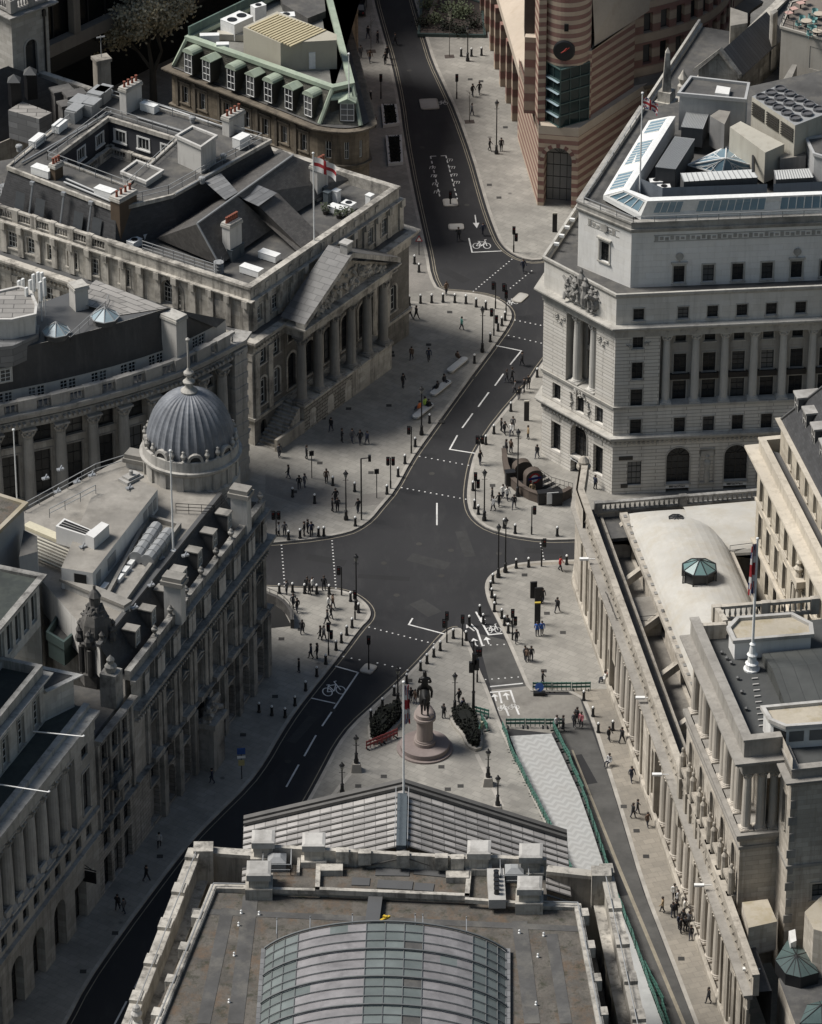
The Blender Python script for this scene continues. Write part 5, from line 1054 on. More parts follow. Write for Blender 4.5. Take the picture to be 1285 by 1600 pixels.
 pf.build('podium_wall');t2=MB();t2.sweep([pq(0,0).xy,po0,po1,pq(w,0).xy],[(-.3,zp-.3),(.15,zp-.3),(.2,zp),(-.3,zp)])
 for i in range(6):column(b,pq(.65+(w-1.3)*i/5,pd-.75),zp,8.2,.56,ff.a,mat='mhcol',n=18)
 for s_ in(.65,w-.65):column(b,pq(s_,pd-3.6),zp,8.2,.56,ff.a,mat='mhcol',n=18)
 P4=[pq(0,0).xy,pq(0,pd).xy,pq(w,pd).xy,pq(w,0).xy]
 t2.sweep(P4,[(-1.2,11.7),(0,11.7),(0,12.15),(.06,12.15),(.06,12.6),(-1.2,12.6)]);t2.sweep(P4,cornice_prof(12.6,.75,.8,1.2));t2.face([(*p,11.75)for p in P4]);t2.build('entablature',b,M['mh_trim'])
 ap=18.1;e0,e1=pq(-.7,pd+.7,zc),pq(w+.7,pd+.7,zc);am=pq(w/2,pd+.7,ap);tm=MB();y0,y1,y2=pq(0,pd-.25,zc),pq(w,pd-.25,zc),pq(w/2,pd-.25,ap-.6);tm.face([y0,y1,y2]);o=tm.build('pediment',b,M['mh'])
 rk=MB()
 for a_,c_ in((e0,am),(am,e1)):
  A4=[a_,c_,c_+Vector((0,0,.6)),a_+Vector((0,0,.6))];B4=[v-nf.to_3d()*1.15 for v in A4];rk.quadstrip(A4,B4,0,True);rk.face(A4);rk.face(B4)
 rk.build('raking_cornice',o,M['mh_trim']);sc=MB();blobs(sc,lambda s_,t_:pq(w*(.12+.76*s_),pd-.15,zc+.25+t_*3.5*(1-abs(2*s_-1))),120,.14,.3,21);o2=sc.build('pediment_carving',o,M['mh_trim'])
 rf=MB();bk=.3;f0,f1,fm_=e0+Vector((0,0,.62)),e1+Vector((0,0,.62)),am+Vector((0,0,.62));g0,g1,gm=pq(-.7,bk,zc+.62),pq(w+.7,bk,zc+.62),pq(w/2,bk,ap+.62);Ls=(f0-fm_).length
 rf.face([f0,g0,gm,fm_],0,[(0,0),(5,0),(5,Ls),(0,Ls)]);rf.face([fm_,gm,g1,f1],0,[(0,Ls),(5,Ls),(5,0),(0,0)]);rf.build('portico_roof',b,M['darkleadb'])
 cb=MB();c=pq(w/2,pd-.2);cb.obox(c,ff.a,.95,.95,ap+.3,ap+1.5);cb.obox(c,ff.a,1.15,1.15,ap+1.5,ap+1.7);cb.build('apex_block',o,M['palestone'])
 st=MB()
 for i in range(12):st.obox(pq(-.5-i*.38,pd*.42),ff.a,.4,2.6,0,zp-.28*(i+1)+.02)
 st.build('steps',b,M['mh_trim']);sb=MB();sb.obox(pq(-2.6,pd*.42+1.5),ff.a,5.2,.35,0,1.6);sb.build('step_wall',b,M['mh'])
 fl=MB();fl.face([(*p,17.7)for p in(T0,T0+fd*LF,T0+fd*LF+sd*30,T0+sd*LS)]);fl.build('flat_roof',b,M['felt'])
 h=22.0;out=pts([(14,262),(158,146),(420,221),(268,306),(181,327)],h);inn=pts([(82,249),(169,184),(279,218),(198,292)],h)
 bl0=pts([(20,321),(177,366)],18.6);m_=MB()
 O5=ccw(out);I4=ccw(inn)
 def near(p):return min(range(len(I4)),key=lambda i:(Vector(I4[i])-Vector(p)).length)
 pairs=[near(p)for p in O5]
 for i in range(5):
  j=(i+1)%5;a_,c_=pairs[i],pairs[j];m_.face([(*O5[i],h),(*O5[j],h)]+[(*I4[c_],h)]+([(*I4[a_],h)]if a_!=c_ else[]),0)
  if a_!=c_ and(a_+1)%4!=c_:
   mid=(a_+1)%4;m_.face([(*I4[a_],h),(*I4[c_],h),(*I4[mid],h)],0)
 dk=m_.build('roof_deck',b,M['felt']);w_=MB()
 for i in range(5):a_,c_=O5[i],O5[(i+1)%5];L=(Vector(a_)-Vector(c_)).length;e=inset(out,-1.1);a2,c2=e[i],e[(i+1)%5];w_.face([(*a2,17.6),(*c2,17.6),(*c_,h),(*a_,h)],0,[(0,0),(L,0),(L,5),(0,5)])
 w_.build('mansard',b,M['slate'])
 cw=MB();zf=8.0
 for i in range(4):
  a_,c_=Vector(I4[(i+1)%4]),Vector(I4[i]);F_=Fac(b,a_,c_,zf,17.8,'mh','mh_trim');n=max(2,int(F_.L/3.1))
  for k2 in range(n):
   u=F_.L*(k2+.5)/n;F_.win(u,13.6,1.1,1.7,False,.25,sur=.12);F_.win(u,9.4,1.2,2.6,False,.25,sur=.12)
  F_.build('court_wall');G_=Fac(b,a_,c_,17.8,h,'darkslate','white')
  for k2 in range(n):
   u=F_.L*(k2+.5)/n
   if 1<u<F_.L-1:G_.win(u,19.4,1.5,1.4,False,.1,nx=3,nz=1,sur=.18)
  G_.build('court_dormer_wall');q=F_.n;balustrade(cw,a_+q*.5,c_+q*.5,17.8,1.0,.4,3.1);cw.sweep([a_,c_],[(-.1,17.3),(.8,17.3),(.8,17.8),(-.1,17.8)])
 cw.build('court_balustrade',b,M['mh_trim']);cf=MB();cf.face([(*p,zf)for p in I4]);cf.build('court_floor',b,M['deck'])
 rl=MB();rail(rl,[(*p,h)for p in inset(inn,-.4)]+[(*inset(inn,-.4)[0],h)],1.1,2,.045);rail(rl,[(*p,h)for p in inset(out,.5)],1.1,2.2,.045);rl.build('roof_railing',dk,M['galv'])
 kb=MB();kb.sweep([Vector(p)for p in ccw(out)][::-1],[(-.25,h-.2),(.05,h-.2),(.05,h+.25),(-.25,h+.25)],True);kb.sweep([Vector(p)for p in I4],[(-.2,h-.3),(.15,h-.3),(.15,h+.2),(-.2,h+.2)],True);kb.build('roof_kerb',dk,M['mh_trim'])
 for i in range(4):
  a_=Vector(bl0[0]);
 sw=MB();z1=lambda x,y:(x/2.99,y/2.99)
 e=inset(out,-1.1)
 sA,sB=Vector((*at2(20,273,h),h)),Vector((*at2(178,326,h),h));tA,tB=sA+Vector((*ns*1.15,-4.4)),sB+Vector((*ns*1.15,-4.4))
 for s_ in(.1,.3,.68,.86):
  m_=MB();f=lambda s2,t2,o_=.06:lerp(lerp(sA,sB,s2),lerp(tA,tB,s2),t2)+Vector((*ns*o_,o_*.3));m_.face([f(s_-.045,.35),f(s_+.045,.35),f(s_+.045,.85),f(s_-.045,.85)]);o=m_.build('rooflight',b,M['darkslate2']);m_=MB();m_.tube(f(s_-.06,.87),f(s_+.06,.87),.09,5);m_.build('rooflight_sill',o,M['galv'])
 for s_ in(.21,.52,.79):m_=MB();m_.tube(f(s_,-.02,.15),f(s_,1,.15),.12,5);m_.obox(f(s_,.06,.2),as_.a,.5,.35,f(s_,.06).z,f(s_,.06).z+.4);m_.build('downpipe',b,M['metal'])
 zz=lambda l:[(x/2.99,y/2.99)for x,y in l]
 pbox(b,'lift_shaft',zz([(828,640),(900,598),(1008,640),(938,690)]),25.2,17.6,'white2','felt',.25);pbox(b,'lift_shaft',zz([(572,808),(640,758),(757,802),(682,852)]),22.6,zf,'white2','felt',.25)
 a0=ang(at2(420,221,h)-at2(268,306,h));a1=ang(at2(158,146,h)-at2(14,262,h));a2=ang(sd)
 chimney(b,at2(613/2.99,510/2.99,h),h,2.7,1.0,3.2,a0,4);chimney(b,at2(1093/2.99,690/2.99,h-2),h-3,2.7,1.0,5.4,a0,4);chimney(b,at2(580/2.99,1000/2.99,21),17.6,2.9,1.3,6.0,a0,4,'brick');chimney(b,at2(265/2.99,830/2.99,h),h,1.3,.8,1.9,a0,3,'brick')
 for x,y,a,l,w2,hh in((200,820,a2,2.4,1.1,1.0),(493,920,a2,2.3,1.1,1.0),(280,610,a1,2.0,.9,1.0),(175,675,a1,2.3,.9,.9),(700,520,a2,2.0,1.0,1.0),(1128,685,a0,1.8,1.1,1.3)):ac_unit(b,at2(x/2.99,y/2.99,h),h,a,l,w2,hh,0)
 for x,y,s_ in((345,560,1.3),(365,520,1.5),(425,530,1.3),(455,480,1.6),(480,470,1.3)):m_=MB();p=at2(x/2.99,y/2.99,h);m_.obox(p,a1,s_*1.4,s_,h,h+1.4);m_.obox(p+Vector((.2,.1)),a1,s_*1.5,s_*1.1,h+1.4,h+1.6);m_.build('duct_box',dk,M['galv'])
 for(x0,y0),(x1,y1)in(((100,760),(520,520)),((640,545),(850,610)),((820,905),(1120,735)),((690,470),(1180,640)),((310,835),(520,925)),((300,850),(520,940))):m_=MB();m_.tube((*at2(x0/2.99,y0/2.99,h+.3),h+.3),(*at2(x1/2.99,y1/2.99,h+.3),h+.3),.13,6);m_.build('roof_pipe',dk,M['galv'])
 for x,y in((900,572),(515,450),(90,705),(1045,748),(945,855)):m_=MB();p=at2(x/2.99,y/2.99,h);m_.lathe([(.3,0),(.3,.5),(.42,.55),(.36,.75),(0,.85)],10,(p.x,p.y,h));m_.build('roof_cowl',dk,M['galv'])
 def slopes(name,L,mat):
  m_=MB()
  for f_ in L:
   P=[Vector((*at2(x,y,z),z))for x,y,z in f_];o_=P[0];ux=(P[1]-P[0]).normalized();nrm=(P[1]-P[0]).cross(P[2]-P[0]).normalized();uy=nrm.cross(ux);m_.face(P,0,[((p-o_).dot(ux),(p-o_).dot(uy))for p in P])
  return m_.build(name,b,M[mat])
 slopes('hipped_roof',[[(308,350,22.4),(371,306,22.4),(428,356,18.2),(343,414,18.2)],[(308,350,22.4),(343,414,18.2),(244,372,18.2)],[(308,350,22.4),(244,372,18.2),(325,315,18.2),(371,306,22.4)]],'slate3')
 slopes('hipped_roof',[[(371,306,22.4),(458,243,22.4),(548,280,18.2),(462,332,18.2)],[(371,306,22.4),(340,296,20),(437,232,20),(458,243,22.4)]],'slate3');slopes('hipped_roof',[[(405,322,21.2),(433,300,21.2),(500,366,18.0),(478,394,18.0)],[(405,322,21.2),(478,394,18),(470,398,18),(386,322,20)]],'slate3')
 slopes('lead_valley',[[(372,307,22.0),(402,288,22.2),(433,301,21.6),(404,322,21.6)],[(318,282,22.0),(345,270,22.0),(372,300,22.2),(352,312,22.2)]],'lead')
 m_=MB();m_.tube((*at2(308,349,22.5),22.5),(*at2(458,242,22.5),22.5),.14,6);m_.tube((*at2(308,349,22.5),22.5),(*at2(343,413,18.3),18.3),.13,6);m_.build('roof_ridge',b,M['galv'])
 chimney(b,at2(363,385,19),17.6,2.0,1.1,4.6,a0,6);chimney(b,at2(499,292,19),17.6,1.9,1.0,4.4,a0,5)
 for x,y,l in((421,394,2.3),(393,417,2.5),(528,322,2.0),(545,316,1.4),(210,374,1.5),(228,361,1.6)):ac_unit(b,at2(x,y,18.6),17.7,a2 if x>300 else a0,l,1.0,.85,1 if l<1.7 else 0)
 for x,y,mt in((526,306,'whitemetal'),(578,313,'whitemetal'),(512,308,'bluelead'),(506,300,'bluelead'),(362,398,'bluelead'),(368,394,'bluelead'),(375,389,'bluelead')):m_=MB();m_.obox(at2(x,y,18.4),a0,.7,.7,17.7,19.1);m_.obox(at2(x,y,18.4),a0,.8,.8,19.1,19.16);m_.build('water_tank',b,M[mt])
 for x,y in((509,328),(530,334),(545,335)):
  m_=MB();p=at2(x,y,18.2);m_.lathe([(.3,0),(.38,.5),(.34,.52)],8,(p.x,p.y,17.7));o=m_.build('planter',b,M['frame_b']);lv=MB();q_=random.Random(x)
  for _ in range(40):c=Vector((p.x+q_.uniform(-.5,.5),p.y+q_.uniform(-.5,.5),18.2+q_.random()*.8));v=Vector((q_.uniform(-1,1),q_.uniform(-1,1),q_.uniform(-.3,1)))*.22;w3=v.orthogonal().normalized()*.09;lv.face([c-v,c+w3,c+v,c-w3])
  lv.build('shrub_leaves',o,M['leaf'])
 rr=MB();rail(rr,[(*as_.P(as_.ray(218,380)[0],0,-.5).xy,18.9),(*as_.P(as_.ray(332,415)[0],0,-.5).xy,18.9)],1.2,1.3,.05,3);rr.build('roof_railing',b,M['galv'])
 for x,y in((170,355),(342,420),(8,300)):
  m_=MB();p=at2(x,y,18.4)
  for k2 in range(4):m_.lathe([(.55,.4*k2),(.58,.4*k2+.06),(.52,.4*k2+.06)],10,(p.x,p.y,18))
  for k2 in range(6):c=(p.x+.55*cos(k2*pi/3),p.y+.55*sin(k2*pi/3));m_.tube((*c,17.8),(*c,19.6),.03,4)
  m_.build('ladder_cage',b,M['galv'])
 flagpole(af.P(af.ray(497,371)[0],0,-.5),18,11.4,'white flagpole over the portico flying a red cross on white flag','cross',2.9,1.7,.35,-.35)
M['darkleadb']=seamed('portico_lead_dark',(.105,.102,.098),(2.4,.8,.03),dark=.5)
M['mhdark']=surf('sooty_shaded_front_stone',(.20,.183,.155),var=.35,course=(1.4,.6,.01),streak=.7,stain=.4,stain_col=(.04,.037,.033),mortar=.6);M['slate3']=seamed('brown_slate',(.085,.079,.073),(.5,.28,.012),rough=.6,dark=.7);M['rustic']=surf('rusticated_stone',(.29,.265,.22),var=.3,course=(1.0,.42,.05),streak=.4,stain_col=(.09,.08,.07),mortar=.25);M['mhcol']=surf('mansion_column',(.25,.235,.205),var=.3,streak=.6,stain=.2,stain_col=(.09,.083,.075))  # mansion front: portico shade put into a darker stone colour, with soot
M['white2']=surf('stained_render',(.50,.48,.44),var=.15,streak=.6,stain_col=(.18,.165,.15));M['darkslate']=surf('dark_slate_wall',(.04,.042,.05),var=.2);M['darkslate2']=plain('dark_blind',(.06,.065,.07),.3);M['leaf']=surf('leaves',(.055,.075,.03),var=.5,big=2)
mansion()
# ---------------- curved bank with attached columns (left middle) ----------------
def along_px(path_px,h):
 P=[Vector(p)for p in pts(path_px,h)];xs=[p[0]for p in path_px]
 def f(x):
  for i in range(len(xs)-1):
   if xs[i]<=x<=xs[i+1]or i==len(xs)-2:return lerp(P[i],P[i+1],(x-xs[i])/(xs[i+1]-xs[i]))
 return f
def curved():
 b=thing('curved_bank','curved stone building with tall attached columns, roof balustrade and a long dark slate slope','building',(-38,8,0))
 f=along_px([(-80,645),(0,629),(84,612),(167,592),(225,575),(278,557),(330,533),(375,508)],18.8)
 cx=[-62,-11,40,91,142,190,236,280,313,344];cp=[f(x)for x in cx];end=f(372);H0,H1=5.6,15.4;tr=MB()
 walls=cp+[end]
 for i in range(len(walls)-1):
  A,B=walls[i],walls[i+1];F_=Fac(b,A,B,0,17,'cols','cols_trim',off=-.75);m=F_.L/2
  if i<len(cp)-1:
   w=min(2.1,F_.L*.62);F_.win(m,12.9,w,1.9,False,.3,fm='frame_d',nx=2,nz=2,sur=.15);F_.win(m,6.6,w*.86,5.2,False,.35,fm='frame_d',nx=2,nz=4,sur=.18);F_.win(m,1.2,w*.86,3.4,False,.35,fm='frame_d',sur=.15)
  F_.build('wall');column(b,(A+F_.n*.1),H0,H1-H0,.62,F_.a,mat='cols_trim',n=16)
 for k in range(22):
  c=end;d=(end-cp[-1]).normalized();n=Vector((d.y,-d.x));tr.obox(c-d*.5+n*.1,ang(d),1.9+(.16 if k%2 else 0),1.3+(.16 if k%2 else 0),k*.75,k*.75+.75)
 path=walls+[end+Vector((.5,1.6))]
 tr.sweep(path,[(-.8,H0-.5),(.5,H0-.5),(.65,H0),(-.8,H0)]);tr.sweep(path,[(-.9,H1),(.35,H1),(.35,H1+.5),(.42,H1+.5),(.42,H1+1.0),(-.9,H1+1.0)]);tr.sweep(path,cornice_prof(16.2,1.25,.95,.9))
 for i in range(len(walls)-1):
  A,B=walls[i],walls[i+1];d=(B-A).normalized();n=Vector((d.y,-d.x))
  for k in range(int((B-A).length/.55)):tr.obox(A+d*(.27+.55*k)+n*.75,ang(d),.28,.4,15.95,16.25)
 tr.build('cornice',b,M['cols_trim']);bl=MB()
 for i in range(len(walls)-1):
  A,B=walls[i],walls[i+1];d=(B-A).normalized();n=Vector((d.y,-d.x));a_,c_=A+d*.95,B-d*.95
  if(c_-a_).length>.5:balustrade(bl,a_+n*.2,c_+n*.2,17.15,1.6,.42)
  bl.obox(A+n*.2,ang(d),2.0,.7,17.1,18.8)
 bl.build('balustrade',b,M['cols_trim'])
 za=17.1;zs=19.0;aw=[]
 for i in range(len(walls)-1):
  A,B=walls[i],walls[i+1];F_=Fac(b,A,B,za,zs,'cols_pale','cols_trim',off=-1.7)
  if i<len(cp)-1:F_.win(F_.L/2-.48,17.55,.85,1.25,False,.15,nx=2,nz=3);F_.win(F_.L/2+.48,17.55,.85,1.25,False,.15,nx=2,nz=3)
  F_.build('attic_wall');aw+=[F_.P(0).xy,F_.P(F_.L).xy]
 up=along_px([(-80,570),(0,550),(60,537),(130,520),(200,500),(262,481),(320,470)],23.6)
 sl=MB();ev=[aw[0]]+[(aw[2*i+1]+aw[min(2*i+2,len(aw)-1)])/2 for i in range(len(walls)-1)];xs=[-62,-11,40,85,128,170,208,240,258,262,290];top=[up(x)for x in xs]
 for i in range(min(len(ev),len(top))-1):
  if i>8:break
  n=Vector((0,0));L0=i*3.4;sl.face([(*(ev[i]),zs),(*(ev[i+1]),zs),(*top[i+1],23.6),(*top[i],23.6)],0,[(L0,0),(L0+3.4,0),(L0+3.4,5.5),(L0,5.5)])
 k=9;q_=at2(338,512,19);sl.face([(*ev[k],zs),(*ev[-1],zs),(*top[9],23.6)],0,[(0,0),(5,0),(2,5)]);sl.face([(*ev[-1],zs),(*q_,zs),(*top[9],23.6)],0,[(0,0),(5,0),(2,5)])
 sl.build('slate_roof',b,M['slate2']);dk=MB();bk=pts([(262,481),(155,440),(60,475),(-80,520)],23.6);dk.face([(*p,23.62)for p in[top[i]for i in range(10)]]+[(*p,23.62)for p in bk]);dk.build('lead_deck',b,M['lead'])
 m_=MB();m_.face([(*at2(150,437,24.3),24.3),(*at2(262,481,23.7),23.7),(*at2(188,492,23.7),23.7),(*at2(110,470,24.3),24.3)],0,[(0,0),(8,0),(8,5),(0,5)]);m_.build('lead_roof',b,M['leadroof'])
 gd=MB();gd.face([(*p,za+.06)for p in[f(x)for x in cx+[372]]]+[(*p,za+.06)for p in aw[::-1]]);gd.build('gutter',b,M['lead']);bd=MB();bd.prism([tuple(p)for p in ev]+[tuple(p)for p in pts([(310,505),(200,480),(-80,520)],17)],0,17.3);bd.build('body',b,M['cols'])
 for x,y in((8,585),(47,572),(-30,600)):
  p=at2(x,y,21);i=1;d=(cp[2]-cp[1]).normalized();m_=MB();X=Matrix.Translation((p.x,p.y,20))@Matrix.Rotation(ang(d),4,'Z');m_.box(-.8,0,0,.8,2.5,1.9,0,X);m_.box(-1.0,-.25,1.9,1.0,2.6,2.05,1,X);o=m_.build('dormer',b,[M['white2'],M['lead']]);wf,wp=win_meshes(1.15,1.45,False,.0,2,3,0,None,'frame_w','cols_trim');w=link('window',wf,o,Vector((p.x,p.y,20.2))-Vector((d.y,-d.x,0))*-.03-wl(o),ang(d));link('pane',wp,w)
 for x,y,r in((88,517,1.45),(164,494,1.5)):
  p=at2(x,y,24.3);oc=[(p.x+r*cos(i*pi/4),p.y+r*sin(i*pi/4))for i in range(8)];m_=MB();m_.prism(inset(oc,.2),23.6,24.3);o=m_.build('lantern',b,M['felt']);m_=MB();g_=MB()
  for i in range(8):a_,c_=oc[i],oc[(i+1)%8];m_.face([(*a_,24.3),(*c_,24.3),(p.x,p.y,25.35)]);g_.tube((*a_,24.3),(p.x,p.y,25.4),.05,4);g_.tube((*a_,24.3),(*c_,24.3),.06,4)
  m_.build('lantern_glass',o,M['pale_glass']);g_.build('lantern_frame',o,M['galv'])
 chimney(b,at2(272,505,22.2),17,2.1,1.6,6.3,ang(end-cp[-1])+pi/2,0,'cols_pale');chimney(b,at2(122,435,27),19,1.5,1.5,7.4,.5,0,'cols_pale')
 o=pbox(b,'stair_block',[(-60,500),(-60,470),(30,450),(46,455),(56,478),(54,492),(18,500)],26.6,22,'white2','leadroof',.2)
 pbox(b,'parapet_block',[(-60,548),(-60,530),(50,505),(62,508),(60,522),(20,540)],24.4,22,'lead','lead')
 for x,y,hh in((42,470,2.5),(48,462,3),(53,455,3.2),(60,450,3),(66,447,2.6),(30,455,2),(36,452,2),(64,470,3.6),(70,462,3.4)):
  p=at2(x,y,26);m_=MB();m_.tube((p.x,p.y,23.6),(p.x,p.y,26+hh*.6),.06,5);m_.obox(p,1.0,.38,.22,26,26+hh*.62);m_.build('antenna',b,M['whitemetal'])
 r_=MB();rail(r_,[(*at2(76,505,24.6),23.6),(*at2(110,520,24.6),23.6),(*at2(165,470,24.6),23.6),(*at2(170,460,24.6),23.6)],1.0,1.8);r_.build('roof_railing',b,M['galv'])
 flagpole(at2(27,790,18),14,12.5,'bare white flagpole in front of the curved stone bank, at the left edge',r=.08)
M['cols_trim']=surf('curved_bank_trim',(.34,.32,.285),var=.28,streak=.55,stain=.2,stain_col=(.07,.066,.06));M['cols_pale']=surf('pale_attic',(.47,.445,.40),var=.15,streak=.35,stain_col=(.18,.17,.15));M['slate2']=surf('dark_slate_slope',(.058,.057,.057),var=.35,streak=.6,stain_col=(.105,.102,.098),rough=.6);M['pale_glass']=plain('pale_lantern_glass',(.26,.33,.36),.25)
curved()
# ---------------- dark street range on the left with the ribbed dome ----------------
FA,FB=at2(214,1330),at2(419,1053)
def domed():
 b=thing('domed_bank','soot streaked stone bank with a ribbed lead dome, mansard dormers and a pale plant room','building',(-22,-42,0))
 zs,zc,za,zd=8.0,15.6,19.2,22.3
 F_=Fac(b,FA,FB,0,zs,'sooty','sooty_trim');G=Fac(b,FA,FB,zs,zc,'sooty2','sooty_trim');A_=Fac(b,FA,FB,zc,za,'sooty2','sooty_trim')
 st=3.72;us=[F_.L-2.3-i*st for i in range(9)if F_.L-2.3-i*st>1]
 for u in us:
  F_.win(u,.5,2.2,4.0,True,.8,fm='frame_d',nx=3,nz=3);F_.win(u,5.1,1.8,2.1,False,.6,fm='frame_d',sur=.15);G.win(u,8.7,1.7,3.2,False,.65,fm='frame_d',sur=.2,hood='ped');G.win(u,12.7,1.6,1.9,False,.65,fm='frame_d',sur=.15);A_.win(u,16.3,1.4,2.2,False,.5,fm='frame_w',sur=.15)
 for W_ in(F_,G,A_):W_.build('wall')
 E0=Fac(b,FB,FB+Vector((-9,3.5)),0,za,'sooty2','sooty_trim');E0.build('wall')
 tr=MB();path=[FA,FB,FB+Vector((-9,3.5))];pp=None
 tr.sweep(path,cornice_prof(zs-.6,.6,.6));tr.sweep(path,[(-.05,14.2),(.2,14.2),(.25,14.8),(-.05,14.8)]);tr.sweep(path,cornice_prof(14.8,1.2,.85));tr.sweep(path,cornice_prof(za-.5,.5,.5));tr.sweep(path,[(-.5,za),(-.05,za),(-.05,za+.85),(.05,za+.9),(.05,za+1.05),(-.6,za+1.05)]);dentils(tr,G,14.6,.25,.6,.5)
 for u in us:
  for s_ in(-1.3,1.3):
   tr.obox(G.P(u+s_,0,.12),G.a,.7,.34,zs+.1,14.2);tr.obox(A_.P(u+s_*1.15,0,.1),G.a,.62,.3,zc+.1,za-.6);pp=MB();pp.obox(A_.P(u+s_*1.15,0,.28),G.a,.9,.05,16.2,18.2);pp.build('attic_panel',b,M['palestone'])
  tr.obox(F_.P(u,0,.35),F_.a,2.2,.8,zs-.02,zs+.55)
  tr.obox(F_.P(u+st/2,0,.2),F_.a,.9,.5,0,zs-.7)
  p=A_.P(u+st/2,0,-.3);tr.lathe([(.3,0),(.22,.25),(.11,.35),(.29,.65),(.32,.85),(.14,1.0),(.18,1.1),(0,1.3)],8,(p.x,p.y,za+1.0));tr.obox(p,F_.a,.7,.62,za,za+1.1)
 door=MB();door.obox(F_.P(us[4]+.1,0,.9),F_.a,2.6,2.0,0,5.2);door.obox(F_.P(us[4]+.1,0,1.0),F_.a,3.2,2.4,5.2,5.8);blobs(door,lambda s_,t_:F_.P(us[4]-1.2+2.6*s_,5.8+2.4*t_*(1-abs(2*s_-1)),1.0),40,.2,.4,5);door.build('porch',b,M['sooty_trim'])
 tr.build('cornice',b,M['sooty_trim'])
 n=F_.n;m0,m1=F_.P(.0,0,-1.2).xy,F_.P(F_.L-3.2,0,-1.2).xy;r0,r1=F_.P(.0,0,-3.0).xy,F_.P(F_.L-3.6,0,-3.0).xy
 lb,lf,nn=at2(205,708,zd),at2(18,810,zd),at2(66,908,zd);far=at2(330,770,zd)
 bd=MB();bd.prism([F_.P(0,0,-.6).xy,F_.P(F_.L,0,-.6).xy,FB+Vector((-8.5,2.5)),at2(205,700,20),lf,nn],0,za-.1,0,1);bd.build('body',b,[M['sooty2'],M['felt']])
 mf=MB();L=(m1-m0).length;mf.face([(*m0,za+.1),(*m1,za+.1),(*r1,zd),(*r0,zd)],0,[(0,0),(L,0),(L,3.8),(0,3.8)]);mf.face([(*m1,za+.1),(*(m1-n*6),za+.1),(*(r1-n*4),zd),(*r1,zd)],0,[(0,0),(6,0),(5,3.8),(0,3.8)]);mf.build('mansard',b,M['slate'])
 dk=MB();dk.prism([r0,r1,far,lb,lf,nn],za-.5,zd,0,1);dk=dk.build('roof_deck',b,[M['white2'],M['deck']])
 kb=MB();kb.sweep([r0,r1],[(-.4,zd-.1),(.05,zd-.1),(.05,zd+.18),(-.4,zd+.18)]);kb.build('roof_kerb',b,M['lead'])
 for u in us[:8]:
  if F_.L-u<3:continue
  c=F_.P(u,za+.9,-1.25);X=Matrix.Translation(c)@Matrix.Rotation(F_.a,4,'Z');d_=MB();d_.box(-.5,0,0,.5,1.4,1.75,0,X);d_.box(-.58,-.12,1.75,.58,1.3,1.87,1,X);d_.box(-.5,-.08,0,-.4,0,1.75,1,X);d_.box(.4,-.08,0,.5,0,1.75,1,X);o=d_.build('dormer',b,[M['slate2'],M['deckstone']]);wf,wp=win_meshes(.8,1.55,False,.0,2,2,0,None,'frame_w','sooty_trim');w=link('window',wf,o,F_.P(u,za+1.1,-1.2)-wl(b),F_.a);link('pane',wp,w)
 def stack(x,y,l,w,h0,h1):
  p=at2(x,y,h1);m_=MB();m_.obox(p,F_.a+pi/2,l,w,h0,h1-1.0);m_.obox(p,F_.a+pi/2,l+.5,w+.5,h1-1.0,h1-.55,1);q=[(l/2,w/2),(-l/2,w/2),(-l/2,-w/2),(l/2,-w/2)];m_.obox(p,F_.a+pi/2,l+.2,w+.2,h1-.55,h1-.1,1);m_.build('chimney',b,[M['white2'],M['deckstone']])
 stack(272,897,1.75,1.1,za,24.4);stack(376,760,1.7,1.1,za,24.2);stack(216,706,2.2,1.2,19,24.0)
 p,q=at2(100,905,23),at2(199,946,23);m_=MB();m_.obox((p+q)/2,ang(q-p),(q-p).length,.9,14,23);m_.obox((p+q)/2,ang(q-p),(q-p).length+.2,1.15,23,23.3,1);m_.build('party_wall',b,[M['white2'],M['deckstone']])
 zz=lambda l:[(x/4.283,760+y/4.283)for x,y in l];zp=24.6
 o=pbox(b,'plant_room',zz([(410,545),(620,580),(1055,20),(870,-75),(640,5)]),zp,zd,'white','deck')
 dr=MB();p=at2(540/4.283,760+600/4.283,zp);A0,A1=at2(*zz([(410,545)])[0],zp),at2(*zz([(620,580)])[0],zp);W_=Fac(b,A0,A1,zd,zp,'white','white');dr.box(-.6,-.06,0,.6,.03,1.9,0,Matrix.Translation(W_.P(W_.L*.6,zd+.05))@Matrix.Rotation(W_.a,4,'Z'));dr.build('door',o,M['dark']);V=Fac(b,A1,at2(*zz([(1055,20)])[0],zp),zd,zp,'white','white')
 for s_,w_ in((.08,1.0),(.28,1.9),(.8,.9),(.88,.9),(.95,.7)):d_=MB();d_.box(-w_/2,-.05,0,w_/2,.03,1.3,0,Matrix.Translation(V.P(V.L*s_,zd+.4))@Matrix.Rotation(V.a,4,'Z'));d_.build('louvre',o,M['galv'])
 tr_=MB();P=[at2(*q_,24.0)for q_ in zz([(175,245),(590,420)])];tr_.obox((P[0]+P[1])/2,ang(P[1]-P[0]),(P[1]-P[0]).length,1.0,23.6,24.0);tr_.build('plant_beam',b,M['creambeam']);lv=MB();d=(P[1]-P[0]).normalized();nn_=Vector((d.y,-d.x))
 for k in range(7):lv.obox((P[0]+P[1])/2+nn_*(.8+.32*k),ang(d),(P[1]-P[0]).length*.95,.2,23.5-.12*k,23.62-.12*k)
 lv.build('louvre',b,M['cream_panel'])
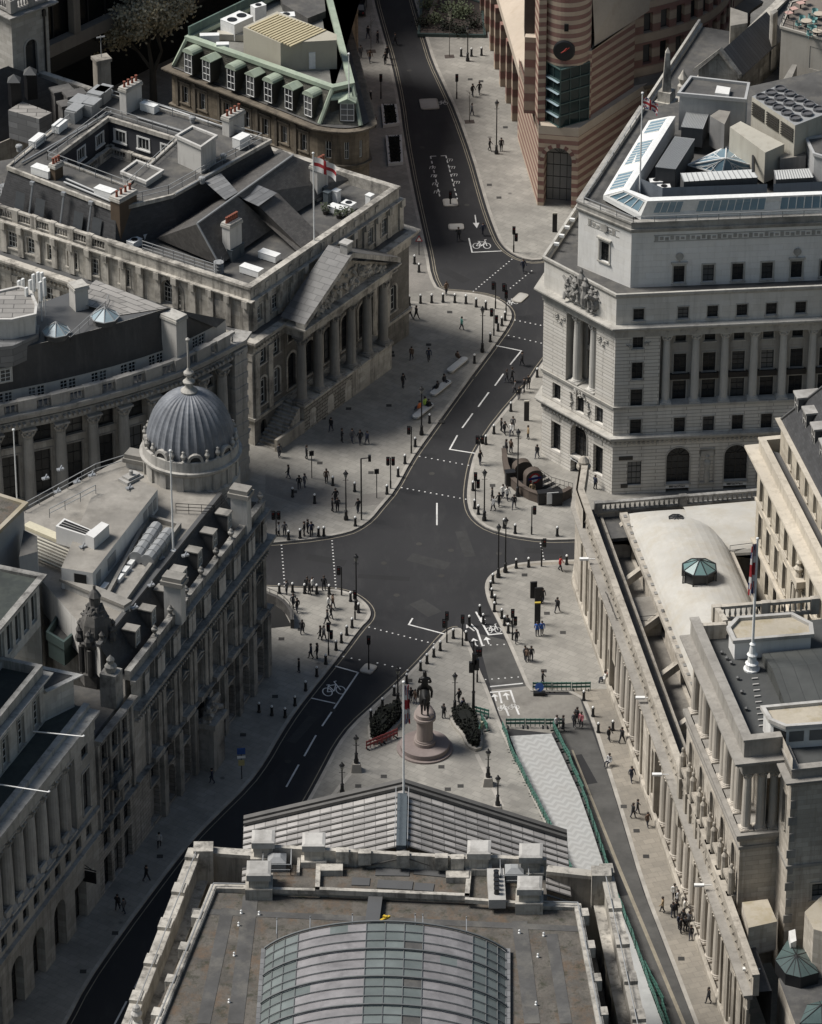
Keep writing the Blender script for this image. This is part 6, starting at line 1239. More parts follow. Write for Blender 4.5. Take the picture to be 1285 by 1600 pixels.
 un=pbox(b,'cooling_unit',zz([(372,265),(430,212),(612,290),(575,330)]),25.7,zp-.8,'white');un2=pbox(b,'cooling_unit',zz([(572,320),(680,235),(730,255),(628,345)]),25.9,zp-.8,'white');P=[at2(*q_,25.72)for q_ in zz([(388,262),(432,222),(605,292),(572,322)])]
 for k in range(3):m_=MB();f_=lambda s_,t_:lerp(lerp(P[0],P[1],s_),lerp(P[3],P[2],s_),t_);m_.face([(*f_(k/3+.03,.02),25.74),(*f_(k/3+.29,.02),25.74),(*f_(k/3+.29,.98),25.74),(*f_(k/3+.03,.98),25.74)]);m_.build('intake_grille',un,M['dark'])
 rl=MB();rail(rl,[(*at2(*q_,23.4),zd)for q_ in zz([(165,110),(640,-150),(850,-215)])],1.1,1.8,.045);rail(rl,[(*at2(*q_,zp+1),zp)for q_ in zz([(330,150),(640,-10)])],1.0,1.8,.045);rl.build('roof_railing',b,M['galv'])
 P=[at2(*q_,zd)for q_ in zz([(735,745),(830,790),(1190,290),(1000,240)])];m_=MB();m_.prism(P,zd,zd+.15);m_.sweep(ccw(P)[::-1],[(-.3,zd),(.05,zd),(.05,zd+.7),(-.3,zd+.7)],True);tq=m_.build('duct_trough',b,[M['deckstone']])
 for k,(s0,s1)in enumerate((((1050,270),(910,480)),((1130,310),(985,500)))):
  m_=MB();p,q=at2(*zz([s0])[0],zd+.8),at2(*zz([s1])[0],zd+.8);
  for j in range(5):m_.tube((*lerp(p,q,j/5),zd+.8),(*lerp(p,q,(j+.9)/5),zd+.8),.62,10);m_.tube((*lerp(p,q,(j+.88)/5),zd+.8),(*lerp(p,q,(j+1)/5),zd+.8),.7,10)
  m_.build('duct',tq,M['galv'])
 for x,y in((880,500),(840,550),(800,600),(700,660)):m_=MB();p=at2(*zz([(x,y)])[0],zd+.6);m_.obox(p,F_.a,1.1,.5,zd,zd+.6);m_.build('cable_box',b,M['whitemetal'])
 for x,y in((410,10),(310,70),(520,95),(620,50),(390,160),(930,60),(870,135),(560,530),(610,440),(870,560),(1080,470),(1240,450),(1010,650),(900,800)):m_=MB();p=at2(*zz([(x,y)])[0],zd+.3);h0=zp if V.n.dot(p-V.A.xy)<0 else zd;m_.obox(p,.5,.7,.35,h0+.02,h0+.2);m_.obox(p,1.4,1.1,.1,h0+.2,h0+.27);m_.build('roof_ballast',b,M['metal'])
 p=at2(865/4.283+3,760-15,zp+.3);m_=MB();m_.obox(p,.8,2.2,1.3,zp,zp+.3);m_.obox(p,.8,1.5,.9,zp+.3,zp+.55);m_.lathe([(.2,0),(.2,.5),(0,.6)],8,(p.x,p.y,zp+.5));m_.build('roof_hatch',b,M['palestone'])
 flagpole(at2(271,862,zd),zd,11.0,'bare white flagpole on the pale roof in front of the ribbed dome',r=.1)
 r_=MB();rail(r_,[(*at2(275,795,zd+.5),zd),(*at2(335,798,zd+.5),zd),(*at2(358,775,zd+.5),zd)],1.1,1.1,.035,3);r_.build('roof_railing',b,M['black'])
 c=at2(299,731,zd);D=thing('ribbed_dome','ribbed grey lead dome on a stone drum with round windows and a tall finial','dome',(c.x,c.y,za));D.parent=None
 o3=lambda z:(c.x,c.y,z);zq=25.3;R0=4.25
 d_=MB();d_.lathe([(4.8,19),(4.8,22),(4.55,22.2),(4.55,23.8),(4.7,23.9),(5.0,24.2),(5.05,24.45),(4.75,24.5),(4.7,25.5),(4.5,25.55),(4.2,25.4)],48,o3(0));dr=d_.build('drum',D,M['drum'])
 for i in range(16):
  a=i*pi/8+.2;q=(c.x+4.6*cos(a),c.y+4.6*sin(a));m_=MB();m_.obox(q,a,.25,.7,22.1,23.9);m_.build('pilaster',dr,M['drum'])
 dm=MB();nr=96;rows=[]
 for k in range(17):
  t=k/16*.485*pi;r=R0*cos(t)**.92;z=zq+5.7*sin(t);rows.append((r,z))
 b0=0
 ring=[]
 for r,z in rows:ring.append([(c.x+(r+(.13 if i%3==0 else 0)*min(1,r/1.2))*cos(2*pi*i/nr),c.y+(r+(.13 if i%3==0 else 0)*min(1,r/1.2))*sin(2*pi*i/nr),z)for i in range(nr)])
 for k in range(16):dm.quadstrip(ring[k],ring[k+1],0,True)
 dm.face(ring[-1]);dm.build('dome',D,M['domelead'])
 fn=MB();fn.lathe([(.8,0),(.85,.2),(.6,.4),(.42,.55),(.38,.9),(.58,1.05),(.6,1.2),(.32,1.4),(.22,1.7),(.38,1.85),(.5,2.0),(.5,2.2),(.26,2.4),(.12,2.7),(.1,5.2),(.08,5.6),(.2,5.7),(.22,5.85),(0,6.05)],14,o3(zq+5.6));fn.build('finial',D,M['drum'])
 for i in range(8):
  a=-pi/2+.15+i*pi/4;n_=Vector((cos(a),sin(a),0));q=Vector((c.x,c.y,25.6))+n_*4.3;m_=MB();t_=Vector((-n_.y,n_.x,0));R1,R2,K=.8,.52,14
  ou=[q+(t_*cos(2*pi*j/K)+Vector((0,0,1))*sin(2*pi*j/K))*R1+n_*.3 for j in range(K)];inn=[q+(t_*cos(2*pi*j/K)+Vector((0,0,1))*sin(2*pi*j/K))*R2+n_*.3 for j in range(K)];m_.quadstrip(ou,inn,0,True);bk=[v-n_*1.6 for v in ou];m_.quadstrip(bk,ou,0,True);w=m_.build('round_window',D,M['drum']);g_=MB();g_.face([v-n_*.12 for v in inn]);g_.quadstrip(inn,[v-n_*.12 for v in inn],0,True);g_.build('pane',w,M['glass'])
  for s_ in(-.26,.26):
   a2=a+pi/8+s_*.5;u_=MB();u_.lathe([(.2,0),(.2,.15),(.08,.28),(.24,.6),(.27,.75),(.15,.95),(.09,1.05),(.15,1.2),(0,1.35)],8,(c.x+4.5*cos(a2),c.y+4.5*sin(a2),25.45));u_.build('urn',D,M['drum'])
M['sooty2']=surf('sooty_ashlar',(.37,.35,.315),var=.35,course=(1.4,.6,.012),streak=.75,stain_col=(.045,.043,.04),mortar=.6);M['deckstone']=surf('dirty_coping',(.27,.25,.215),var=.35,stain=.6,stain_col=(.09,.085,.075));M['creambeam']=plain('cream_steel',(.52,.48,.36),.6)
M['drum']=surf('drum_stone',(.40,.375,.33),var=.3,streak=.7,stain=.35,stain_col=(.12,.115,.105));M['domelead']=surf('dome_lead',(.14,.152,.175),var=.3,stain=.35,stain_col=(.27,.285,.31),streak=.3,rough=.5,big=.5)
domed()
def terrace():
 d=(FB-FA).normalized();n=Vector((d.y,-d.x))
 T1=FA;T0=at2(158,1405);b=thing('turreted_house','narrow dark stone house with a carved black turret cupola, below the domed bank','building',(T0.x-4,T0.y+4,0))
 F_=Fac(b,T0,T1,0,17.5,'sooty','sooty_trim');L=F_.L;tr=MB()
 for u in(L*.22,L*.5,L*.78):
  F_.win(u,.2,1.7,3.6,False,.5,fm='frame_d');F_.win(u,4.7,1.5,2.4,False,.4,fm='frame_d')
  for z in(8.4,11.4,14.3):F_.win(u,z,1.15,2.0,False,.3,sur=.18,fm='frame_d',hood='flat' if z<9 else None)
 F_.build('wall');tr.sweep([T0,T1],cornice_prof(7.2,.55,.55));tr.sweep([T0,T1],cornice_prof(17.0,.7,.7));tr.obox(F_.P(L*.5,0,.5),F_.a,3.0,1.1,10.6,10.8);tr.obox(F_.P(L*.5,0,.95),F_.a,3.0,.12,10.8,11.6)
 for u in(.35,L-.35,L*.36,L*.64):tr.obox(F_.P(u,0,.1),F_.a,.45,.3,7.8,17)
 tr.build('cornice',b,M['sooty_trim']);bd=MB();bd.prism([F_.P(0,0,-.6).xy,F_.P(L,0,-.6).xy,F_.P(L,0,-13).xy,F_.P(0,0,-13).xy],0,17.4,0,1);bd.build('body',b,[M['sooty2'],M['felt']])
 c=at2(150,985,22.5);cu=MB();o3=(c.x,c.y,0);cu.lathe([(2.3,17),(2.3,18.3),(2.0,18.4),(2.0,21.2),(2.4,21.4),(2.5,21.8),(2.05,21.9),(2.1,22.6),(1.95,23.6),(1.5,24.5),(.8,25.2),(.7,25.4),(.75,26.1),(.9,26.3),(.45,26.8),(.2,27),(.18,27.4),(0,27.5)],8,o3,0,.72,.72)
 for i in range(8):a=i*pi/4+pi/8;cu.tube((c.x+1.55*cos(a),c.y+1.55*sin(a),18.4),(c.x+1.55*cos(a),c.y+1.55*sin(a),21.2),.24,6);cu.lathe([(.35,0),(.4,.5),(.2,.9),(.3,1.2),(0,1.6)],6,(c.x+1.65*cos(a),c.y+1.65*sin(a),21.8));cu.tube((c.x+1.5*cos(a),c.y+1.5*sin(a),22.3),(c.x+.6*cos(a),c.y+.6*sin(a),25.3),.17,5)
 blobs(cu,lambda s_,t_:(c.x+1.5*cos(s_*2*pi)*(1-.5*t_),c.y+1.5*sin(s_*2*pi)*(1-.5*t_),22+3*t_),50,.1,.22,3);cu.build('turret_cupola',b,M['sootblack'])
 tb=MB();tb.obox(F_.P(L*.8,0,-1.2),F_.a,1.6,1.6,17.4,21.0);tb.lathe([(.5,0),(.6,.6),(.3,.9),(.4,1.3),(0,1.8)],8,F_.P(L*.8,21,-1.2));tb.build('corner_pier',b,M['sooty_trim'])
 m_=MB();P=pts([(75,995),(105,945),(150,965),(100,1010)],19.5);m_.prism(P,17.3,19.2,0,1);m_.sweep(ccw(P)[::-1],[(-.15,19.2),(.1,19.2),(.1,20.1),(-.15,20.1)],True,2);m_.build('roof_well',b,[M['greenedge'],M['felt'],M['greenedge']])
 C1=T0;C0=C1-d*32;b=thing('columned_range','dark stone office range with giant columns over arched openings, at the bottom left corner','building',(C1.x-8,C1.y-14,0));z1,z2,zc=7.8,10.6,21.2
 G=Fac(b,C0,C1,0,z2,'range','range_trim');L=G.L;tr=MB();st=3.9
 us=[L-4.3-i*4.6 for i in range(6)]
 for k,u in enumerate(us):G.win(u,.1 if k else .1,2.5,5.6 if k else 4.6,bool(k),.9,fm='frame_b',nx=3,nz=3,name='window' if k%2 else 'doorway');G.win(u,8.3,1.2,1.5,False,.35,fm='frame_d');G.win(u+2.3,8.3,1.2,1.5,False,.35,fm='frame_d')
 G.build('wall');e=L-4.4;H=Fac(b,C0,C1,z2,zc-2.2,'range','range_trim',e,L);H.win(L-2.2,11.4,1.5,4.4,False,.35,fm='frame_d',sur=.2);H.win(L-2.2,17.3,1.4,1.2,False,.3,fm='frame_d',nx=3,nz=1);H.build('wall');I=Fac(b,C0,C1,z2,zc-2.2,'range','range_trim',0,e,-1.9)
 for i in range(9):
  u=e-1.2-i*2.45
  if u>0:column(b,G.P(u,0,-.72),z2+.2,zc-2.4-z2,.66,G.a,mat='range_trim',n=16);I.win(u-1.2,11.3,1.2,3.0,False,.3,fm='frame_d');I.win(u-1.2,15.3,1.2,2.6,False,.3,fm='frame_d');tr.obox(G.P(u-1.22,0,-.1),G.a,1.3,.25,z2+.2,z2+1.1)
 I.build('wall');tr.face([G.P(0,z2),G.P(e,z2),G.P(e,z2,-2),G.P(0,z2,-2)]);tr.face([G.P(e,z2),G.P(e,zc-2),G.P(e,zc-2,-2),G.P(e,z2,-2)]);path=[C0,C1]
 tr.sweep(path,cornice_prof(z1-.4,.4,.4));tr.sweep(path,[(-.05,z2-.5),(.25,z2-.5),(.35,z2),(-.05,z2)]);tr.sweep(path,[(-2,zc-2.2),(.1,zc-2.2),(.1,zc-1.0),(-2,zc-1.0)]);tr.sweep(path,cornice_prof(zc-1.0,1.0,.7,.3));tr.sweep(path,[(-.9,zc),(-.3,zc),(-.3,zc+.5),(-.9,zc+.5)]);tr.build('cornice',b,M['range_trim'])
 U=Fac(b,C0,C1,zc-.2,26,'range_pale','range_trim',0,L-3.4,-3.2)
 for i in range(9):
  u=L-5.2-i*3.3
  if u>1:U.win(u,zc+.5,1.25,3.0,False,.3,sur=.15,nx=2,nz=4)
 U.build('attic_wall');t2=MB();t2.sweep([U.P(0).xy,U.P(L-3.4).xy,U.P(L-3.4,0,-8).xy],cornice_prof(25.6,.6,.7));t2.sweep([U.P(0).xy,U.P(L-3.4).xy,U.P(L-3.4,0,-8).xy],[(-.5,26.3),(0,26.3),(0,27.3),(-.5,27.3)]);t2.build('upper_cornice',b,M['range_trim'])
 q=MB();q.prism([U.P(L-3.4,0,-.01).xy,U.P(L-.3,0,1.5).xy,U.P(L-.3,0,-3).xy,U.P(L-3.4,0,-3).xy],zc-.5,24.6,0,1);q.sweep([U.P(L-3.4,0,0.0).xy,U.P(L-.3,0,1.5).xy,U.P(L-.3,0,-3).xy],cornice_prof(24.2,.4,.5));q.build('end_block',b,[M['range_pale'],M['felt']])
 V=Fac(b,C0,C1,26,31,'range_pale','range_trim',0,L+4.4,-7.0)
 for i in range(16):
  u=L+3.2-i*1.75
  if u>1:V.win(u,27,1.15,3.0,False,.3,fm='frame_w',nx=1,nz=1)
 V.build('attic_wall');t3=MB();t3.sweep([V.P(0).xy,V.P(L+4.4).xy,V.P(L+4.4,0,-9).xy],cornice_prof(30.6,.7,.6));t3.build('upper_cornice',b,M['sooty_trim']);ef=Fac(b,V.P(L+4.4),V.P(L+4.4,0,-9),17,31,'range_pale','range_trim');ef.build('attic_wall')
 rf=MB();rf.face([V.P(0,31,0),V.P(L+4.4,31,0),V.P(L+4.4,31,-9),V.P(0,31,-9)]);rf.face([U.P(0,26.4),U.P(L-3.4,26.4),U.P(L-3.4,26.4,-9),U.P(0,26.4,-9)]);rf.face([G.P(0,zc+.02,-.3),G.P(L,zc+.02,-.3),G.P(L,zc+.02,-14),G.P(0,zc+.02,-14)]);rf.build('flat_roof',b,M['greenfelt']);bd=MB();bd.prism([G.P(0,0,-2.2).xy,G.P(L,0,-2.2).xy,G.P(L,0,-14).xy,G.P(0,0,-14).xy],0,zc-.3);bd.build('body',b,M['sooty2'])
 for x0,y0,x1,y1,lab in((52,1143,131,1151,'upper of two white flag staffs leaning out over the cornice at the left edge'),(-20,1223,77,1238,'lower of two white flag staffs leaning out over the cornice at the left edge')):
  a_=Vector((*at2(x0,y0,23),23));e_=Vector((*at2(x1,y1,24.2),24.2));t=thing('flag_staff',lab,'flagpole',a_);m_=MB();m_.tube(a_,e_,.07,6,.05);m_.lathe([(0,0),(.12,.1),(0,.22)],6,e_);m_.build('pole',t,M['whitemetal'])
 p=at2(140,1365,5.2);sg=thing('hanging_sign','dark square sign hanging from a bracket beside the arched doorway, bottom left','sign',(p.x,p.y,4.4));m_=MB();m_.obox(p,ang(n),1.3,.12,4.2,5.4);m_.build('sign_board',sg,M['black']);m_=MB();m_.tube((*(p-n*1.6),5.7),(*(p+n*.7),5.6),.06,5);m_.tube((*(p-n*1.6),6.6),(*(p+n*.2),5.7),.04,4);m_.build('bracket',sg,M['black'])
 t=thing('stair_tower','plain grey rendered stair tower with a mossy yellow rimmed roof, at the left edge','tower',(*at2(15,880,15),0));pbox(t,'wall',[(-60,800),(-8,776),(37,790),(-12,838),(-60,860)],29,12,'greywall','mossroof',.0);m_=MB();P=pts([(-60,800),(-8,776),(37,790),(-12,838),(-60,860)],29);m_.sweep(ccw(P)[::-1],[(-.35,28.9),(.1,28.9),(.1,29.3),(-.35,29.3)],True);m_.build('coping',t,M['lichen']);pbox(t,'side_wall',[(37,828),(58,838),(58,862),(30,870)],27,12,'greywall','felt')
M['range']=surf('range_stone',(.38,.365,.33),var=.25,course=(1.5,.65,.012),streak=.6,stain_col=(.06,.056,.05),mortar=.6);M['range_trim']=surf('range_trim',(.36,.345,.31),var=.3,streak=.6,stain=.2,stain_col=(.05,.048,.044));M['range_pale']=surf('range_pale_stone',(.52,.50,.455),var=.2,course=(1.5,.65,.008),streak=.5,stain_col=(.12,.11,.1),mortar=.8)
M['sootblack']=surf('soot_black_stone',(.085,.08,.075),var=.5,stain=.4,stain_col=(.2,.19,.17));M['greenedge']=plain('dark_green_metal',(.05,.075,.07),.6);M['greenfelt']=surf('green_tinged_felt',(.045,.055,.05),var=.4,stain=.5,stain_col=(.08,.09,.075))
terrace()
# ---------------- the striped wedge building with its clock turret (top) ----------------
def striped(name,c1,c2,per=1.12,frac=.5,ofs=0.0):
 m,nt,b,L=nodemat(name);P=pos(nt);sp=nt.nodes.new('ShaderNodeSeparateXYZ');L.new(P,sp.inputs[0])
 z=mnode(nt,'ADD',mnode(nt,'MULTIPLY',sp.outputs[2],1/per),ofs);f=mnode(nt,'GREATER_THAN',mnode(nt,'FRACT',z),frac)
 c=mix(nt,f,c1,c2);c=mix(nt,ramp(nt,noise(nt,P,.8,5),.4,.7,0,.35),c,tuple(x*.6 for x in c1))
 j=mnode(nt,'LESS_THAN',mnode(nt,'FRACT',mnode(nt,'MULTIPLY',z,2.0)),.06);c=mix(nt,mnode(nt,'MULTIPLY',j,.5),c,(.06,.05,.045))
 L.new(c,b.inputs['Base Color']);b.inputs['Roughness'].default_value=.75;return m
M['stripe']=striped('banded_stone',(.41,.325,.245),(.20,.098,.083));M['stripe_w']=striped('banded_stone_wide',(.37,.295,.225),(.20,.10,.085),2.2,.55);M['sandy']=surf('plain_buff_stone',(.46,.37,.27),var=.15,stain=.3,stain_col=(.28,.22,.16));M['prowglass']=glassm('prow_glass',(.010,.020,.021),(.03,.055,.055),.125);M['prowledge']=plain('green_steel',(.05,.085,.08),.5)
def wedge():
 b=thing('wedge_building','wedge building banded in pink and buff stone, a clock turret over its glass prow','building',(18,85,0))
 P0,P1=at2(840,322),at2(902,327);ld=(at2(763,62)-P0).normalized();rd=Vector((.575,.818)).normalized();zl=9.6
 F_=Fac(b,P0,P1,0,zl,'stripe','sandy');F_.win(F_.L*.5,.05,3.3,7.9,True,2.0,fm='frame_d',nx=4,nz=4,name='entrance');F_.build('prow_wall')
 k=(P0-at2(811,219)).length;L1=P0+ld*k;Fl=Fac(b,L1,P0,0,zl+1.5,'stripe','sandy');Fl.build('side_wall');Fr=Fac(b,P1,P1+rd*15,0,zl,'stripe','sandy');Fr.build('side_wall')
 ar=MB();c=F_.P(F_.L*.5,7.75-1.45,.05)
 for i in range(13):
  a=pi*i/12;t=(a-.1,a+.1);q=lambda r,a_:F_.P(F_.L*.5+r*cos(a_),6.3+r*sin(a_),.08)
  ar.face([q(1.66,a-.115),q(2.15,a-.115),q(2.15,a+.115),q(1.66,a+.115)],i%2)
 ar.build('arch_ring',b,[M['stripe_p'],M['sandy']])
 top=MB();top.prism([P0,P1,P1+rd*15,L1+Vector((4,3)),L1],zl,zl+1.1,0);top.build('ledge',b,M['sandy'])
 zg0,zg1=zl+1.1,18.2;gf,gl,gr=at2(875,199,zg0),at2(844,180,zg0),at2(920,186,zg0);bk=(gl+gr)/2+Vector((0,6));g_=MB();g_.prism([gl,gf,gr,gr+Vector((0,6)),gl+Vector((0,6))],zg0,zg1);o=g_.build('glass_prow',b,M['prowglass']);f_=MB()
 for A,B in((gl,gf),(gf,gr)):
  n=(B-A).normalized();n=Vector((n.y,-n.x))
  for j in range(6):z=zg0+(zg1-zg0)*j/5;f_.obox((A+B)/2+n*.06,ang(B-A),(B-A).length,.16,z-.06,z+.06)
  for j in range(4):p=lerp(A,B,j/3);f_.tube((*(p+n*.05),zg0),(*(p+n*.05),zg1),.06,4)
 f_.build('glazing_frame',o,M['prowledge']);lg=MB()
 for j in range(1,5):z=zg0+(zg1-zg0)*j/5-.1;n=(gf-gl).normalized();n=Vector((n.y,-n.x));lg.face([(*gl,z),(*gf,z),(*(gf+n*.45),z-.05),(*(gl+n*.45),z-.05)])
 lg.build('glass_shelf',o,M['pale_glass'])
 R_=2.85;c=at2(887,104,zg1)+Vector((0,R_));t=MB();t.lathe([(R_*.2,zg1-.6),(R_*.75,zg1-.2),(R_,zg1),(R_,46)],40,(c.x,c.y,0));o=t.build('clock_turret',b,M['stripe']);zc=hat((c.x,c.y-R_),78);cc=Vector((c.x-.4,c.y-R_+.02,zc));m_=MB();d=Vector((-.14,-1,0)).normalized();m_.tube(cc-d*.3,cc+d*.22,1.25,28);m_.tube(cc+d*.2,cc+d*.3,1.3,28,1.15);ck=m_.build('clock_face',o,M['black']);h_=MB();s_=Vector((-d.y,d.x,0));h_.tube(cc+d*.33-s_*-.1,cc+d*.33+s_*.62+Vector((0,0,.5)),.06,5,.03);h_.tube(cc+d*.33,cc+d*.33+s_*.3+Vector((0,0,.42)),.09,5,.05);h_.tube(cc+d*.33,cc+d*.33-s_*.35+Vector((0,0,-.25)),.07,5,.04);h_.build('clock_hand',ck,M['handred'])
 w_=MB();w_.obox((c.x-.2,c.y-R_),0,.5,.3,22.8,23.7);w_.build('window',o,M['dark'])
 s0=L1;mb=MB();lq=Vector((ld.y,-ld.x));lq=lq if lq.x>0 else-lq
 W_=Fac(b,at2(812,170,12),at2(838,196,zl),zl,46,'stripe','sandy')
 mb.prism([P0+ld*1.0,P0+ld*1.0+lq*.9,P0+ld*9+lq*2.2,P0+ld*9.5],zl,46);mb.build('flank_wall',b,M['stripe']);m_=MB();q0=gl+Vector((-.3,.6));m_.prism([q0,q0+Vector((-1.6,.2)),q0+Vector((-1.2,3)),q0+Vector((.3,3))],zl+1,20.5,0,1);m_.build('flank_pier',b,[M['stripe_w'],M['sandy']]);m_=MB();m_.prism([q0+Vector((-1.6,1.2)),q0+Vector((.5,1.2)),q0+Vector((.5,4)),q0+Vector((-1.6,4))],20,46);m_.build('dark_flank',b,M['brownpanel'])
 A=gr+Vector((.25,.3));B=A+rd*8.2;C=A+Vector((1.4,-1.0));m_=MB()
 for z0,z1,z2 in((zl+1,19.8,23.5),):
  P4=[A,A+Vector((1.9,0)),B+Vector((1.9,-.4)),B];P4=ccw(P4);lo=[(*p,z0)for p in P4]
 E=P1+rd*2.4+Vector((-.5,.6));G_=E+rd*10.5;m_.prism([E,G_,G_+Vector((-6,5)),A+Vector((.2,3)),A],zl,19.5,0,1);m_.build('right_wall',b,[M['stripe'],M['sandy']])
 m_=MB();E2,G2=E+rd*1.6,G_;a_,c_=(*E2,19.5),(*G2,19.5);t0,t1=(*E2,19.6),(*G2,27.0);u=Vector((-2.4,1.6));m_.face([a_,c_,t1,(*lerp(E2,G2,.0),20.5)]);m_.face([(*E2,20.5),t1,(*(G2+u),46),(*(E2+u*1.0+rd*1.4),46)]);m_.face([c_,(*(G2+Vector((4,6))),19.5),(*(G2+Vector((4,6))),46),(*(G2+u),46),t1]);m_.build('raking_wall',b,M['sandy'])
 m_=MB();m_.prism([c+Vector((1,3.2)),c+Vector((6,4)),c+Vector((9,14)),c+Vector((-4,14)),c+Vector((-3,3.2))],zg1,46);m_.build('dark_core',b,M['brownpanel'])
 z7=8.6;pr=[(809,218),(799,188),(790,160),(780.5,134),(772,107),(765,78),(757,48),(750,20),(744,-8),(738,-35)];ps=pts(pr);d=ld
 for p in ps:m_=MB();m_.obox(p+lq*.5,ang(d),1.0,.9,0,z7);m_.build('arcade_pier',b,M['stripe_w'])
 m_=MB();A,B=ps[0]-d*.6,ps[-1];m_.prism([A,B,B+lq*1.0,A+lq*1.0],z7,z7+1.1);m_.build('arcade_beam',b,M['sandy']);m_=MB();m_.face([(*A,z7+1.1),(*B,z7+1.1),(*(B+lq*3.4),z7+3.4),(*(A+lq*3.4),z7+3.4)]);m_.face([(*A,z7+1.1),(*(A+lq*3.4),z7+3.4),(*(A+lq*3.4),z7)]);m_.build('arcade_roof',b,M['sandy'])
 Fw=Fac(b,B+lq*3.3,A+lq*3.3,0,46,'stripe_w','sandy')
 for i in range(5):
  for j in range(6):Fw.win(3+5.5*i,13.5+4.2*j,1.6,2.4,False,.5,fm='frame_d')
 Fw.build('court_wall')
 Q=P1+rd*13;K=14;cv=[]
 for i in range(K+1):s_=i/K;cv.append(Q+rd*(30*s_)+Vector((rd.y,-rd.x))*(-2.6+5.4*sin(pi*min(1,s_*1.15))*.85))
 for i in range(K):
  F2=Fac(b,cv[i],cv[i+1],0,38,'stripe_w','sandy')
  for z in(12.5,16.6,20.7,24.8,29):F2.win(F2.L/2,z,1.25,2.6,False,.7,fm='frame_d',nx=1,nz=1)
  F2.win(F2.L/2,.3,1.3,7.5,False,1.0,fm='frame_d',nx=1,nz=2,blank=True);F2.build('curved_wall')
 m_=MB();m_.sweep(cv,[(-.2,10.0),(1.6,10.0),(1.8,10.6),(-.2,11.0)]);m_.build('curved_ledge',b,M['dirtysand']);m_=MB();m_.prism([cv[0],cv[-1],cv[-1]+Vector((-14,10)),L1+Vector((2,30)),L1+Vector((3,6))],0,12);m_.prism([p+Vector((-.9,.9))for p in cv]+[cv[-1]+Vector((-14,10)),cv[0]+Vector((-8,8))],0,9);m_.build('body',b,M['brownpanel'])
M['stripe_p']=surf('pink_stone',(.21,.085,.07),var=.2);M['brownpanel']=surf('brown_panel',(.075,.055,.045),var=.3);M['handred']=plain('clock_hand_red',(.36,.045,.03),.5);M['dirtysand']=surf('dirty_buff_stone',(.20,.165,.125),var=.3,stain=.5,stain_col=(.05,.045,.04))
wedge()
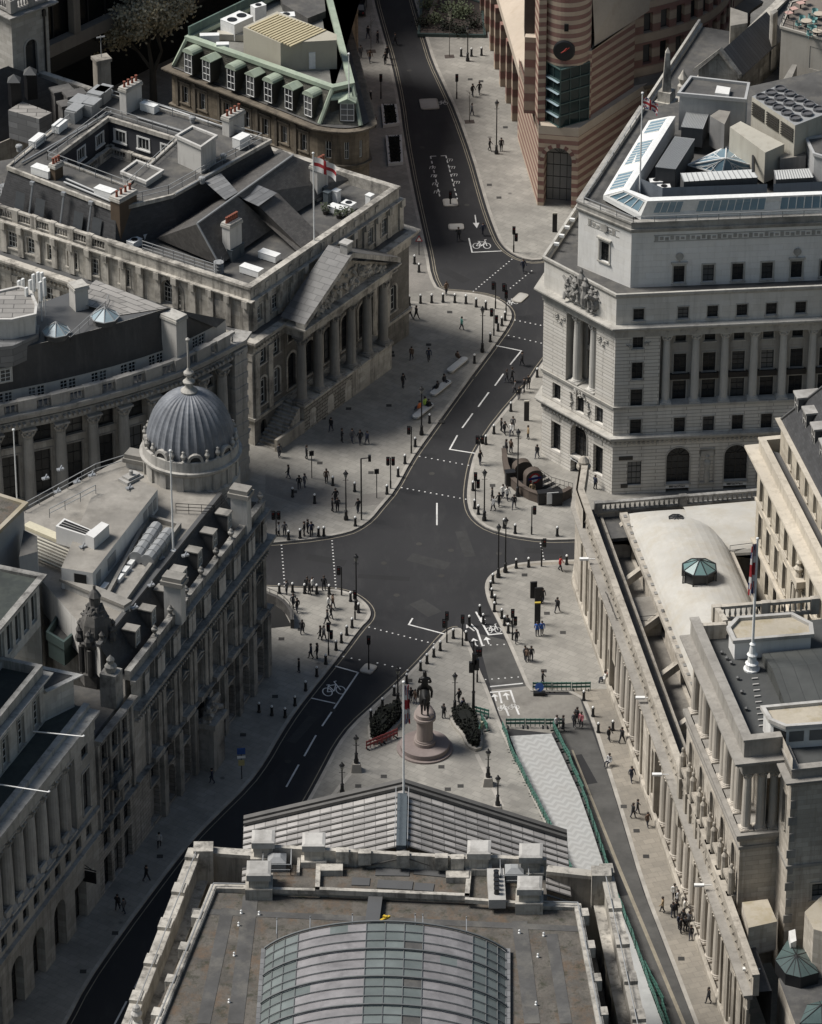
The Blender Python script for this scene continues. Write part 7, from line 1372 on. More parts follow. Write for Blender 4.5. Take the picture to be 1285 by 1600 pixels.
# ---------------- sandstone block with the green copper mansard ----------------
def court():
 ze,zr=15.2,19.4
 b=thing('copper_roofed_court','dark sandstone block with a pale green copper edged mansard and white dormer windows','building',(-20,75,0))
 E=[at2(*p,ze)for p in((262,92),(268,106),(496,197),(524,207),(553,205),(577,192))];A,B=E[1],E[2];d=(B-A).normalized();n=Vector((d.y,-d.x));rdir=(at2(517,0,zr)-at2(551,130,zr)).normalized();ldir=(at2(414,0,zr)-at2(293,59,zr)).normalized()
 F_=Fac(b,A,B,0,ze-.6,'sand','sand_trim');wx=[(290,153),(317,165.5),(355,177),(386,190),(415,199.5),(444.5,210),(475,221)]
 for x,y in wx:
  u,z=F_.ray(x,y)
  for zz in(11.3,6.9,2.0):F_.win(u,zz,1.0,2.2,False,.35,nx=2,nz=2,sur=.3,hood='flat')
 F_.build('wall');tr=MB();cor=E[2:]
 C0,C1,C2=E[2],E[4],E[5];cv=[lerp(lerp(C0,C1+Vector((.2,-.6)),t),lerp(C1+Vector((.2,-.6)),C2,t),t)for t in[i/10 for i in range(11)]]
 for i in range(10):
  G=Fac(b,cv[i],cv[i+1],0,ze-.6,'sand','sand_trim')
  if i in(1,4,7):
   for zz in(11.3,6.9,2.0):G.win(G.L/2,zz,min(.8,G.L-.12),2.2,False,.2,nx=2,nz=2)
  G.build('wall')
 R1=C2+rdir*46;H=Fac(b,C2,R1,0,ze-.6,'sand','sand_trim')
 for i in range(12):
  for zz in(11.3,6.9,2.0):H.win(2+3.6*i,zz,1.1,2.3,False,.3)
 H.build('wall');L1=A+ldir*34;J=Fac(b,L1,A,0,ze-.6,'sand','sand_trim');J.build('wall')
 path=[L1,A]+cv+[R1];tr.sweep(path,cornice_prof(ze-.7,.75,.9));tr.sweep(path,[(-.05,10.2),(.25,10.2),(.35,10.6),(-.05,10.6)]);tr.sweep(path,[(-.05,5.4),(.3,5.4),(.4,5.9),(-.05,5.9)])
 for x,y in wx:u=F_.ray(x,y)[0];tr.obox(F_.P(u-1.25,0,.08),F_.a,.35,.22,10.6,14.4)
 tr.build('cornice',b,M['sand_trim'])
 T=[at2(293,59,zr),at2(520,138,zr),at2(551,131,zr)];TL=T[0]+ldir*34;TR=T[2]+rdir*46;O=[L1,A,B];mf=MB();off=n*-.5
 def slope(a,c,e,f):L=(a-c).length;mf.face([(*a,ze+.2),(*c,ze+.2),(*e,zr),(*f,zr)],0,[(0,0),(L,0),(L,4.5),(0,4.5)])
 slope(L1,A,T[0],TL);slope(A-n*.4,B-n*.4,T[1],T[0]);pc=(cv[7]+cv[8])/2;slope(B-n*.4,pc,T[2],T[1]);slope(pc,R1,TR,T[2]);mo=mf.build('mansard',b,M['mossmansard'])
 lg=MB();lg.face([(*p,ze+.18)for p in path]+[(*T[2],ze+.18),(*T[1],ze+.18),(*T[0],ze+.18)]);lg.build('gutter_ledge',b,M['felt'])
 cp=MB();rp=[TL,T[0],T[1],T[2],TR];cp.sweep(rp,[(-.5,zr-.2),(.22,zr-.25),(.25,zr+.25),(-.5,zr+.3)])
 for a_,c_ in((A-n*.4,T[0]),(B-n*.4,T[1]),(pc,T[2])):cp.tube((*a_,ze+.2),(*c_,zr),.27,6)
 cp.build('copper_edge',b,M['copper']);m_=MB();m_.quadstrip([(*(T[0]-n*.4+ldir*.3),zr-.9),(*(TL-n*.4),zr-.9)],[(*(T[0]-n*.4+ldir*.3),zr+1.3),(*(TL-n*.4),zr+1.3)]);m_.sweep([TL,T[0]+ldir*.2],[(-.15,zr+.3),(.05,zr+.3),(.05,zr+1.4),(-.15,zr+1.4)]);m_.build('copper_parapet',b,M['copper2'])
 fl=MB();fl.face([(*p,zr-.7)for p in rp]);fl.quadstrip([(*p,zr-.7)for p in rp],[(*p,zr)for p in rp]);fl.build('flat_roof',b,M['deck2'])
 q=lambda l:[(240+x/3.569,y/3.569)for x,y in l]
 def dormer(p,a,k,wd=1.2,ht=2.75):
  X=Matrix.Translation(p)@Matrix.Rotation(a,4,'Z');m_=MB();m_.box(-wd/2-.12,0,0,wd/2+.12,2.4,ht,0,X);o=m_.build('dormer',b,M['mossmansard']);r_=MB();h=wd/2+.24
  if k%2:
   for sx in(-1,1):r_.face([X@Vector(v)for v in((sx*h,-.14,ht),(0,-.14,ht+.5),(0,2.4,ht+.5),(sx*h,2.4,ht))])
   r_.face([X@Vector(v)for v in((-h,-.14,ht),(h,-.14,ht),(0,-.14,ht+.5))])
  else:
   ar=[(h*cos(pi*i/8),ht+.5*sin(pi*i/8))for i in range(9)];r_.quadstrip([X@Vector((x,-.14,z))for x,z in ar],[X@Vector((x,2.4,z))for x,z in ar]);r_.face([X@Vector((x,-.14,z))for x,z in ar])
  r_.box(-h,-.15,ht-.1,h,2.4,ht,0,X);r_.build('dormer_roof',o,M['copper']);wf,wp=win_meshes(wd,ht-.15,False,.0,2,3,0,None,'whitemetal','copper');w=link('window',wf,o,X@Vector((0,-.03,.05))-wl(o),a);link('pane',wp,w,(0,0,0))
 for k,(x,y)in enumerate(((197,410),(298,450),(435,498),(543,535),(642,570),(757,608),(865,648))):dormer(Vector((*at2(*q([(x,y)])[0],ze+.6),ze+.6)),ang(d),k)
 G_=Vector((*at2(543,189,ze+.6),ze+.6));dormer(G_,ang(pc-B),1,1.6,2.4);cd=(pc-R1).normalized()
 for k in range(14):u=2.2+2.9*k;c=pc+rdir*u;dormer(Vector((*(c+Vector((-.9,-.1))),ze+.7)),ang(rdir),k,1.1,2.3)
 o=pbox(b,'plant_house',q([(500,150),(690,62),(1022,190),(1022,222),(708,238)]),zr+3.0,zr-.7,'buffpanel','buffpanel');m_=MB();P=pts(q([(530,155),(695,80),(1000,195),(1000,212),(720,228)]),zr+3.05);
 a_,c_=Vector(P[0]),Vector(P[1]);e_,f_=Vector(P[4]),Vector(P[2])
 for k in range(15):s_=k/14;m_.obox((lerp(a_,c_,.5)*(1-s_)+lerp(e_,f_,.5)*s_),ang(c_-a_),(c_-a_).length*(1+.2*s_),.28,zr+3.0,zr+3.14)
 m_.build('roof_rib',o,M['cream_panel2']);A5=Vector(pts(q([(708,238)]),zr+3)[0]);B5=Vector(pts(q([(1022,222)]),zr+3)[0]);W_=Fac(b,A5,B5,zr,zr+3,'buffpanel','buffpanel');m_=MB();m_.obox(W_.P(W_.L*.56,0,.05),W_.a,.75,.1,zr-.5,zr+1.6);m_.build('door',o,M['whitemetal'])
 ac_unit(b,at2(*q([(465,120)])[0],zr+1),zr-.7,ang(c_-a_),3.2,2.3,2.2,2);ac_unit(b,at2(*q([(740,62)])[0],zr+1),zr-.7,.1,2.0,1.2,1.3,1);ac_unit(b,at2(*q([(585,40)])[0],zr+1),zr-.7,.6,1.6,1.0,2.0,1)
 for x,y,l in((312,185,2.0),(385,235,1.3)):m_=MB();p=at2(*q([(x,y)])[0],zr+.6);m_.obox(p,.05,l*1.15,.8,zr-.7,zr+.5);m_.build('duct_box',b,M['whitemetal'])
 p=at2(*q([(430,190)])[0],zr);m_=MB();m_.obox(p,-.1,3.2,1.0,zr-.6,zr+.2);m_.build('duct',b,M['cream_panel']);pbox(b,'roof_slab',q([(860,100),(960,60),(950,-40),(700,-40),(720,20)]),zr+.2,zr-.7,'felt')
 flagpole(at2(*q([(1092,690)])[0],ze),ze,8.8,'bare white flagpole at the rounded corner of the copper roofed block',r=.07)
M['sand_trim']=surf('dirty_sandstone_trim',(.17,.135,.09),var=.4,stain=.5,streak=.6,stain_col=(.025,.022,.02));M['copper2']=surf('dark_copper',(.10,.17,.14),var=.35,streak=.4,stain_col=(.2,.28,.2));M['mossmansard']=seamed('mossy_slates',(.075,.072,.056),(.5,.3,.015),var=.4);M['deck2']=surf('grey_flat_roof',(.20,.195,.17),var=.3,stain=.5,stain_col=(.10,.095,.085));M['buffpanel']=surf('buff_cladding',(.40,.365,.27),var=.12,streak=.25,stain_col=(.22,.19,.13));M['cream_panel2']=plain('buff_rib',(.46,.40,.26),.6)
court()
# ---------------- classical bank behind the white one (top right): gabled roof, obelisk, roof terrace ----------------
def upper_right():
 q=lambda l:[(1000+x/4.509,y/4.509)for x,y in l]
 b=thing('terrace_bank','grey stone bank with a dark gabled roof, an obelisk and a roof terrace','building',(45,75,0));h=29
 pa,pb=at2(*q([(195,770)])[0],26),at2(*q([(960,30)])[0],26);d=(pb-pa).normalized();n=Vector((d.y,-d.x));pb=pa+d*70;F_=Fac(b,pb,pa,0,26,'mh','mh_trim');F_.build('street_wall');m_=MB();m_.prism([pa,pb,pb+n*30,pa+n*22],0,25.3,0,1);m_.sweep([pb,pa],[(-.3,25.2),(.5,25.4),(.5,26.0),(-.6,26.0)]);m_.build('body',b,[M['mh'],M['felt']])
 p=at2(*q([(188,690)])[0],27.6);m_=MB();m_.obox(p,ang(d),2.0,2.0,25,27.4);m_.obox(p,ang(d),1.5,1.5,27.4,28.6);sq=lambda s_:[(p.x+s_*a,p.y+s_*c)for a,c in((-1,-1),(1,-1),(1,1),(-1,1))];m_.loft(sq(.5),28.6,sq(.26),33.2);m_.loft(sq(.26),33.2,sq(.02),33.8);m_.build('obelisk',b,M['mh_trim'])
 c=at2(*q([(305,570)])[0],27);m_=MB();m_.lathe([(.6,0),(.6,1),(.35,1.2),(.6,1.9),(.3,2.4),(0,3)],8,(c.x,c.y,25.5));m_.build('urn',b,M['mh_trim'])
 g=[at2(*v,29)for v in q([(415,490),(690,530),(1015,235),(760,220)])];za=31.6;lw=g[0],g[1];ap0,ap1=(g[0]+g[1])/2+Vector((.2,0)),(g[2]+g[3])/2;m_=MB();m_.prism(g,25,29);m_.face([(*g[0],29),(*g[1],29),(*ap0,za)]);m_.build('gable_block',b,M['mh']);r_=MB();L=(g[2]-g[1]).length;e0=(g[0]-g[1]).normalized()*.4;dd=(g[1]-g[2]).normalized()*.5
 r_.face([(*(g[1]-e0+dd),28.8),(*(g[2]-e0),28.8),(*ap1,za),(*(ap0+dd),za)],0,[(0,0),(L,0),(L,4),(0,4)]);r_.face([(*(g[3]+e0),28.8),(*(g[0]+e0+dd),28.8),(*(ap0+dd),za),(*ap1,za)],0,[(0,0),(L,0),(L,4),(0,4)]);r_.build('gabled_roof',b,M['ribbed']);c_=MB()
 for a in(g[0]+e0,g[1]-e0):A4=[Vector((*(a+dd),28.8)),Vector((*(ap0+dd),za)),Vector((*(ap0+dd),za+.45)),Vector((*(a+dd),29.25))];B4=[v-Vector((*dd,0))*1.4 for v in A4];c_.quadstrip(A4,B4,0,True);c_.face(A4)
 c_.build('pediment_edge',b,M['mh_trim'])
 W_=Fac(b,g[1],g[2],25,28.9,'mh','mh_trim')
 for s_,w in((.2,1.6),(.52,.4),(.58,.4),(.8,2.4)):W_.win(W_.L*s_,26.2,w,1.0,False,.3,blank=False,fm='frame_d',nx=1,nz=1)
 W_.build('clerestory_wall')
 m_=MB();P=pts(q([(640,50),(760,90),(760,160),(640,180),(560,250),(600,330),(640,300),(690,170)][:4]),28);m_.prism(P,20,28,0,1);m_.build('corner_pavilion',b,[M['mh'],M['deck']]);pbox(b,'chimney',q([(920,80),(960,60),(975,75),(940,100)]),33,26,'mh_trim','deckstone')
 zt=33;o=pbox(b,'terrace_block',q([(1000,190),(1070,20),(1500,-90),(1500,330)]),zt,15,'cream2','terracefloor',.15);A_,B_=at2(*q([(1000,190)])[0],zt),at2(*q([(1500,330)])[0],zt);W_=Fac(b,A_,B_,15,zt-.05,'cream2','cream2',off=.04);W_.win(W_.L*.5,29,1.6,2.7,False,.3,fm='frame_d');W_.build('terrace_wall');r_=MB();rail(r_,[(*at2(*q([(1070,25)])[0],zt),zt),(*A_,zt),(*B_,zt)],1.1,1.3,.035);r_.build('terrace_railing',o,M['frame_d'])
 pbox(b,'courtyard_block',q([(1120,430),(1400,470),(1400,760),(1280,620),(1080,560)]),24,12,'mh','felt');pbox(b,'arched_link',q([(1010,560),(1075,450),(1110,455),(1060,575)]),29.5,22,'warm','deckstone')
 k=0
 for x,y,n_ in((1175,145,4),(1255,215,3),(1265,95,3)):
  p=at2(*q([(x,y)])[0],zt+.7);t=thing('cafe_table','round cafe table on the roof terrace at the top right corner','table',(p.x,p.y,zt),'cafe tables on the roof terrace');m_=MB();m_.lathe([(.05,.03),(.05,.7)],6,(p.x,p.y,zt));m_.lathe([(.3,0),(.3,.03),(.05,.05)],8,(p.x,p.y,zt));m_.build('table_leg',t,M['black']);m_=MB();m_.lathe([(.6,.7),(.62,.73),(.6,.75)],14,(p.x,p.y,zt));m_.build('table_top',t,M['tablewood'])
  for i in range(n_):
   a=.4+i*2*pi/4;c=p+Vector((cos(a),sin(a)))*1.0;ch=thing('terrace_chair','pale turquoise tub chair drawn up to a roof terrace table','chair',(c.x,c.y,zt),'turquoise terrace chairs',a);X=Matrix.Identity(4);m_=MB();m_.box(-.28,-.28,.38,.28,.28,.46);link('seat',m_.mesh('seat',M['turq']),ch);m_=MB();m_.quadstrip([(.28*cos(t_)*1.05,.3*sin(t_)*1.05,.46)for t_ in[(-1.9+.38*j)for j in range(11)]],[(.36*cos(t_),.36*sin(t_),.88-.02*abs(j-5))for j,t_ in enumerate([(-1.9+.38*j)for j in range(11)])]);link('backrest',m_.mesh('backrest',M['turq']),ch)
   for sx in(-1,1):
    for sy in(-1,1):m_=MB();m_.tube((sx*.22,sy*.22,.38),(sx*.27,sy*.27,0),.025,5);link('leg',m_.mesh('leg',M['turq']),ch)
 for x,y in((1085,70),(1135,30),(1165,5),(1050,100)):p=at2(*q([(x,y)])[0],zt+.5);t=thing('dining_table','square table with pinkish settings along the terrace edge, top right corner','table',(p.x,p.y,zt),'square terrace tables');m_=MB();m_.obox(p,.5,.8,.8,zt+.7,zt+.75);m_.build('table_top',t,M['pinkish']);m_=MB();m_.obox(p,.5,.12,.12,zt,zt+.7);m_.build('table_leg',t,M['black'])
M['ribbed']=seamed('ribbed_dark_roof',(.05,.05,.054),(.55,20,.05),dark=.5);M['cream2']=surf('grey_cream_render',(.36,.33,.275),var=.15,streak=.3,stain_col=(.18,.16,.13));M['terracefloor']=surf('terrace_floor',(.18,.145,.115),var=.3);M['turq']=plain('turquoise_fabric',(.20,.36,.345),.8);M['tablewood']=plain('pale_table',(.42,.36,.29),.6);M['pinkish']=plain('pink_setting',(.46,.30,.26),.7)
upper_right()
# ---------------- top left: church tower, dark modern block, old roof, bare tree ----------------
def top_left():
 h=30;c=at2(16,30,27);t=thing('church_tower','square pale stone church tower with an arched louvred opening, top left corner','tower',(c.x,c.y+3,0));A0,A1,A2=at2(-75,60,22),at2(17,25,27)+Vector((0,0)),at2(64,8,27);dA=(A2-A1).normalized();nA=Vector((-dA.y,dA.x));W2=A1+dA*5.4;W0=A1+nA*5.2;F_=Fac(t,A1,W2,0,27,'church','church_trim');F_.win(2.7,18.6,1.7,4.6,True,.4,fm='frame_d',nx=1,nz=1,sur=.25);F_.build('wall');G=Fac(t,W0,A1,0,27,'church','church_trim');G.build('wall');m_=MB();m_.sweep([W0,A1,W2,W2+nA*5.2],cornice_prof(26.6,.6,.9));m_.prism([A1,W2,W2+nA*5.2,W0],26.9,27.5);balustrade(m_,A1+dA*.3,W2,27.5,1.5,.4,2.7);balustrade(m_,W0,A1,27.5,1.5,.4,2.7);m_.build('parapet',t,M['church_trim']);m_=MB();p=F_.P(4.7,0,.15);m_.tube((p.x,p.y,0),(p.x,p.y,26.5),.12,6);m_.obox(p,F_.a,.4,.3,25.6,26.4);m_.build('downpipe',t,M['black'])
 b=thing('modern_block','near black modern office with broad pale concrete beams on heavy columns, top left','building',(-35,110,0));A,B=at2(64,82,13),at2(310,-33,13);d=(B-A).normalized();n=Vector((d.y,-d.x));A=A-d*8;B=B+d*45;L=(B-A).length
 m_=MB();m_.prism([A-n*.9,B-n*.9,B-n*20,A-n*20],9,25);m_.build('glass_body',b,M['blackglass']);
 for z in(12,22.5):m_=MB();m_.obox((A+B)/2-n*.2,ang(d),L,1.2,z,z+1.6);m_.build('floor_beam',b,M['conc'])
 for x,y in((139,105),):p=at2(x,y,2)
 for k in range(6):
  p=at2(139,112,0)+d*(k-1)*13.2;m_=MB();m_.obox(p,ang(d),1.15,.9,0,12.2);m_.build('column',b,M['conc']);m_=MB();m_.obox(p,ang(d),1.4,1.1,0,1.6);m_.build('column_base',b,M['black']);m_=MB();m_.obox(A+d*(p-A).dot(d)-n*.1,ang(d),1.1,1.0,13.5,24);m_.build('mullion',b,M['conc'])
 for k in range(22):m_=MB();q=A+d*(2+k*3)-n*.8;m_.obox(q,ang(d),.12,.2,13,24);m_.build('fin',b,M['frame_d'])
 m_=MB();m_.obox((A+B)/2-n*6,ang(d),L,.5,0,12);m_.build('ground_glazing',b,M['blackglass'])
 r=thing('slate_roofed_house','old house with a dark slate roof and two pyramid ventilators at the left edge','building',(-46,62,0));zz=lambda l:[(x/4.016,y/4.016)for x,y in l]
 hh=17;R0,R1,R2,R3=at2(-60,130,hh+4),at2(12,103,hh+4),at2(100,160,hh),at2(-60,260,hh-4);m_=MB();m_.face([(*R3,hh-3),(*at2(75,190,hh-3),hh-3),(*at2(115,140,hh),hh),(*R1,hh+4),(*R0,hh+4)],0,[(0,0),(9,0),(11,3),(8,9),(0,9)]);m_.face([(*R1,hh+4),(*at2(115,140,hh),hh),(*at2(15,98,hh),hh)],0,[(0,5),(8,0),(0,0)]);m_.build('slate_roof',r,M['slate']);m_=MB();p0,p1=at2(14,97,hh+1.5),at2(142,140,hh+1.5);m_.obox((p0+p1)/2,ang(p1-p0),(p1-p0).length,.5,0,hh+1.5);m_.obox((p0+p1)/2,ang(p1-p0),(p1-p0).length,.75,hh+1.5,hh+1.7,1);m_.prism([R3,at2(75,190,hh-3),p1,p0],0,hh-3.1);m_.build('parapet_wall',r,[M['mh'],M['mh_trim']])
 for x,y in((47,113),(22,125)):p=at2(x,y,hh+4.2);m_=MB();m_.obox(p,.4,1.2,1.2,hh+1,hh+4.2);s_=.75;ba=[(p.x+s_*i,p.y+s_*j,hh+4.2)for i,j in((-1,-1),(1,-1),(1,1),(-1,1))];ap=(p.x,p.y,hh+5);[m_.face([ba[i],ba[(i+1)%4],ap],1)for i in range(4)];m_.build('ventilator',r,[M['black'],M['lead']])
 pbox(r,'dormer',zz([(50,690),(140,635),(325,705),(245,745)]),hh+1.6,hh-2,'lead','leadroof');
 for x,y,l in((47,0,0),):pass
 for x,y,hgt in((96,143,1.2),(117,152,1.4),(108,162,1.0)):p=at2(x,y,hh+2);m_=MB();m_.obox(p,.45,2.2,1.4,hh-3,hh+hgt+1);m_.obox(p,.45,2.5,1.7,hh+hgt+1,hh+hgt+1.25);m_.build('chimney',r,M['sootblack'])
 p=at2(160,130,15);m_=MB();m_.obox(p,.45,1.7,1.4,8,18);m_.obox(p,.45,2,1.7,18,18.4);m_.build('chimney',r,M['mh']);m_=MB();m_.tube((p.x,p.y,18),(p.x,p.y,21.2),.05,5);m_.tube((p.x-.5,p.y,20.9),(p.x+.5,p.y+.2,21.0),.1,5);m_.build('aerial',r,M['galv'])
 c=at2(243,205,0)+Vector((-.6,8));tr_=thing('plane_tree','large sparse brown leaved tree in the dark gap beside the copper roofed block','tree',(c.x,c.y,0));q=random.Random(5);m_=MB();lf=MB()
 def grow(p,v,r,lv):
  e=p+v;m_.tube(p,e,r,6 if lv<3 else 4,r*.62,cap=False)
  if lv>=2:
   for _ in range(40):
    o_=e+Vector((q.gauss(0,.55),q.gauss(0,.55),q.gauss(0,.5)));w=Vector((q.uniform(-1,1),q.uniform(-1,1),q.uniform(-1,1))).normalized()*.24;s_=w.orthogonal().normalized()*.15;lf.face([o_-w,o_+s_,o_+w,o_-s_],0 if q.random()<.6 else 1)
  if lv<5:
   for _ in range(3 if lv<4 else 2):
    g=v.normalized()+Vector((q.gauss(0,.55),q.gauss(0,.55),q.gauss(.12,.35)));grow(e,g.normalized()*v.length*q.uniform(.62,.82),r*.6,lv+1)
 m_.tube((c.x,c.y,0),(c.x,c.y,4.5),.5,10,.38);grow(Vector((c.x,c.y,4.3)),Vector((-.4,-.2,3.6)),.34,0);grow(Vector((c.x,c.y,4.0)),Vector((1.2,-.3,3.2)),.3,0);grow(Vector((c.x,c.y,4.4)),Vector((-1.8,.2,2.6)),.26,1);m_.build('trunk',tr_,M['bark']);lf.build('crown',tr_,[M['budleaf'],M['budleaf2']])
M['church']=surf('church_stone',(.40,.375,.33),var=.2,course=(1.2,.55,.012),streak=.4,stain_col=(.14,.13,.12),mortar=.7);M['church_trim']=surf('church_trim',(.33,.31,.28),var=.3,streak=.6,stain_col=(.07,.065,.06));M['blackglass']=surf('near_black_glass',(.006,.008,.009),rough=.25,var=.3,bmp=0);M['conc']=surf('board_concrete',(.19,.165,.13),var=.25,streak=.3);M['bark']=surf('bark',(.075,.065,.05),var=.4,fine=6);M['budleaf']=surf('olive_brown_leaf',(.46,.39,.20),var=.4,bmp=0);M['budleaf2']=surf('dry_leaf',(.55,.46,.27),var=.4,bmp=0)
top_left()
# ---------------- figures ----------------
def skinmesh(name,nodes,edges,mats,sub=1,fn=None):
 me=bpy.data.meshes.new(name+'_cage');me.from_pydata([n[:3]for n in nodes],edges,[]);o=bpy.data.objects.new(name,me);COL.objects.link(o)
 o.modifiers.new('s','SKIN');o.modifiers.new('d','SUBSURF').levels=sub;o.modifiers['d'].render_levels=sub
 if not me.skin_vertices:me.skin_vertices.new()if hasattr(me.skin_vertices,'new')else None
 sv=me.skin_vertices[0].data
 for i,n in enumerate(nodes):r=n[3];sv[i].radius=(r,n[4]if len(n)>4 else r)
 sv[0].use_root=True;bpy.context.view_layer.update();dg=bpy.context.evaluated_depsgraph_get();m2=bpy.data.meshes.new_from_object(o.evaluated_get(dg));bpy.data.objects.remove(o);m2.name=name;m2.materials.clear()
 for m in mats:m2.materials.append(m)
 for p in m2.polygons:p.use_smooth=True;p.material_index=fn(p.center)if fn else 0
 return m2
M['skin']=plain('skin',(.42,.27,.20),.6);M['coat']=objcol('clothing');M['hairm']=plain('hair',(.03,.022,.018),.7)
def mtrs():
 m,nt,b,L=nodemat('trousers');r=nt.nodes.new('ShaderNodeObjectInfo').outputs['Random'];L.new(mix(nt,mnode(nt,'POWER',r,3.0),(.012,.013,.018),(.07,.075,.10)),b.inputs['Base Color']);b.inputs['Roughness'].default_value=.9;return m
M['trousers']=mtrs()
def person_mesh(pose):
 sw={'walk':.17,'stride':.25,'stand':.05,'sit':0}[pose];dz=-.42 if pose=='sit' else 0
 N=[(0,0,.95+dz,.135,.11),(0,.0,1.15+dz,.14,.11),(0,.01,1.36+dz,.16,.115),(0,.01,1.49+dz,.06),(0,.025,1.57+dz,.088,.1),(0,.025,1.68+dz,.082,.095),(0,.02,1.745+dz,.04)];E=[(0,1),(1,2),(2,3),(3,4),(4,5),(5,6)]
 for s in(-1,1):
  b=len(N);f=s*sw
  N+=[(s*.2,.0,1.42+dz,.07),(s*.245,-f*.35,1.16+dz,.052),(s*.24,-f*.75+.1,.93+dz,.04),(s*.235,-f*.85+.14,.84+dz,.042,.028)];E+=[(2,b),(b,b+1),(b+1,b+2),(b+2,b+3)]
  b=len(N)
  if pose=='sit':N+=[(s*.1,.05,.5,.1),(s*.12,.45,.5,.072),(s*.12,.47,.1,.05),(s*.12,.6,.05,.045)]
  else:N+=[(s*.095,.0,.87,.105),(s*.1,f*.5+.03,.48,.07),(s*.1,f-.05*(f<0),.1+.05*(f<-.1),.048),(s*.1,f+.13,.045,.045)]
  E+=[(0,b),(b,b+1),(b+1,b+2),(b+2,b+3)]
 def fn(c):
  z=c.z-dz
  if z>1.5:return 0
  if abs(c.x)>.2 and z<.89 and z>.7:return 0
  return 1 if(z>.84 and not(pose=='sit' and c.y>.18 and z<1.05))else 2
 return skinmesh('person_'+pose,N,E,[M['skin'],M['coat'],M['trousers']],1,fn),dz
PM={k:person_mesh(k)for k in('walk','stride','stand','sit')}
hm=MB();hm.lathe([(.094,-.02),(.108,.05),(.1,.11),(.06,.15),(0,.165)],10,(0,0,0),sy=1.12);HAIR=hm.mesh('hair',M['hairm'],smooth=True)
CO={'dark':(.014,.014,.016),'navy':(.018,.024,.045),'grey':(.09,.09,.095),'white':(.62,.61,.58),'tan':(.30,.22,.13),'blue':(.03,.09,.30),'red':(.36,.03,.03),'green':(.10,.28,.24),'orange':(.65,.17,.05),'lime':(.38,.55,.10),'pink':(.42,.14,.16),'light':(.40,.40,.40),'brown':(.10,.065,.045)}
_cnt={}
def person(px,py,col='dark',pose='walk',place='',rz=None,z=KH,grp=None):
 p=at2(px,py,z);me,dz=PM[pose];w={'walk':'walking','stride':'striding','stand':'standing','sit':'sitting'}[pose];lab='%s person %s %s'%({'dark':'dark clad','navy':'navy clad','grey':'grey coated','white':'white shirted','tan':'tan coated','blue':'blue jacketed','red':'red topped','green':'green topped','orange':'orange vested','lime':'lime vested','pink':'pink topped','light':'pale clad','brown':'brown coated'}[col],w,place)
 q=_cnt.setdefault(lab,[]);s=RN.uniform(.95,1.05)
 t=link('person',me,None,(p.x,p.y,z),RN.uniform(0,2*pi)if rz is None else rz,(s*1.14,s*1.14,s));t['label']=lab;t['category']='person';t.color=(*CO[col],1);q.append(t)
 h=bpy.data.objects.new('hair',HAIR);COL.objects.link(h);h.parent=t;h.location=(0,.01,1.63+dz)
def folk(place,l,z=KH):
 for e in l:person(e[0],e[1],e[2]if len(e)>2 else 'dark',e[3]if len(e)>3 else RN.choice(('walk','stride','stand')),place,e[4]if len(e)>4 else None,z)
def z(sc,ox,oy,l):return[(ox+e[0]/sc,oy+e[1]/sc)+tuple(e[2:])for e in l]
S5=lambda l:z(2.99,430,400,l);S2=lambda l:z(2.99,430,0,l);SB=lambda l:z(2.99,430,800,l);SC=lambda l:z(2.99,855,800,l);SD=lambda l:z(2.99,855,1200,l)
folk('on the forecourt beyond the portico end',S5([(630,295),(660,295),(872,345,'green','walk'),(800,180,'brown','stand')]))
folk('in the middle of the portico forecourt',S5([(638,485,'brown','walk'),(718,490,'navy','walk'),(598,615,'dark','stand')]))
folk('in front of the portico steps',S5([(262,820,'dark','walk'),(312,870,'dark','stand'),(360,872,'grey','walk'),(398,880,'dark','walk'),(430,880,'navy','walk'),(147,950,'dark','stand'),(20,940,'grey','stand')]))
folk('among the bollards of the lower forecourt',S5([(63,1040,'dark','walk'),(113,1090,'dark','stand'),(138,1080,'grey','stand'),(240,1060,'brown','stand'),(283,1155,'dark','walk'),(268,1195,'dark','stand'),(292,1195,'dark','stand'),(388,1200,'dark','stand')]))
folk('waiting at the forecourt crossing',SB([(18,112,'light','stand'),(45,110,'grey','stand'),(137,112,'dark','stand'),(170,115,'navy','stand'),(152,100,'dark','stand')]))
folk('crossing the road by the white bank',S5([(1160,75,'navy','stride'),(1155,512),(1083,590,'dark','walk'),(1107,585,'dark','walk'),(1122,640,'grey','walk')]),.004)
folk('at the kerb beside the white bank',S5([(1140,670,'dark','stand'),(1165,635,'dark','stand'),(1183,620,'dark','stand')]))
folk('on the pavement above the station steps',S5([(1057,820,'dark','stand'),(1073,835,'dark','walk'),(1105,840,'white','walk'),(1183,855,'tan','stand'),(1080,925,'dark','stand'),(1102,920,'brown','stand'),(1225,945,'dark','walk'),(958,975,'dark','stand'),(1112,812,'grey','stand')]))
folk('on the corner below the station steps',S5([(1015,1145,'dark','stand'),(1020,1190,'light','walk'),(1047,1170,'dark','walk'),(1065,1130,'white','stand'),(1085,1140,'white','walk'),(1117,1180,'dark','stride'),(1203,1125,'tan','stand')]))
folk('against the wall of the white bank',z(2.99,855,400,[(225,1090,'navy','stand')]))
folk('waiting at the left corner crossing',SB([(55,385,'grey','stand'),(160,387,'dark','stand'),(175,370,'white','stand'),(228,367,'dark','stand'),(150,368,'dark','stand')]))
folk('on the left corner pavement',SB([(85,450,'grey','walk'),(103,470,'dark','walk'),(127,570,'dark','walk'),(250,455,'white','walk'),(270,450,'brown','walk'),(245,525,'dark','stride'),(262,500,'dark','walk'),(212,597,'dark','walk'),(228,600,'grey','walk'),(168,685,'navy','walk'),(197,685,'dark','stand'),(112,750,'dark','stand')]))
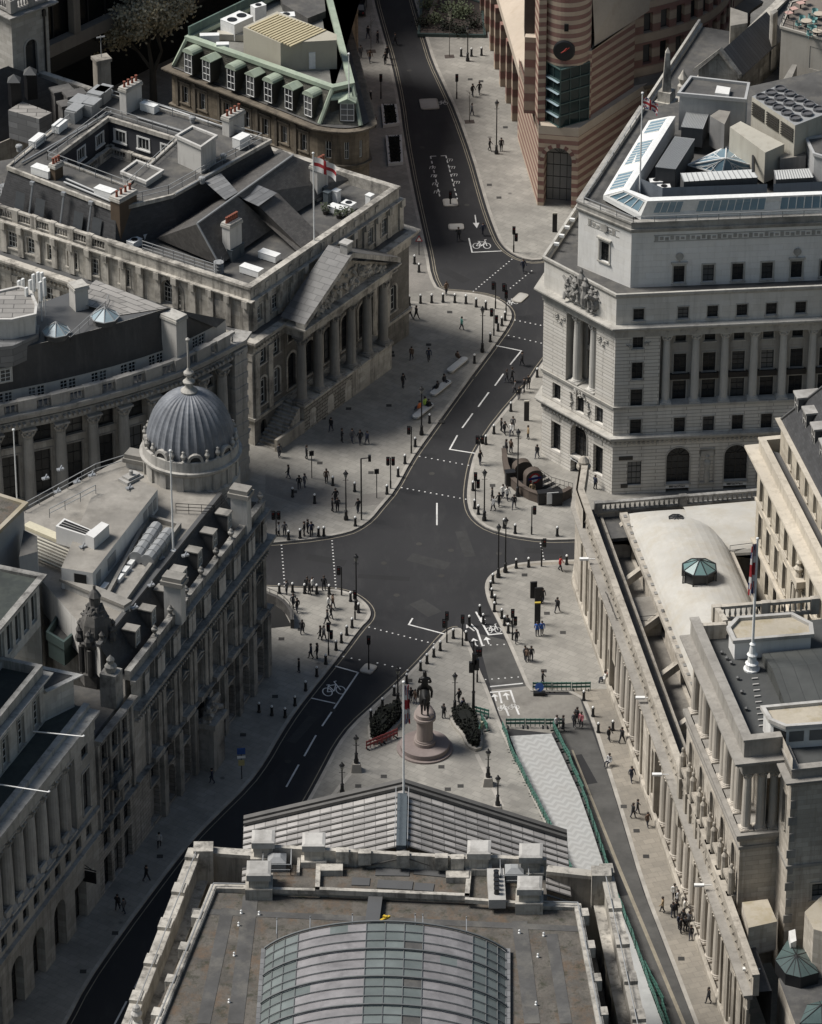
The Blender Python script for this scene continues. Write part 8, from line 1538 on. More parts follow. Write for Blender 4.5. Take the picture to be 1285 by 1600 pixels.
folk('beside the equestrian statue',SB([(635,890,'dark','stand'),(655,897,'brown','stand'),(860,895,'dark','walk'),(788,965,'dark','stand'),(877,940,'navy','stand')]))
folk('on the pavement by the bank wall corner',SB([(1250,425,'dark','stand'),(1128,615,'dark','walk'),(1178,702,'brown','stand'),(1197,697,'dark','stand'),(1168,690,'grey','stand'),(1250,810,'dark','walk'),(1225,580,'blue','stand'),(1247,575,'blue','stand'),(1085,535,'dark','sit')])+SC([(62,275,'red','walk'),(48,470,'dark','stride')]))
folk('seated at the foot of the bank colonnade',SC([(285,790,'red','sit',1.6),(272,796,'white','sit',1.6)]))
folk('inside the street works',SC([(140,985,'dark','stand'),(75,1020,'dark','stand'),(128,1005,'grey','stand'),(160,1005,'pink','stand'),(45,1020,'light','stand')]))
folk('on the brown pavement along the bank wall',SC([(290,1070,'dark','walk'),(350,1080,'dark','stride'),(292,1183,'light','sit')])+SD([(395,65,'navy','walk'),(402,235,'dark','walk'),(423,215,'dark','walk'),(470,275,'brown','walk')]))
folk('in the cluster under the lower colonnade',SD([(540,675,'tan','walk'),(595,615,'white','stand'),(588,700,'dark','stand'),(603,692,'dark','stand'),(645,680,'white','stand'),(612,640,'light','stand'),(625,772,'dark','stand'),(645,765,'dark','stand'),(615,752,'navy','stand'),(672,805,'dark','stand'),(664,745,'grey','stand'),(636,735,'dark','stand'),(755,1100,'dark','walk')]))
folk('on the shaded pavement of the left street',z(2.99,0,1200,[(745,370,'light','walk'),(685,530,'dark','stride'),(550,665,'dark','walk'),(580,680,'grey','walk'),(992,72,'navy','walk')]))
folk('on the far left pavement by the planters',S2([(435,180),(480,200),(515,300),(524,270),(400,270,'grey'),(443,290,'brown'),(465,595,'brown','stand'),(372,235,'red','walk')]))
folk('crossing the far road',S2([(560,210,'dark','stride'),(857,1125,'dark','stride'),(972,1100,'navy','stride')]),.004)
folk('on the broad pavement by the wedge building',S2([(923,450,'dark','walk'),(955,440,'dark','stride'),(920,540,'grey','walk'),(1003,705,'dark','walk'),(1057,705,'dark','stand')]))
for lab,os_ in _cnt.items():
 if len(os_)>1:
  for o in os_:o['group']=lab.split(' person ')[0]+' people '+lab.split(' person ')[1].split(' ',1)[1]
  # ---------------- benches ----------------
M['greenbar']=surf('green_plastic',(.035,.17,.125),var=.35,rough=.5,bmp=0,big=1);M['redbar']=surf('red_plastic',(.25,.03,.03),var=.3,rough=.5,bmp=0);M['signblue']=plain('sign_blue',(.03,.08,.26),.5);M['signyellow']=plain('sign_yellow',(.40,.34,.16),.6);M['signyellow2']=plain('band_yellow',(.50,.38,.06),.6)
M['benchstone']=surf('pale_bench_stone',(.52,.52,.50),var=.12,stain=.2);pl_=0
for px,py,a,lb in((715,570,1.02,'pale rounded stone bench farthest along the forecourt kerb, one person on it'),(689,606,1.02,'pale rounded stone bench between two others, two dark sitters on it'),(661,642,1.02,'pale rounded stone bench with workers in bright vests, behind a lamp post')):
 c=at2(px,py,.4);t=thing('stone_bench',lb,'bench',(c.x,c.y,KH),'stone benches on the forecourt');P=[]
 for s in(-1,1):
  for i in range(9):th=a+(-pi/2+pi*i/8 if s>0 else pi/2+pi*i/8);P.append((c.x+cos(a)*s*1.45+.42*cos(th),c.y+sin(a)*s*1.45+.42*sin(th)))
 m_=MB();m_.prism(inset(P,.08),.3,.4);m_.prism(P,.4,.54,bottom=True);m_.build('seat',t,M['benchstone']);m_=MB();m_.prism(inset(P,.2),KH,.3);m_.build('plinth',t,M['kerb'])
person(715,564,'brown','sit','on the farthest pale stone bench',-.6,.13);person(694,600,'dark','sit','at the far end of the middle stone bench',-2.2,.13);person(684,612,'dark','sit','at the near end of the middle stone bench',.9,.13);person(656,643,'orange','sit','on the nearest stone bench',.9,.13);person(664,637,'lime','sit','on the nearest stone bench',-2.2,.13);person(670,640,'dark','sit','on the nearest stone bench',-.5,.13)
# ---------------- bollards ----------------
m_=MB();m_.lathe([(.15,0),(.15,.12),(.11,.16),(.1,.75),(.125,.8),(.125,.86),(.09,.9)],10);BOL=m_.mesh('post',M['black'],smooth=True);m_=MB();m_.lathe([(.092,.9),(.1,.97),(.07,1.05),(0,1.08)],10);BOT=m_.mesh('cap',M['whitemetal'],smooth=True)
def bollards(lab,l):
 for px,py in l:
  p=at2(px,py,KH);t=thing('bollard',lab,'bollard',(p.x,p.y,KH),'bollards '+lab.split('bollard ')[1]);link('post',BOL,t,sc=(1.3,1.3,1.12));link('cap',BOT,t,sc=(1.3,1.3,1.12))
bollards('white capped black bollard along the curved upper kerb of the forecourt',S5([(627,225),(680,220),(732,218),(785,215),(840,217),(892,222),(940,237),(985,250),(1075,300),(1060,325),(1042,350),(1006,400)]))
bollards('white capped black bollard on the forecourt beside the straight road',S5([(932,500),(722,780),(655,890),(607,970),(575,1030),(523,1112)]))
bollards('white capped black bollard in the lower left part of the forecourt',S5([(372,1100),(270,1072),(185,1155),(82,1125)])+SB([(63,130),(117,122),(228,112),(375,65)])+[(498,838)])
bollards('white capped black bollard around the left corner pavement',SB([(20,380),(82,375),(138,380),(195,382),(253,384),(353,417),(390,470),(360,540),(335,575),(310,610),(285,645)]))
bollards('white capped black bollard along the left street kerb',SB([(237,710),(195,768),(143,835),(93,905),(47,960)])+[(405,1113),(425,1118)])
bollards('white capped black bollard along the left edge of the statue island',SB([(557,857),(502,915),(615,800),(680,740),(710,708),(742,677),(772,647),(833,590),(448,968)]))
bollards('white capped black bollard at the cycle lane by the island tip',SB([(893,600),(908,528),(957,478),(973,520)]))
bollards('white capped black bollard on the bank corner kerb',SB([(1127,262),(1185,257),(1018,332),(1013,400),(1008,365),(1028,430),(1025,465),(1060,497),(1072,530),(1090,565)])+SC([(92,245)]))
bollards('white capped black bollard beside the white bank corner kerb',S5([(1102,725),(1023,830),(1225,565),(985,880),(925,1095),(933,1180)])+SB([(950,10),(980,38),(1070,75),(1122,100)])+SC([(48,112)]))
bollards('white capped black bollard on the brown pavement below the works',SC([(172,880),(215,955),(240,1030),(308,1020)]))
bollards('white capped black bollard on the far pavements at the top',S2([(447,462),(870,262),(918,262),(965,258)])+[(648,412),(655,425)])
# ---------------- lamps and signals ----------------
def lamp_parts(h,base=True):
 pm=MB();pm.lathe([(.24,0),(.24,.35),(.17,.5),(.15,1.0),(.19,1.08),(.08,1.2),(.06,h-1.0),(.1,h-.9),(.05,h-.8)],10);pm.tube((-.3,0,h-1.15),(.3,0,h-1.15),.03,5)
 a=MB();a.lathe([(.12,h-.8),(.24,h-.35),(.24,h-.33)],6);b=MB();b.lathe([(.3,h-.34),(.16,h-.15),(.06,h-.1),(.09,h),(0,h+.12)],6);return pm.mesh('post',M['black']),a.mesh('lantern_glass',M['lampglass']),b.mesh('lantern_cap',M['black'])
M['lampglass']=plain('lantern_glass',(.22,.22,.2),.3);_LP={}
def lamp(px,py,h,lab,block=False,grp=None):
 if h not in _LP:_LP[h]=lamp_parts(h)
 z0=KH+(.9 if block else 0);p=at2(px,py,z0 if block else KH);t=thing('street_lamp',lab,'lamp post',(p.x,p.y,KH),grp);o=(0,0,z0-KH)
 for n,me in zip(('post','lantern_glass','lantern_cap'),_LP[h]):link(n,me,t,o)
 if block:m_=MB();m_.loft([(p.x+sx*.5,p.y+sy*.5)for sx,sy in((-1,-1),(1,-1),(1,1),(-1,1))],KH,[(p.x+sx*.36,p.y+sy*.36)for sx,sy in((-1,-1),(1,-1),(1,1),(-1,1))],z0);m_.build('granite_block',t,M['kerb'])
for a in(((754,550),5.8,'black lantern lamp post on the forecourt opposite the white bank'),((659,679),6.0,'black lantern lamp post standing behind the workers on the near bench'),((541,812),6.0,'black lantern lamp post on the lower forecourt near the crossing'),((557,952),6.6,'black lantern lamp post on the left corner pavement'),((779,902),6.4,'left one of two black lamp posts at the bank corner kerb'),((790,894),6.6,'right one of two black lamp posts at the bank corner kerb'),((757,813),6.2,'black lantern lamp post below the station steps'),((776,240),7.2,'tall black lamp post beside the wedge building'),((731,95),4.8,'black lamp post on the far right pavement at the top'),((809,775),8.2,'tall black lamp post in front of the station steps')):lamp(*a[0],a[1],a[2])
for a in(((622,1098),4.2,'short black lantern lamp left of the statue, behind the dark hedge',False),((711,1110),4.4,'short black lantern lamp right of the statue, behind the dark hedge',False),((557,1192),3.2,'short lantern lamp on a granite block, left of the statue',True),((535,1240),3.6,'short lantern lamp nearest the exchange roof on the left side',False),((763,1214),3.2,'short lantern lamp on a granite block, right of the statue',True),((778,1258),3.4,'short lantern lamp on a granite block nearest the exchange roof, right side',True)):lamp(*a[0],a[1],a[2],a[3])
def signal(px,py,h,lab,heads=((0,1),),rz=0.0,z0=KH):
 p=at2(px,py,z0);t=thing('traffic_light',lab,'traffic light',(p.x,p.y,z0));m_=MB();m_.lathe([(.09,0),(.09,.9),(.06,1.0),(.06,h)],8,(p.x,p.y,z0));m_.build('post',t,M['black'])
 for s,n in heads:
  c=Vector((p.x+s*.28,p.y-.05,z0+h-.45-(.9 if n==2 else 0)));m_=MB();m_.obox(c,rz,.26,.22,c.z-.45,c.z+.45);m_.obox(c+Vector((0,.12,0)),rz,.38,.03,c.z-.52,c.z+.52);hd=m_.build('signal_head',t,M['black'])
  for k,mt in enumerate(('lens_r','lens_d','lens_d')):m_=MB();q=c+Vector((sin(rz)*.16,-cos(rz)*.16-.02,.3-.3*k));m_.tube(q,q+Vector((0,-.05,0)),.09,8);m_.build('lens',hd,M[mt])
M['lens_r']=plain('dark_red_lens',(.10,.01,.01),.3);M['lens_d']=plain('dark_lens',(.02,.02,.02),.3)
for a in(((774.5,482),3.4,'signal post on the forecourt tip by the stud crossing, farther of three',((-1,1),)),((791,492),4.0,'signal post on the forecourt tip nearest the kerb',((-1,1),(0,2))),((772,524),3.4,'signal post on the forecourt tip, nearest to the lamp post',((-1,1),(1,2))),((643,708),3.3,'signal post by the straight road below the nearest bench',((-1,1),)),((610.6,763),3.8,'signal post with two heads at the lower forecourt kerb',((-1,1),(1,1))),((750,722),3.2,'signal post with two heads at the white bank stop line',((-1,1),(1,1))),((743,795),4.4,'signal post on the kerb left of the station steps',((0,1),(1,2))),((831,835),3.4,'signal post on the right pavement near the side street mouth',((1,1),)),((846.5,885),3.3,'signal post at the bank corner with its head to the right',((1,1),)),((534,930),3.4,'signal post at the left corner crossing',((-1,1),)),((555,968),3.4,'signal post at the foot of the left corner lamp post',((0,1),)),((513.6,1024),3.8,'signal post on the left kerb beside the cycle box',((0,1),(1,2))),((698.5,1004),3.6,'signal post at the tip of the statue island, left one',((0,1),(-1,2))),((723,1009),3.6,'signal post at the tip of the statue island, right one',((0,1),)),((746,1066),4.0,'signal post on the island edge beside the tall mast',((0,1),(1,1))),((801,1000),3.6,'signal post on the bank pavement by the cycle lanes',((0,1),(1,2))),((595.5,154),3.3,'signal post on the far left pavement at the top',((0,1),)),((714,154),3.3,'signal post on the far right pavement at the top',((0,1),)),((803,394),3.3,'signal post on the wedge building corner by the cycle box',((0,1),(1,2))),((432,838),3.0,'signal post at the far left of the forecourt crossing',((-1,1),(1,1)))):signal(*a[0],a[1],a[2],a[3])
signal(576.5,1046,3.9,'signal post on the pale refuge beside the cycle box',((0,1),),0,.136);signal(704,318,1.6,'low signal post on the far refuge below the dashed bay',((0,1),),0,.136)
p=at2(740,1116,KH);t=thing('signal_mast','tall black mast with clustered signal heads on the statue island, right of the statue','mast',(p.x,p.y,KH));m_=MB();m_.lathe([(.16,0),(.14,2.5),(.2,2.6),(.1,2.8),(.08,8.6)],8,(p.x,p.y,KH));m_.build('post',t,M['black'])
for s,zz in((-.25,5.6),(.3,5.9),(.05,6.6)):m_=MB();m_.obox((p.x+s,p.y-.1),0,.45,.3,KH+zz-.6,KH+zz+.6);m_.build('signal_head',t,M['black'])
p=at2(565,812,KH);t=thing('camera_pole','tall black pole with a bent arm and camera on the lower forecourt','pole',(p.x,p.y,KH));m_=MB();m_.tube((p.x,p.y,KH),(p.x,p.y,7.6),.08,8);m_.tube((p.x,p.y,7.6),(p.x+.9,p.y,7.7),.06,6);m_.build('post',t,M['black']);m_=MB();m_.obox((p.x+.9,p.y),0,.3,.3,7.3,8.0);m_.build('camera',t,M['black'])
def post_sign(px,py,h,lab,board=None,mt='black',w=.5,hh=.6):
 p=at2(px,py,KH);t=thing('sign_post',lab,'sign',(p.x,p.y,KH));m_=MB();m_.tube((p.x,p.y,KH),(p.x,p.y,KH+h),.05,6);m_.build('post',t,M['black']);m_=MB()
 if board=='tri':m_.face([(p.x-.45,p.y-.08,KH+h-.8),(p.x+.45,p.y-.08,KH+h-.8),(p.x,p.y-.08,KH+h)]);m_.face([(p.x-.27,p.y-.1,KH+h-.7),(p.x+.27,p.y-.1,KH+h-.7),(p.x,p.y-.1,KH+h-.2)],1)
 else:m_.obox((p.x,p.y-.06),.15,w,.06,KH+h-hh,KH+h)
 m_.build('sign_board',t,[M['flag_r']if board=='tri' else M[mt],M['whitemetal']]);return t,p
post_sign(589,778,3.6,'plain slim black post with a small plate on the lower forecourt');post_sign(487.5,747,3.4,'slim black post with a small plate left on the forecourt');post_sign(655,398,2.6,'red triangular warning sign at the side street mouth','tri')
t,p=post_sign(378,1217,3.6,'blue bus stop flag on a dark post in the shaded left street',None,'signblue',.8,.7);m_=MB();m_.obox((p.x,p.y-.06),.15,.8,.07,2.55,2.8);m_.build('timetable_panel',t,M['whitemetal']);m_=MB();m_.obox((p.x,p.y-.06),.15,.6,.06,1.7,2.35);m_.build('timetable',t,M['signyellow'])
M_=None
def totem(px,py,lab,h=2.5,w=.55,band='cream_panel'):
 p=at2(px,py,KH);t=thing('wayfinding_totem',lab,'sign',(p.x,p.y,KH));m_=MB();m_.obox(p,.1,w,.18,KH,h);m_.build('panel',t,M['black']);m_=MB();m_.obox(p,.1,w+.02,.2,h,h+.14);m_.build('top_band',t,M[band])
totem(823,657,'black totem with a cream top beside the white bank wall');totem(867,362,'black totem with a cream top near the wedge building door');totem(840,975,'black totem with a yellow top on the bank corner pavement',2.6,.6,'signyellow2');totem(842,943,'plain black cabinet behind the yellow topped totem',1.9,.8,'black');totem(834,934,'farther plain black cabinet on the bank corner pavement',1.9,.7,'black')
# ---------------- equestrian statue ----------------
def statue():
 c=at2(664,1165,.5);t=thing('equestrian_statue','dark bronze horseman seen from behind on a tall stone pedestal with a round stepped base','statue',(c.x,c.y,KH));m_=MB();m_.lathe([(2.75,KH),(2.75,.3),(2.42,.3),(2.42,.78),(2.36,.82)],40,(c.x,c.y,0));m_.build('round_base',t,M['pinkgranite']);m_=MB();el=lambda r,l:[(c.x+r*cos(a),c.y+(l if sin(a)>0 else 1)*r*sin(a)+(l-1)*.0)for a in[2*pi*i/28 for i in range(28)]]
 for r,z0,z1 in((1.05,.8,1.2),(.92,1.2,1.35),(.8,1.35,3.55),(.95,3.55,3.7),(1.08,3.7,3.95),(.9,3.95,4.35)):m_.prism(el(r,1.9),z0,z1)
 m_.build('pedestal',t,M['pinkgranite2']);k=1.72;zb=4.35;X=lambda x,y,z_,r,r2=None:(c.x+x*k-c.x,(y+.38)*k,z_*k+zb,r*k,(r2 or r)*k)
 N=[X(0,-.55,1.15,.3,.34),X(0,-.1,1.08,.29,.34),X(0,.35,1.15,.26,.33),X(0,.62,1.45,.17,.2),X(0,.8,1.78,.13,.15),X(0,.98,1.9,.11,.12),X(0,1.2,1.66,.07,.09)];E=[(0,1),(1,2),(2,3),(3,4),(4,5),(5,6)]
 for s,f in((-1,.06),(1,-.1)):
  b=len(N);N+=[X(s*.17,-.62,.85,.17),X(s*.17,-.55+f,.58,.09),X(s*.17,-.72+f,.38,.065),X(s*.17,-.66+f,.08,.05),X(s*.17,-.6+f,.03,.07)];E+=[(0,b),(b,b+1),(b+1,b+2),(b+2,b+3),(b+3,b+4)]
  b=len(N);N+=[X(s*.15,.42,.82,.13),X(s*.15,.45-f,.48,.07),X(s*.15,.46-f,.1,.05),X(s*.15,.5-f,.03,.07)];E+=[(2,b),(b,b+1),(b+1,b+2),(b+2,b+3)]
 b=len(N);N+=[X(0,-.82,1.22,.08),X(0,-.92,.95,.09),X(0,-.9,.45,.06)];E+=[(0,b),(b,b+1),(b+1,b+2)]
 link('horse',skinmesh('horse',N,E,[M['bronze']],2),t,(0,0,-KH));N=[X(0,0,1.5,.17,.15),X(0,.0,1.75,.17,.14),X(0,.02,2.0,.2,.14),X(0,.04,2.17,.07),X(0,.06,2.28,.1),X(0,.06,2.42,.1),X(0,.05,2.5,.05)];E=[(0,1),(1,2),(2,3),(3,4),(4,5),(5,6)]
 for s in(-1,1):b=len(N);N+=[X(s*.27,.02,2.05,.085),X(s*.34,.02,1.78,.065),X(s*.15,.3,1.62,.05),X(s*.3,.08,1.38,.12),X(s*.4,.25,1.05,.08),X(s*.38,.16,.68,.06),X(s*.38,.3,.62,.055)];E+=[(2,b),(b,b+1),(b+1,b+2),(0,b+3),(b+3,b+4),(b+4,b+5),(b+5,b+6)]
 link('rider',skinmesh('rider',N,E,[M['bronze']],2),t,(0,0,-KH))
M['bronze']=surf('dark_bronze',(.014,.0135,.013),var=.4,rough=.5,stain=.2,stain_col=(.03,.033,.03));M['pinkgranite']=surf('pink_granite',(.26,.20,.18),var=.25,stain=.4,stain_col=(.13,.10,.09),fine=6);M['pinkgranite2']=surf('pedestal_granite',(.30,.235,.205),var=.2,streak=.35,fine=6)
statue()
# ---------------- hedges, barriers, works ----------------
M['ivy']=surf('dark_ivy',(.007,.009,.006),var=.5,fine=4,bmp=0);M['ivy2']=surf('ivy_light',(.016,.021,.011),var=.5,bmp=0)
def hedge(px,h,lab):
 P=[Vector(p)for p in smooth(pts(px+[px[0]],KH),1)][:-1];c=sum(P,Vector((0,0)))/len(P);t=thing('hedge',lab,'hedge',(c.x,c.y,KH));m_=MB();m_.prism(inset(P,-.25),KH,.45);m_.build('kerb_wall',t,M['kerb']);m_=MB();q=random.Random(2);C=ccw(P);xs=[p[0]for p in C];ys=[p[1]for p in C]
 m_.loft(inset(C,.1),.4,inset(C,.45),h*.8)
 def inside(x,y):
  r=False;j=len(C)-1
  for i in range(len(C)):
   if(C[i][1]>y)!=(C[j][1]>y)and x<(C[j][0]-C[i][0])*(y-C[i][1])/(C[j][1]-C[i][1])+C[i][0]:r=not r
   j=i
  return r
 n=0
 while n<3600:
  x,y=q.uniform(min(xs),max(xs)),q.uniform(min(ys),max(ys))
  if not inside(x,y):continue
  n+=1;o_=Vector((x,y,q.uniform(.4,h*(.85+.2*sin(x*2.1)*cos(y*1.7)))));w=Vector((q.uniform(-1,1),q.uniform(-1,1),q.uniform(-.6,1))).normalized()*.15;s=w.orthogonal().normalized()*.1;m_.face([o_-w,o_+s,o_+w,o_-s],0 if q.random()<.75 else 1)
 m_.build('foliage',t,[M['ivy'],M['ivy2']])
hedge(z(5.333,560,960,[(100,960),(150,870),(270,800),(350,800),(360,880),(310,940),(240,1000),(200,1060),(110,1080)]),1.7,'very dark clipped hedge bed left of the statue, red barrier beside it');hedge(z(5.333,560,960,[(780,850),(860,830),(960,850),(1000,960),(1020,1080),(1000,1140),(920,1110),(880,1010),(800,930)]),1.5,'dark green hedge bed right of the statue in a pale kerb')
BARM={}
for k_,mt in(('g','greenbar'),('r','redbar')):
 a=MB()
 for k in range(2):a.box(-.95,-.03,.4+.4*k,.95,.03,.62+.4*k)
 for sx in(-.9,-.45,0,.45,.9):a.box(sx-.035,-.036,.1,sx+.035,.036,1.06)
 f=MB()
 for sx in(-.75,.75):f.box(sx-.06,-.3,0,sx+.06,.3,.1)
 BARM[k_]=(a.mesh('panel',M[mt]),f.mesh('foot',M['black']))
def barriers(px,lab,cat='barrier',step=1.95,k='g',z0=.02):
 for p,d in path_along(pts(px),step):
  c=p+d*step/2;t=thing('barrier',lab,cat,(c.x,c.y,z0),'barriers: '+lab.split(' ',1)[1],ang(d)+RN.uniform(-.06,.06));link('panel',BARM[k][0],t);link('foot',BARM[k][1],t)
barriers([(786,1141),(800,1180),(822,1225),(845,1270),(866,1310),(886,1352)],'green barrier along the left side of the pale trench');barriers([(790,1137),(864,1137)],'green barrier across the top end of the pale trench');barriers([(864,1140),(882,1175),(906,1230),(926,1290),(943,1340),(960,1395),(985,1460),(1015,1545),(1045,1625)],'green barrier along the right side of the pale trench');barriers([(832,1080),(898,1080)],'green barrier across the top of the street works');barriers([(737,1117),(748,1120),(756,1136),(750,1150)],'green barrier curving round behind the right hedge',z0=KH);barriers([(572,1174),(606,1160)],'red barrier at the foot of the left hedge',k='r',z0=KH)
barriers([(1007,1515),(1030,1560),(1042,1600)],'green barrier doubled up at the lower end of the works')
p=at2(843,1086);t=thing('works_sign','blue and white roadworks sign leaning at the top barrier of the works','sign',(p.x,p.y,0));m_=MB();m_.tube((p.x,p.y-.1,1.0),(p.x,p.y-.16,1.02),.45,14);m_.build('sign_disc',t,M['signblue']);m_=MB();m_.obox((p.x,p.y),0,1.2,.5,.02,.35);m_.build('stand',t,M['black']);m_=MB();m_.obox((p.x-.05,p.y-.2),.5,.5,.02,.75,.9);m_.build('arrow',t,M['whitemetal'])
p=at2(745,1132,.6);t=thing('timber_board','pale timber board lying against the green barrier behind the right hedge','board',(p.x,p.y,KH));m_=MB();m_.obox(p,.9,1.3,.7,KH,.75);m_.build('board',t,M['creambeam'])
# ---------------- station entrances ----------------
def station():
 c=at2(815,752);t=thing('station_entrance','brown stone station stair entrance with a round sign, beside the white bank','station entrance',(c.x,c.y,KH));P=[Vector(v)for v in smooth(pts([(786,715),(790,745),(805,768),(835,785),(868,790),(893,776)],KH),1)];m_=MB();m_.sweep(P,[(-.3,KH),(.1,KH),(.1,1.15),(.16,1.2),(.16,1.3),(-.36,1.3),(-.36,1.2),(-.3,1.15)]);m_.build('parapet',t,M['brownstone']);m_=MB();m_.face([(*v,KH+.012)for v in pts([(792,715),(797,744),(812,764),(838,780),(866,784),(888,774),(850,742),(818,720)])]);m_.build('stair_pit',t,M['dark'])
 for k in range(7):a,b_=at2(805+9*k,735+5*k),at2(818+9*k,729+5*k);m_=MB();m_.obox((a+b_)/2,ang(b_-a),1.8,.3,KH+.02,KH+.05);m_.build('stair_tread',t,M['kerb'])
 for(x,y),w,h,rd in(((816,745),2.0,2.0,0),((833,762),1.9,2.3,1)):
  p=at2(x,y,KH);m_=MB();A=[];K=10;r=w/2
  for i in range(K+1):A.append((r*cos(pi*i/K),h-r*.55+r*.75*sin(pi*i/K)))
  ol=[(-r,KH),(r,KH)]+A;X=Matrix.Translation((p.x,p.y,0))@Matrix.Rotation(.35,4,'Z');f=[X@Vector((u,-.45,v))for u,v in ol];bk=[X@Vector((u,.45,v))for u,v in ol];m_.face(f);m_.face(bk[::-1]);m_.quadstrip(f,bk,0,True);o=m_.build('stone_pier',t,M['brownstone'])
  if rd:
   m_=MB();K=22;cz=1.55;R=lambda rr,i,y:X@Vector((rr*cos(2*pi*i/K),y,cz+rr*sin(2*pi*i/K)));m_.quadstrip([R(.62,i,-.5)for i in range(K)],[R(.42,i,-.5)for i in range(K)],0,True);m_.quadstrip([R(.62,i,-.44)for i in range(K)],[R(.62,i,-.5)for i in range(K)],0,True);ro=m_.build('roundel',o,M['roundring']);m_=MB();m_.box(-.72,-.53,cz-.13,.72,-.49,cz+.13,0,X);m_.build('roundel_bar',ro,M['roundbar']);m_=MB();m_.face([R(.42,i,-.485)for i in range(K)]);m_.build('roundel_disc',ro,M['whitemetal'])
 r_=MB();rail(r_,[(*v,KH)for v in pts([(835,745),(862,762),(895,772)])],1.2,.5,.025,2);r_.build('railing',t,M['black'])
 for(x,y),w,h in(((797,757),1.0,1.7),((852,786),1.6,1.5),((870,788),1.1,1.6)):p=at2(x,y,KH);k=thing('street_cabinet',{797:'dark street cabinet at the left end of the station wall',852:'dark kiosk with pale posters below the station wall',870:'dark narrow kiosk right of the poster kiosk'}[x],'kiosk',(p.x,p.y,KH));m_=MB();m_.obox(p,.2,w,.7,KH,h);m_.obox(p,.2,w+.12,.82,h,h+.1);m_.build('cabinet',k,M['black']);
 p=at2(860,787,KH);m_=MB();m_.obox(p+Vector((.25,-.42)),.15,1.25,.06,.35,1.75);k=thing('poster_board','white poster board standing between the two dark kiosks','poster',(p.x+.2,p.y-.4,KH));m_.build('board',k,M['whitemetal'])
 for i,(dx,dz)in enumerate(((-.3,1.25),(.3,1.25),(-.3,.7),(.3,.7))):m_=MB();m_.obox(p+Vector((.25+dx,-.46)),.15,.45,.03,dz-.15,dz+.25);m_.build('poster',k,M[('greywall','creambeam','metal','greywall')[i]])
 c=at2(437,962);t=thing('stair_entrance','dark curved stone stairwell wall at the left corner pavement','station entrance',(c.x,c.y,KH));P=smooth(pts([(416,938),(440,948),(457,966),(458,982)],KH),1);m_=MB();m_.sweep(P[::-1],[(-.25,KH),(.12,KH),(.12,1.2),(-.25,1.2)]);m_.build('stair_wall',t,M['sootblack']);m_=MB();m_.face([(*v,KH+.012)for v in pts([(405,938),(440,950),(456,980),(405,985)])]);m_.build('stair_pit',t,M['dark']);r_=MB();rail(r_,[(*v,1.2)for v in P],.5,.7,.03,1);r_.build('railing',t,M['black'])
M['brownstone']=surf('brown_stone',(.11,.08,.06),var=.3,stain=.3);M['roundring']=plain('roundel_red',(.40,.03,.03),.5);M['roundbar']=plain('roundel_blue',(.02,.03,.16),.5)
station()
# ---------------- planters, saplings, planting bed, cab ----------------
for px,lab in(([(598,163),(618,163),(622,191),(601,194)],'low pale edged planter of dark soil, farther one by the far road'),([(605,212),(626,211),(628,252),(609,254)],'low pale edged planter of dark soil, nearer one by the far road')):
 P=pts(px,.5);c=sum((Vector(v)for v in P),Vector((0,0)))/4;t=thing('planter',lab,'planter',(c.x,c.y,KH),'planters by the far road');m_=MB();m_.sweep(ccw(P)[::-1],[(-.18,KH),(.12,KH),(.12,.5),(-.18,.5)],True);m_.build('rim',t,M['benchstone']);m_=MB();m_.face([(*v,.4)for v in ccw(P)]);q=random.Random(3)
 for _ in range(500):o_=Vector((*lerp(lerp(Vector(P[0]),Vector(P[1]),q.random()),lerp(Vector(P[3]),Vector(P[2]),q.random()),q.random()),q.uniform(.38,.62)));w=Vector((q.uniform(-1,1),q.uniform(-1,1),q.uniform(-.3,1))).normalized()*.12;s=w.orthogonal().normalized()*.08;m_.face([o_-w,o_+s,o_+w,o_-s],0)
 m_.build('planting',t,[M['ivy']])
for px,py,h,lab in((702.6,88,4.6,'slender bare sapling in a square pit on the far right pavement'),(734,190,4.2,'slender bare sapling in a square pit, beside a walking person'),(580,80,4.4,'slender bare sapling in a square pit on the far left pavement')):
 p=at2(px,py,KH);t=thing('young_tree',lab,'tree',(p.x,p.y,KH));m_=MB();m_.tube((p.x,p.y,KH),(p.x,p.y,h),.05,5,.03);q=random.Random(int(px))
 for _ in range(9):zz=q.uniform(h*.5,h);a=q.uniform(0,2*pi);m_.tube((p.x,p.y,zz),(p.x+.5*cos(a),p.y+.5*sin(a),zz+.6),.018,4,.008)
 m_.build('trunk',t,M['bark']);m_=MB();m_.obox(p,.1,1.2,1.0,KH,KH+.02);m_.build('tree_pit',t,M['brownpanel'])
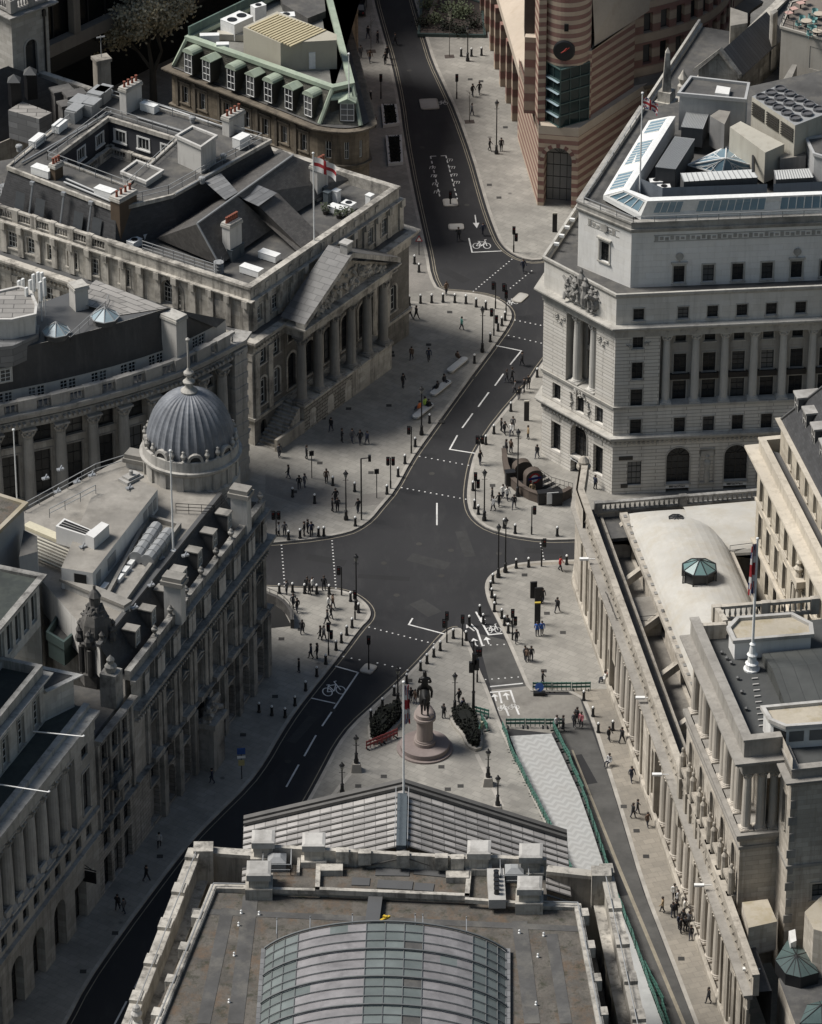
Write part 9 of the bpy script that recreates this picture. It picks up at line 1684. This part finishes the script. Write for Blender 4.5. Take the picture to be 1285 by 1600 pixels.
def bed():
 px=[(655,56),(757,58),(752,8),(712,-6),(662,-8)];P=pts(px,KH);c=at2(705,30);t=thing('planting_bed','dark planting bed with leafy shrubs at the top of the far road','garden',(c.x,c.y,KH));m_=MB();m_.sweep(ccw(P)[::-1],[(-.2,KH),(.1,KH),(.1,.55),(-.2,.55)],True);m_.build('rim',t,M['greenedge']);m_=MB();m_.face([(*v,.4)for v in ccw(P)]);m_.build('soil',t,M['brownpanel']);r_=MB();rail(r_,[(*P[0],.5),(*P[1],.5)],.8,1.0,.03,2);r_.build('railing',t,M['black'])
 for k,(x,y)in enumerate(((668,12),(700,16),(716,26),(728,20),(682,34),(740,42),(662,40),(698,44),(720,50))):
  p=at2(x,y,.4);q=random.Random(k);s_=thing('shrub','leafy shrub in the planting bed at the top of the far road','shrub',(p.x,p.y,.4),'shrubs in the planting bed');m_=MB();h=q.uniform(.9,2.0)
  for _ in range(240):o_=Vector((p.x+q.gauss(0,.55),p.y+q.gauss(0,.55),.4+abs(q.gauss(0,.5))*h));w=Vector((q.uniform(-1,1),q.uniform(-1,1),q.uniform(-.3,1))).normalized()*.17;s=w.orthogonal().normalized()*.1;m_.face([o_-w,o_+s,o_+w,o_-s])
  m_.build('foliage',s_,M['leaf3' if k<5 else 'ivy2']);m_=MB();m_.tube((p.x,p.y,.3),(p.x,p.y,h),.05,5);m_.build('stem',s_,M['bark'])
 for(x0,y0),(x1,y1)in(((672,30),(684,2)),((700,50),(706,8))):p,q=at2(x0,y0),at2(x1,y1);m_=MB();m_.obox((p+q)/2,ang(q-p),(q-p).length,.5,.4,.75);m_.build('timber_sleeper',t,M['dirtysand'])
M['leaf3']=surf('fresh_leaf',(.16,.20,.09),var=.5,bmp=0)
bed()
def cab():
 p=at2(562,18,0);t=thing('parked_car','black rounded cab parked at the far left kerb, top of the photo','car',(p.x,p.y,KH),rz=-.06);m_=MB();S_=[(-2.2,.55,.62,.75),(-2.1,.4,.85,.95),(-1.2,.3,.88,1.0),(.9,.3,.88,1.0),(1.9,.35,.84,.9),(2.25,.5,.62,.75)];rings=[[(-w,y,a),(w,y,a),(w*1.02,y,(a+b)/2),(w*.9,y,b),(-w*.9,y,b),(-w*1.02,y,(a+b)/2)]for y,a,w,b in S_]
 for i in range(5):m_.quadstrip(rings[i],rings[i+1],0,True)
 m_.face(rings[0]);m_.face(rings[-1][::-1]);R2=[[(-w,y,.95),(w,y,.95),(w*.82,y2,h),(-w*.82,y2,h)]for y,y2,w,h in((-1.9,-1.4,.84,1.62),(.95,.45,.84,1.66))];m_.quadstrip(R2[0],R2[1],0,True);m_.face(R2[0]);m_.face(R2[1][::-1]);link('body',m_.mesh('body',M['carpaint'],smooth=False),t)
 for y0,y1,z0,z1,nm in((.98,.52,1.0,1.58,'windscreen'),(-1.94,-1.47,1.0,1.55,'rear_window')):m_=MB();m_.face([(-.74,y0,z0),(.74,y0,z0),(.64,y1,z1),(-.64,y1,z1)]);link(nm,m_.mesh(nm,M['glass']),t,(0,.02 if y0>0 else-.02,0))
 for sx in(-1,1):
  m_=MB();m_.face([(sx*.85,-1.6,1.02),(sx*.85,.75,1.02),(sx*.735,.4,1.56),(sx*.735,-1.3,1.56)]);link('side_window',m_.mesh('side_window',M['glass']),t)
  for y in(-1.4,1.35):m_=MB();m_.tube((sx*.62,y,.33),(sx*.9,y,.33),.33,16);w=link('wheel',m_.mesh('wheel',M['black']),t);m_=MB();m_.tube((sx*.9,y,.33),(sx*.915,y,.33),.19,12);link('rim',m_.mesh('rim',M['metal']),w)
  m_=MB();m_.tube((sx*.6,2.2,.68),(sx*.6,2.29,.68),.12,10);link('headlight',m_.mesh('headlight',M['pale_glass']),t);m_=MB();m_.box(sx*.62-.08,-2.22,.62,sx*.62+.08,-2.14,.8);link('tail_light',m_.mesh('tail_light',M['flag_r']),t)
M['carpaint']=plain('black_car_paint',(.01,.01,.011),.25)
cab()
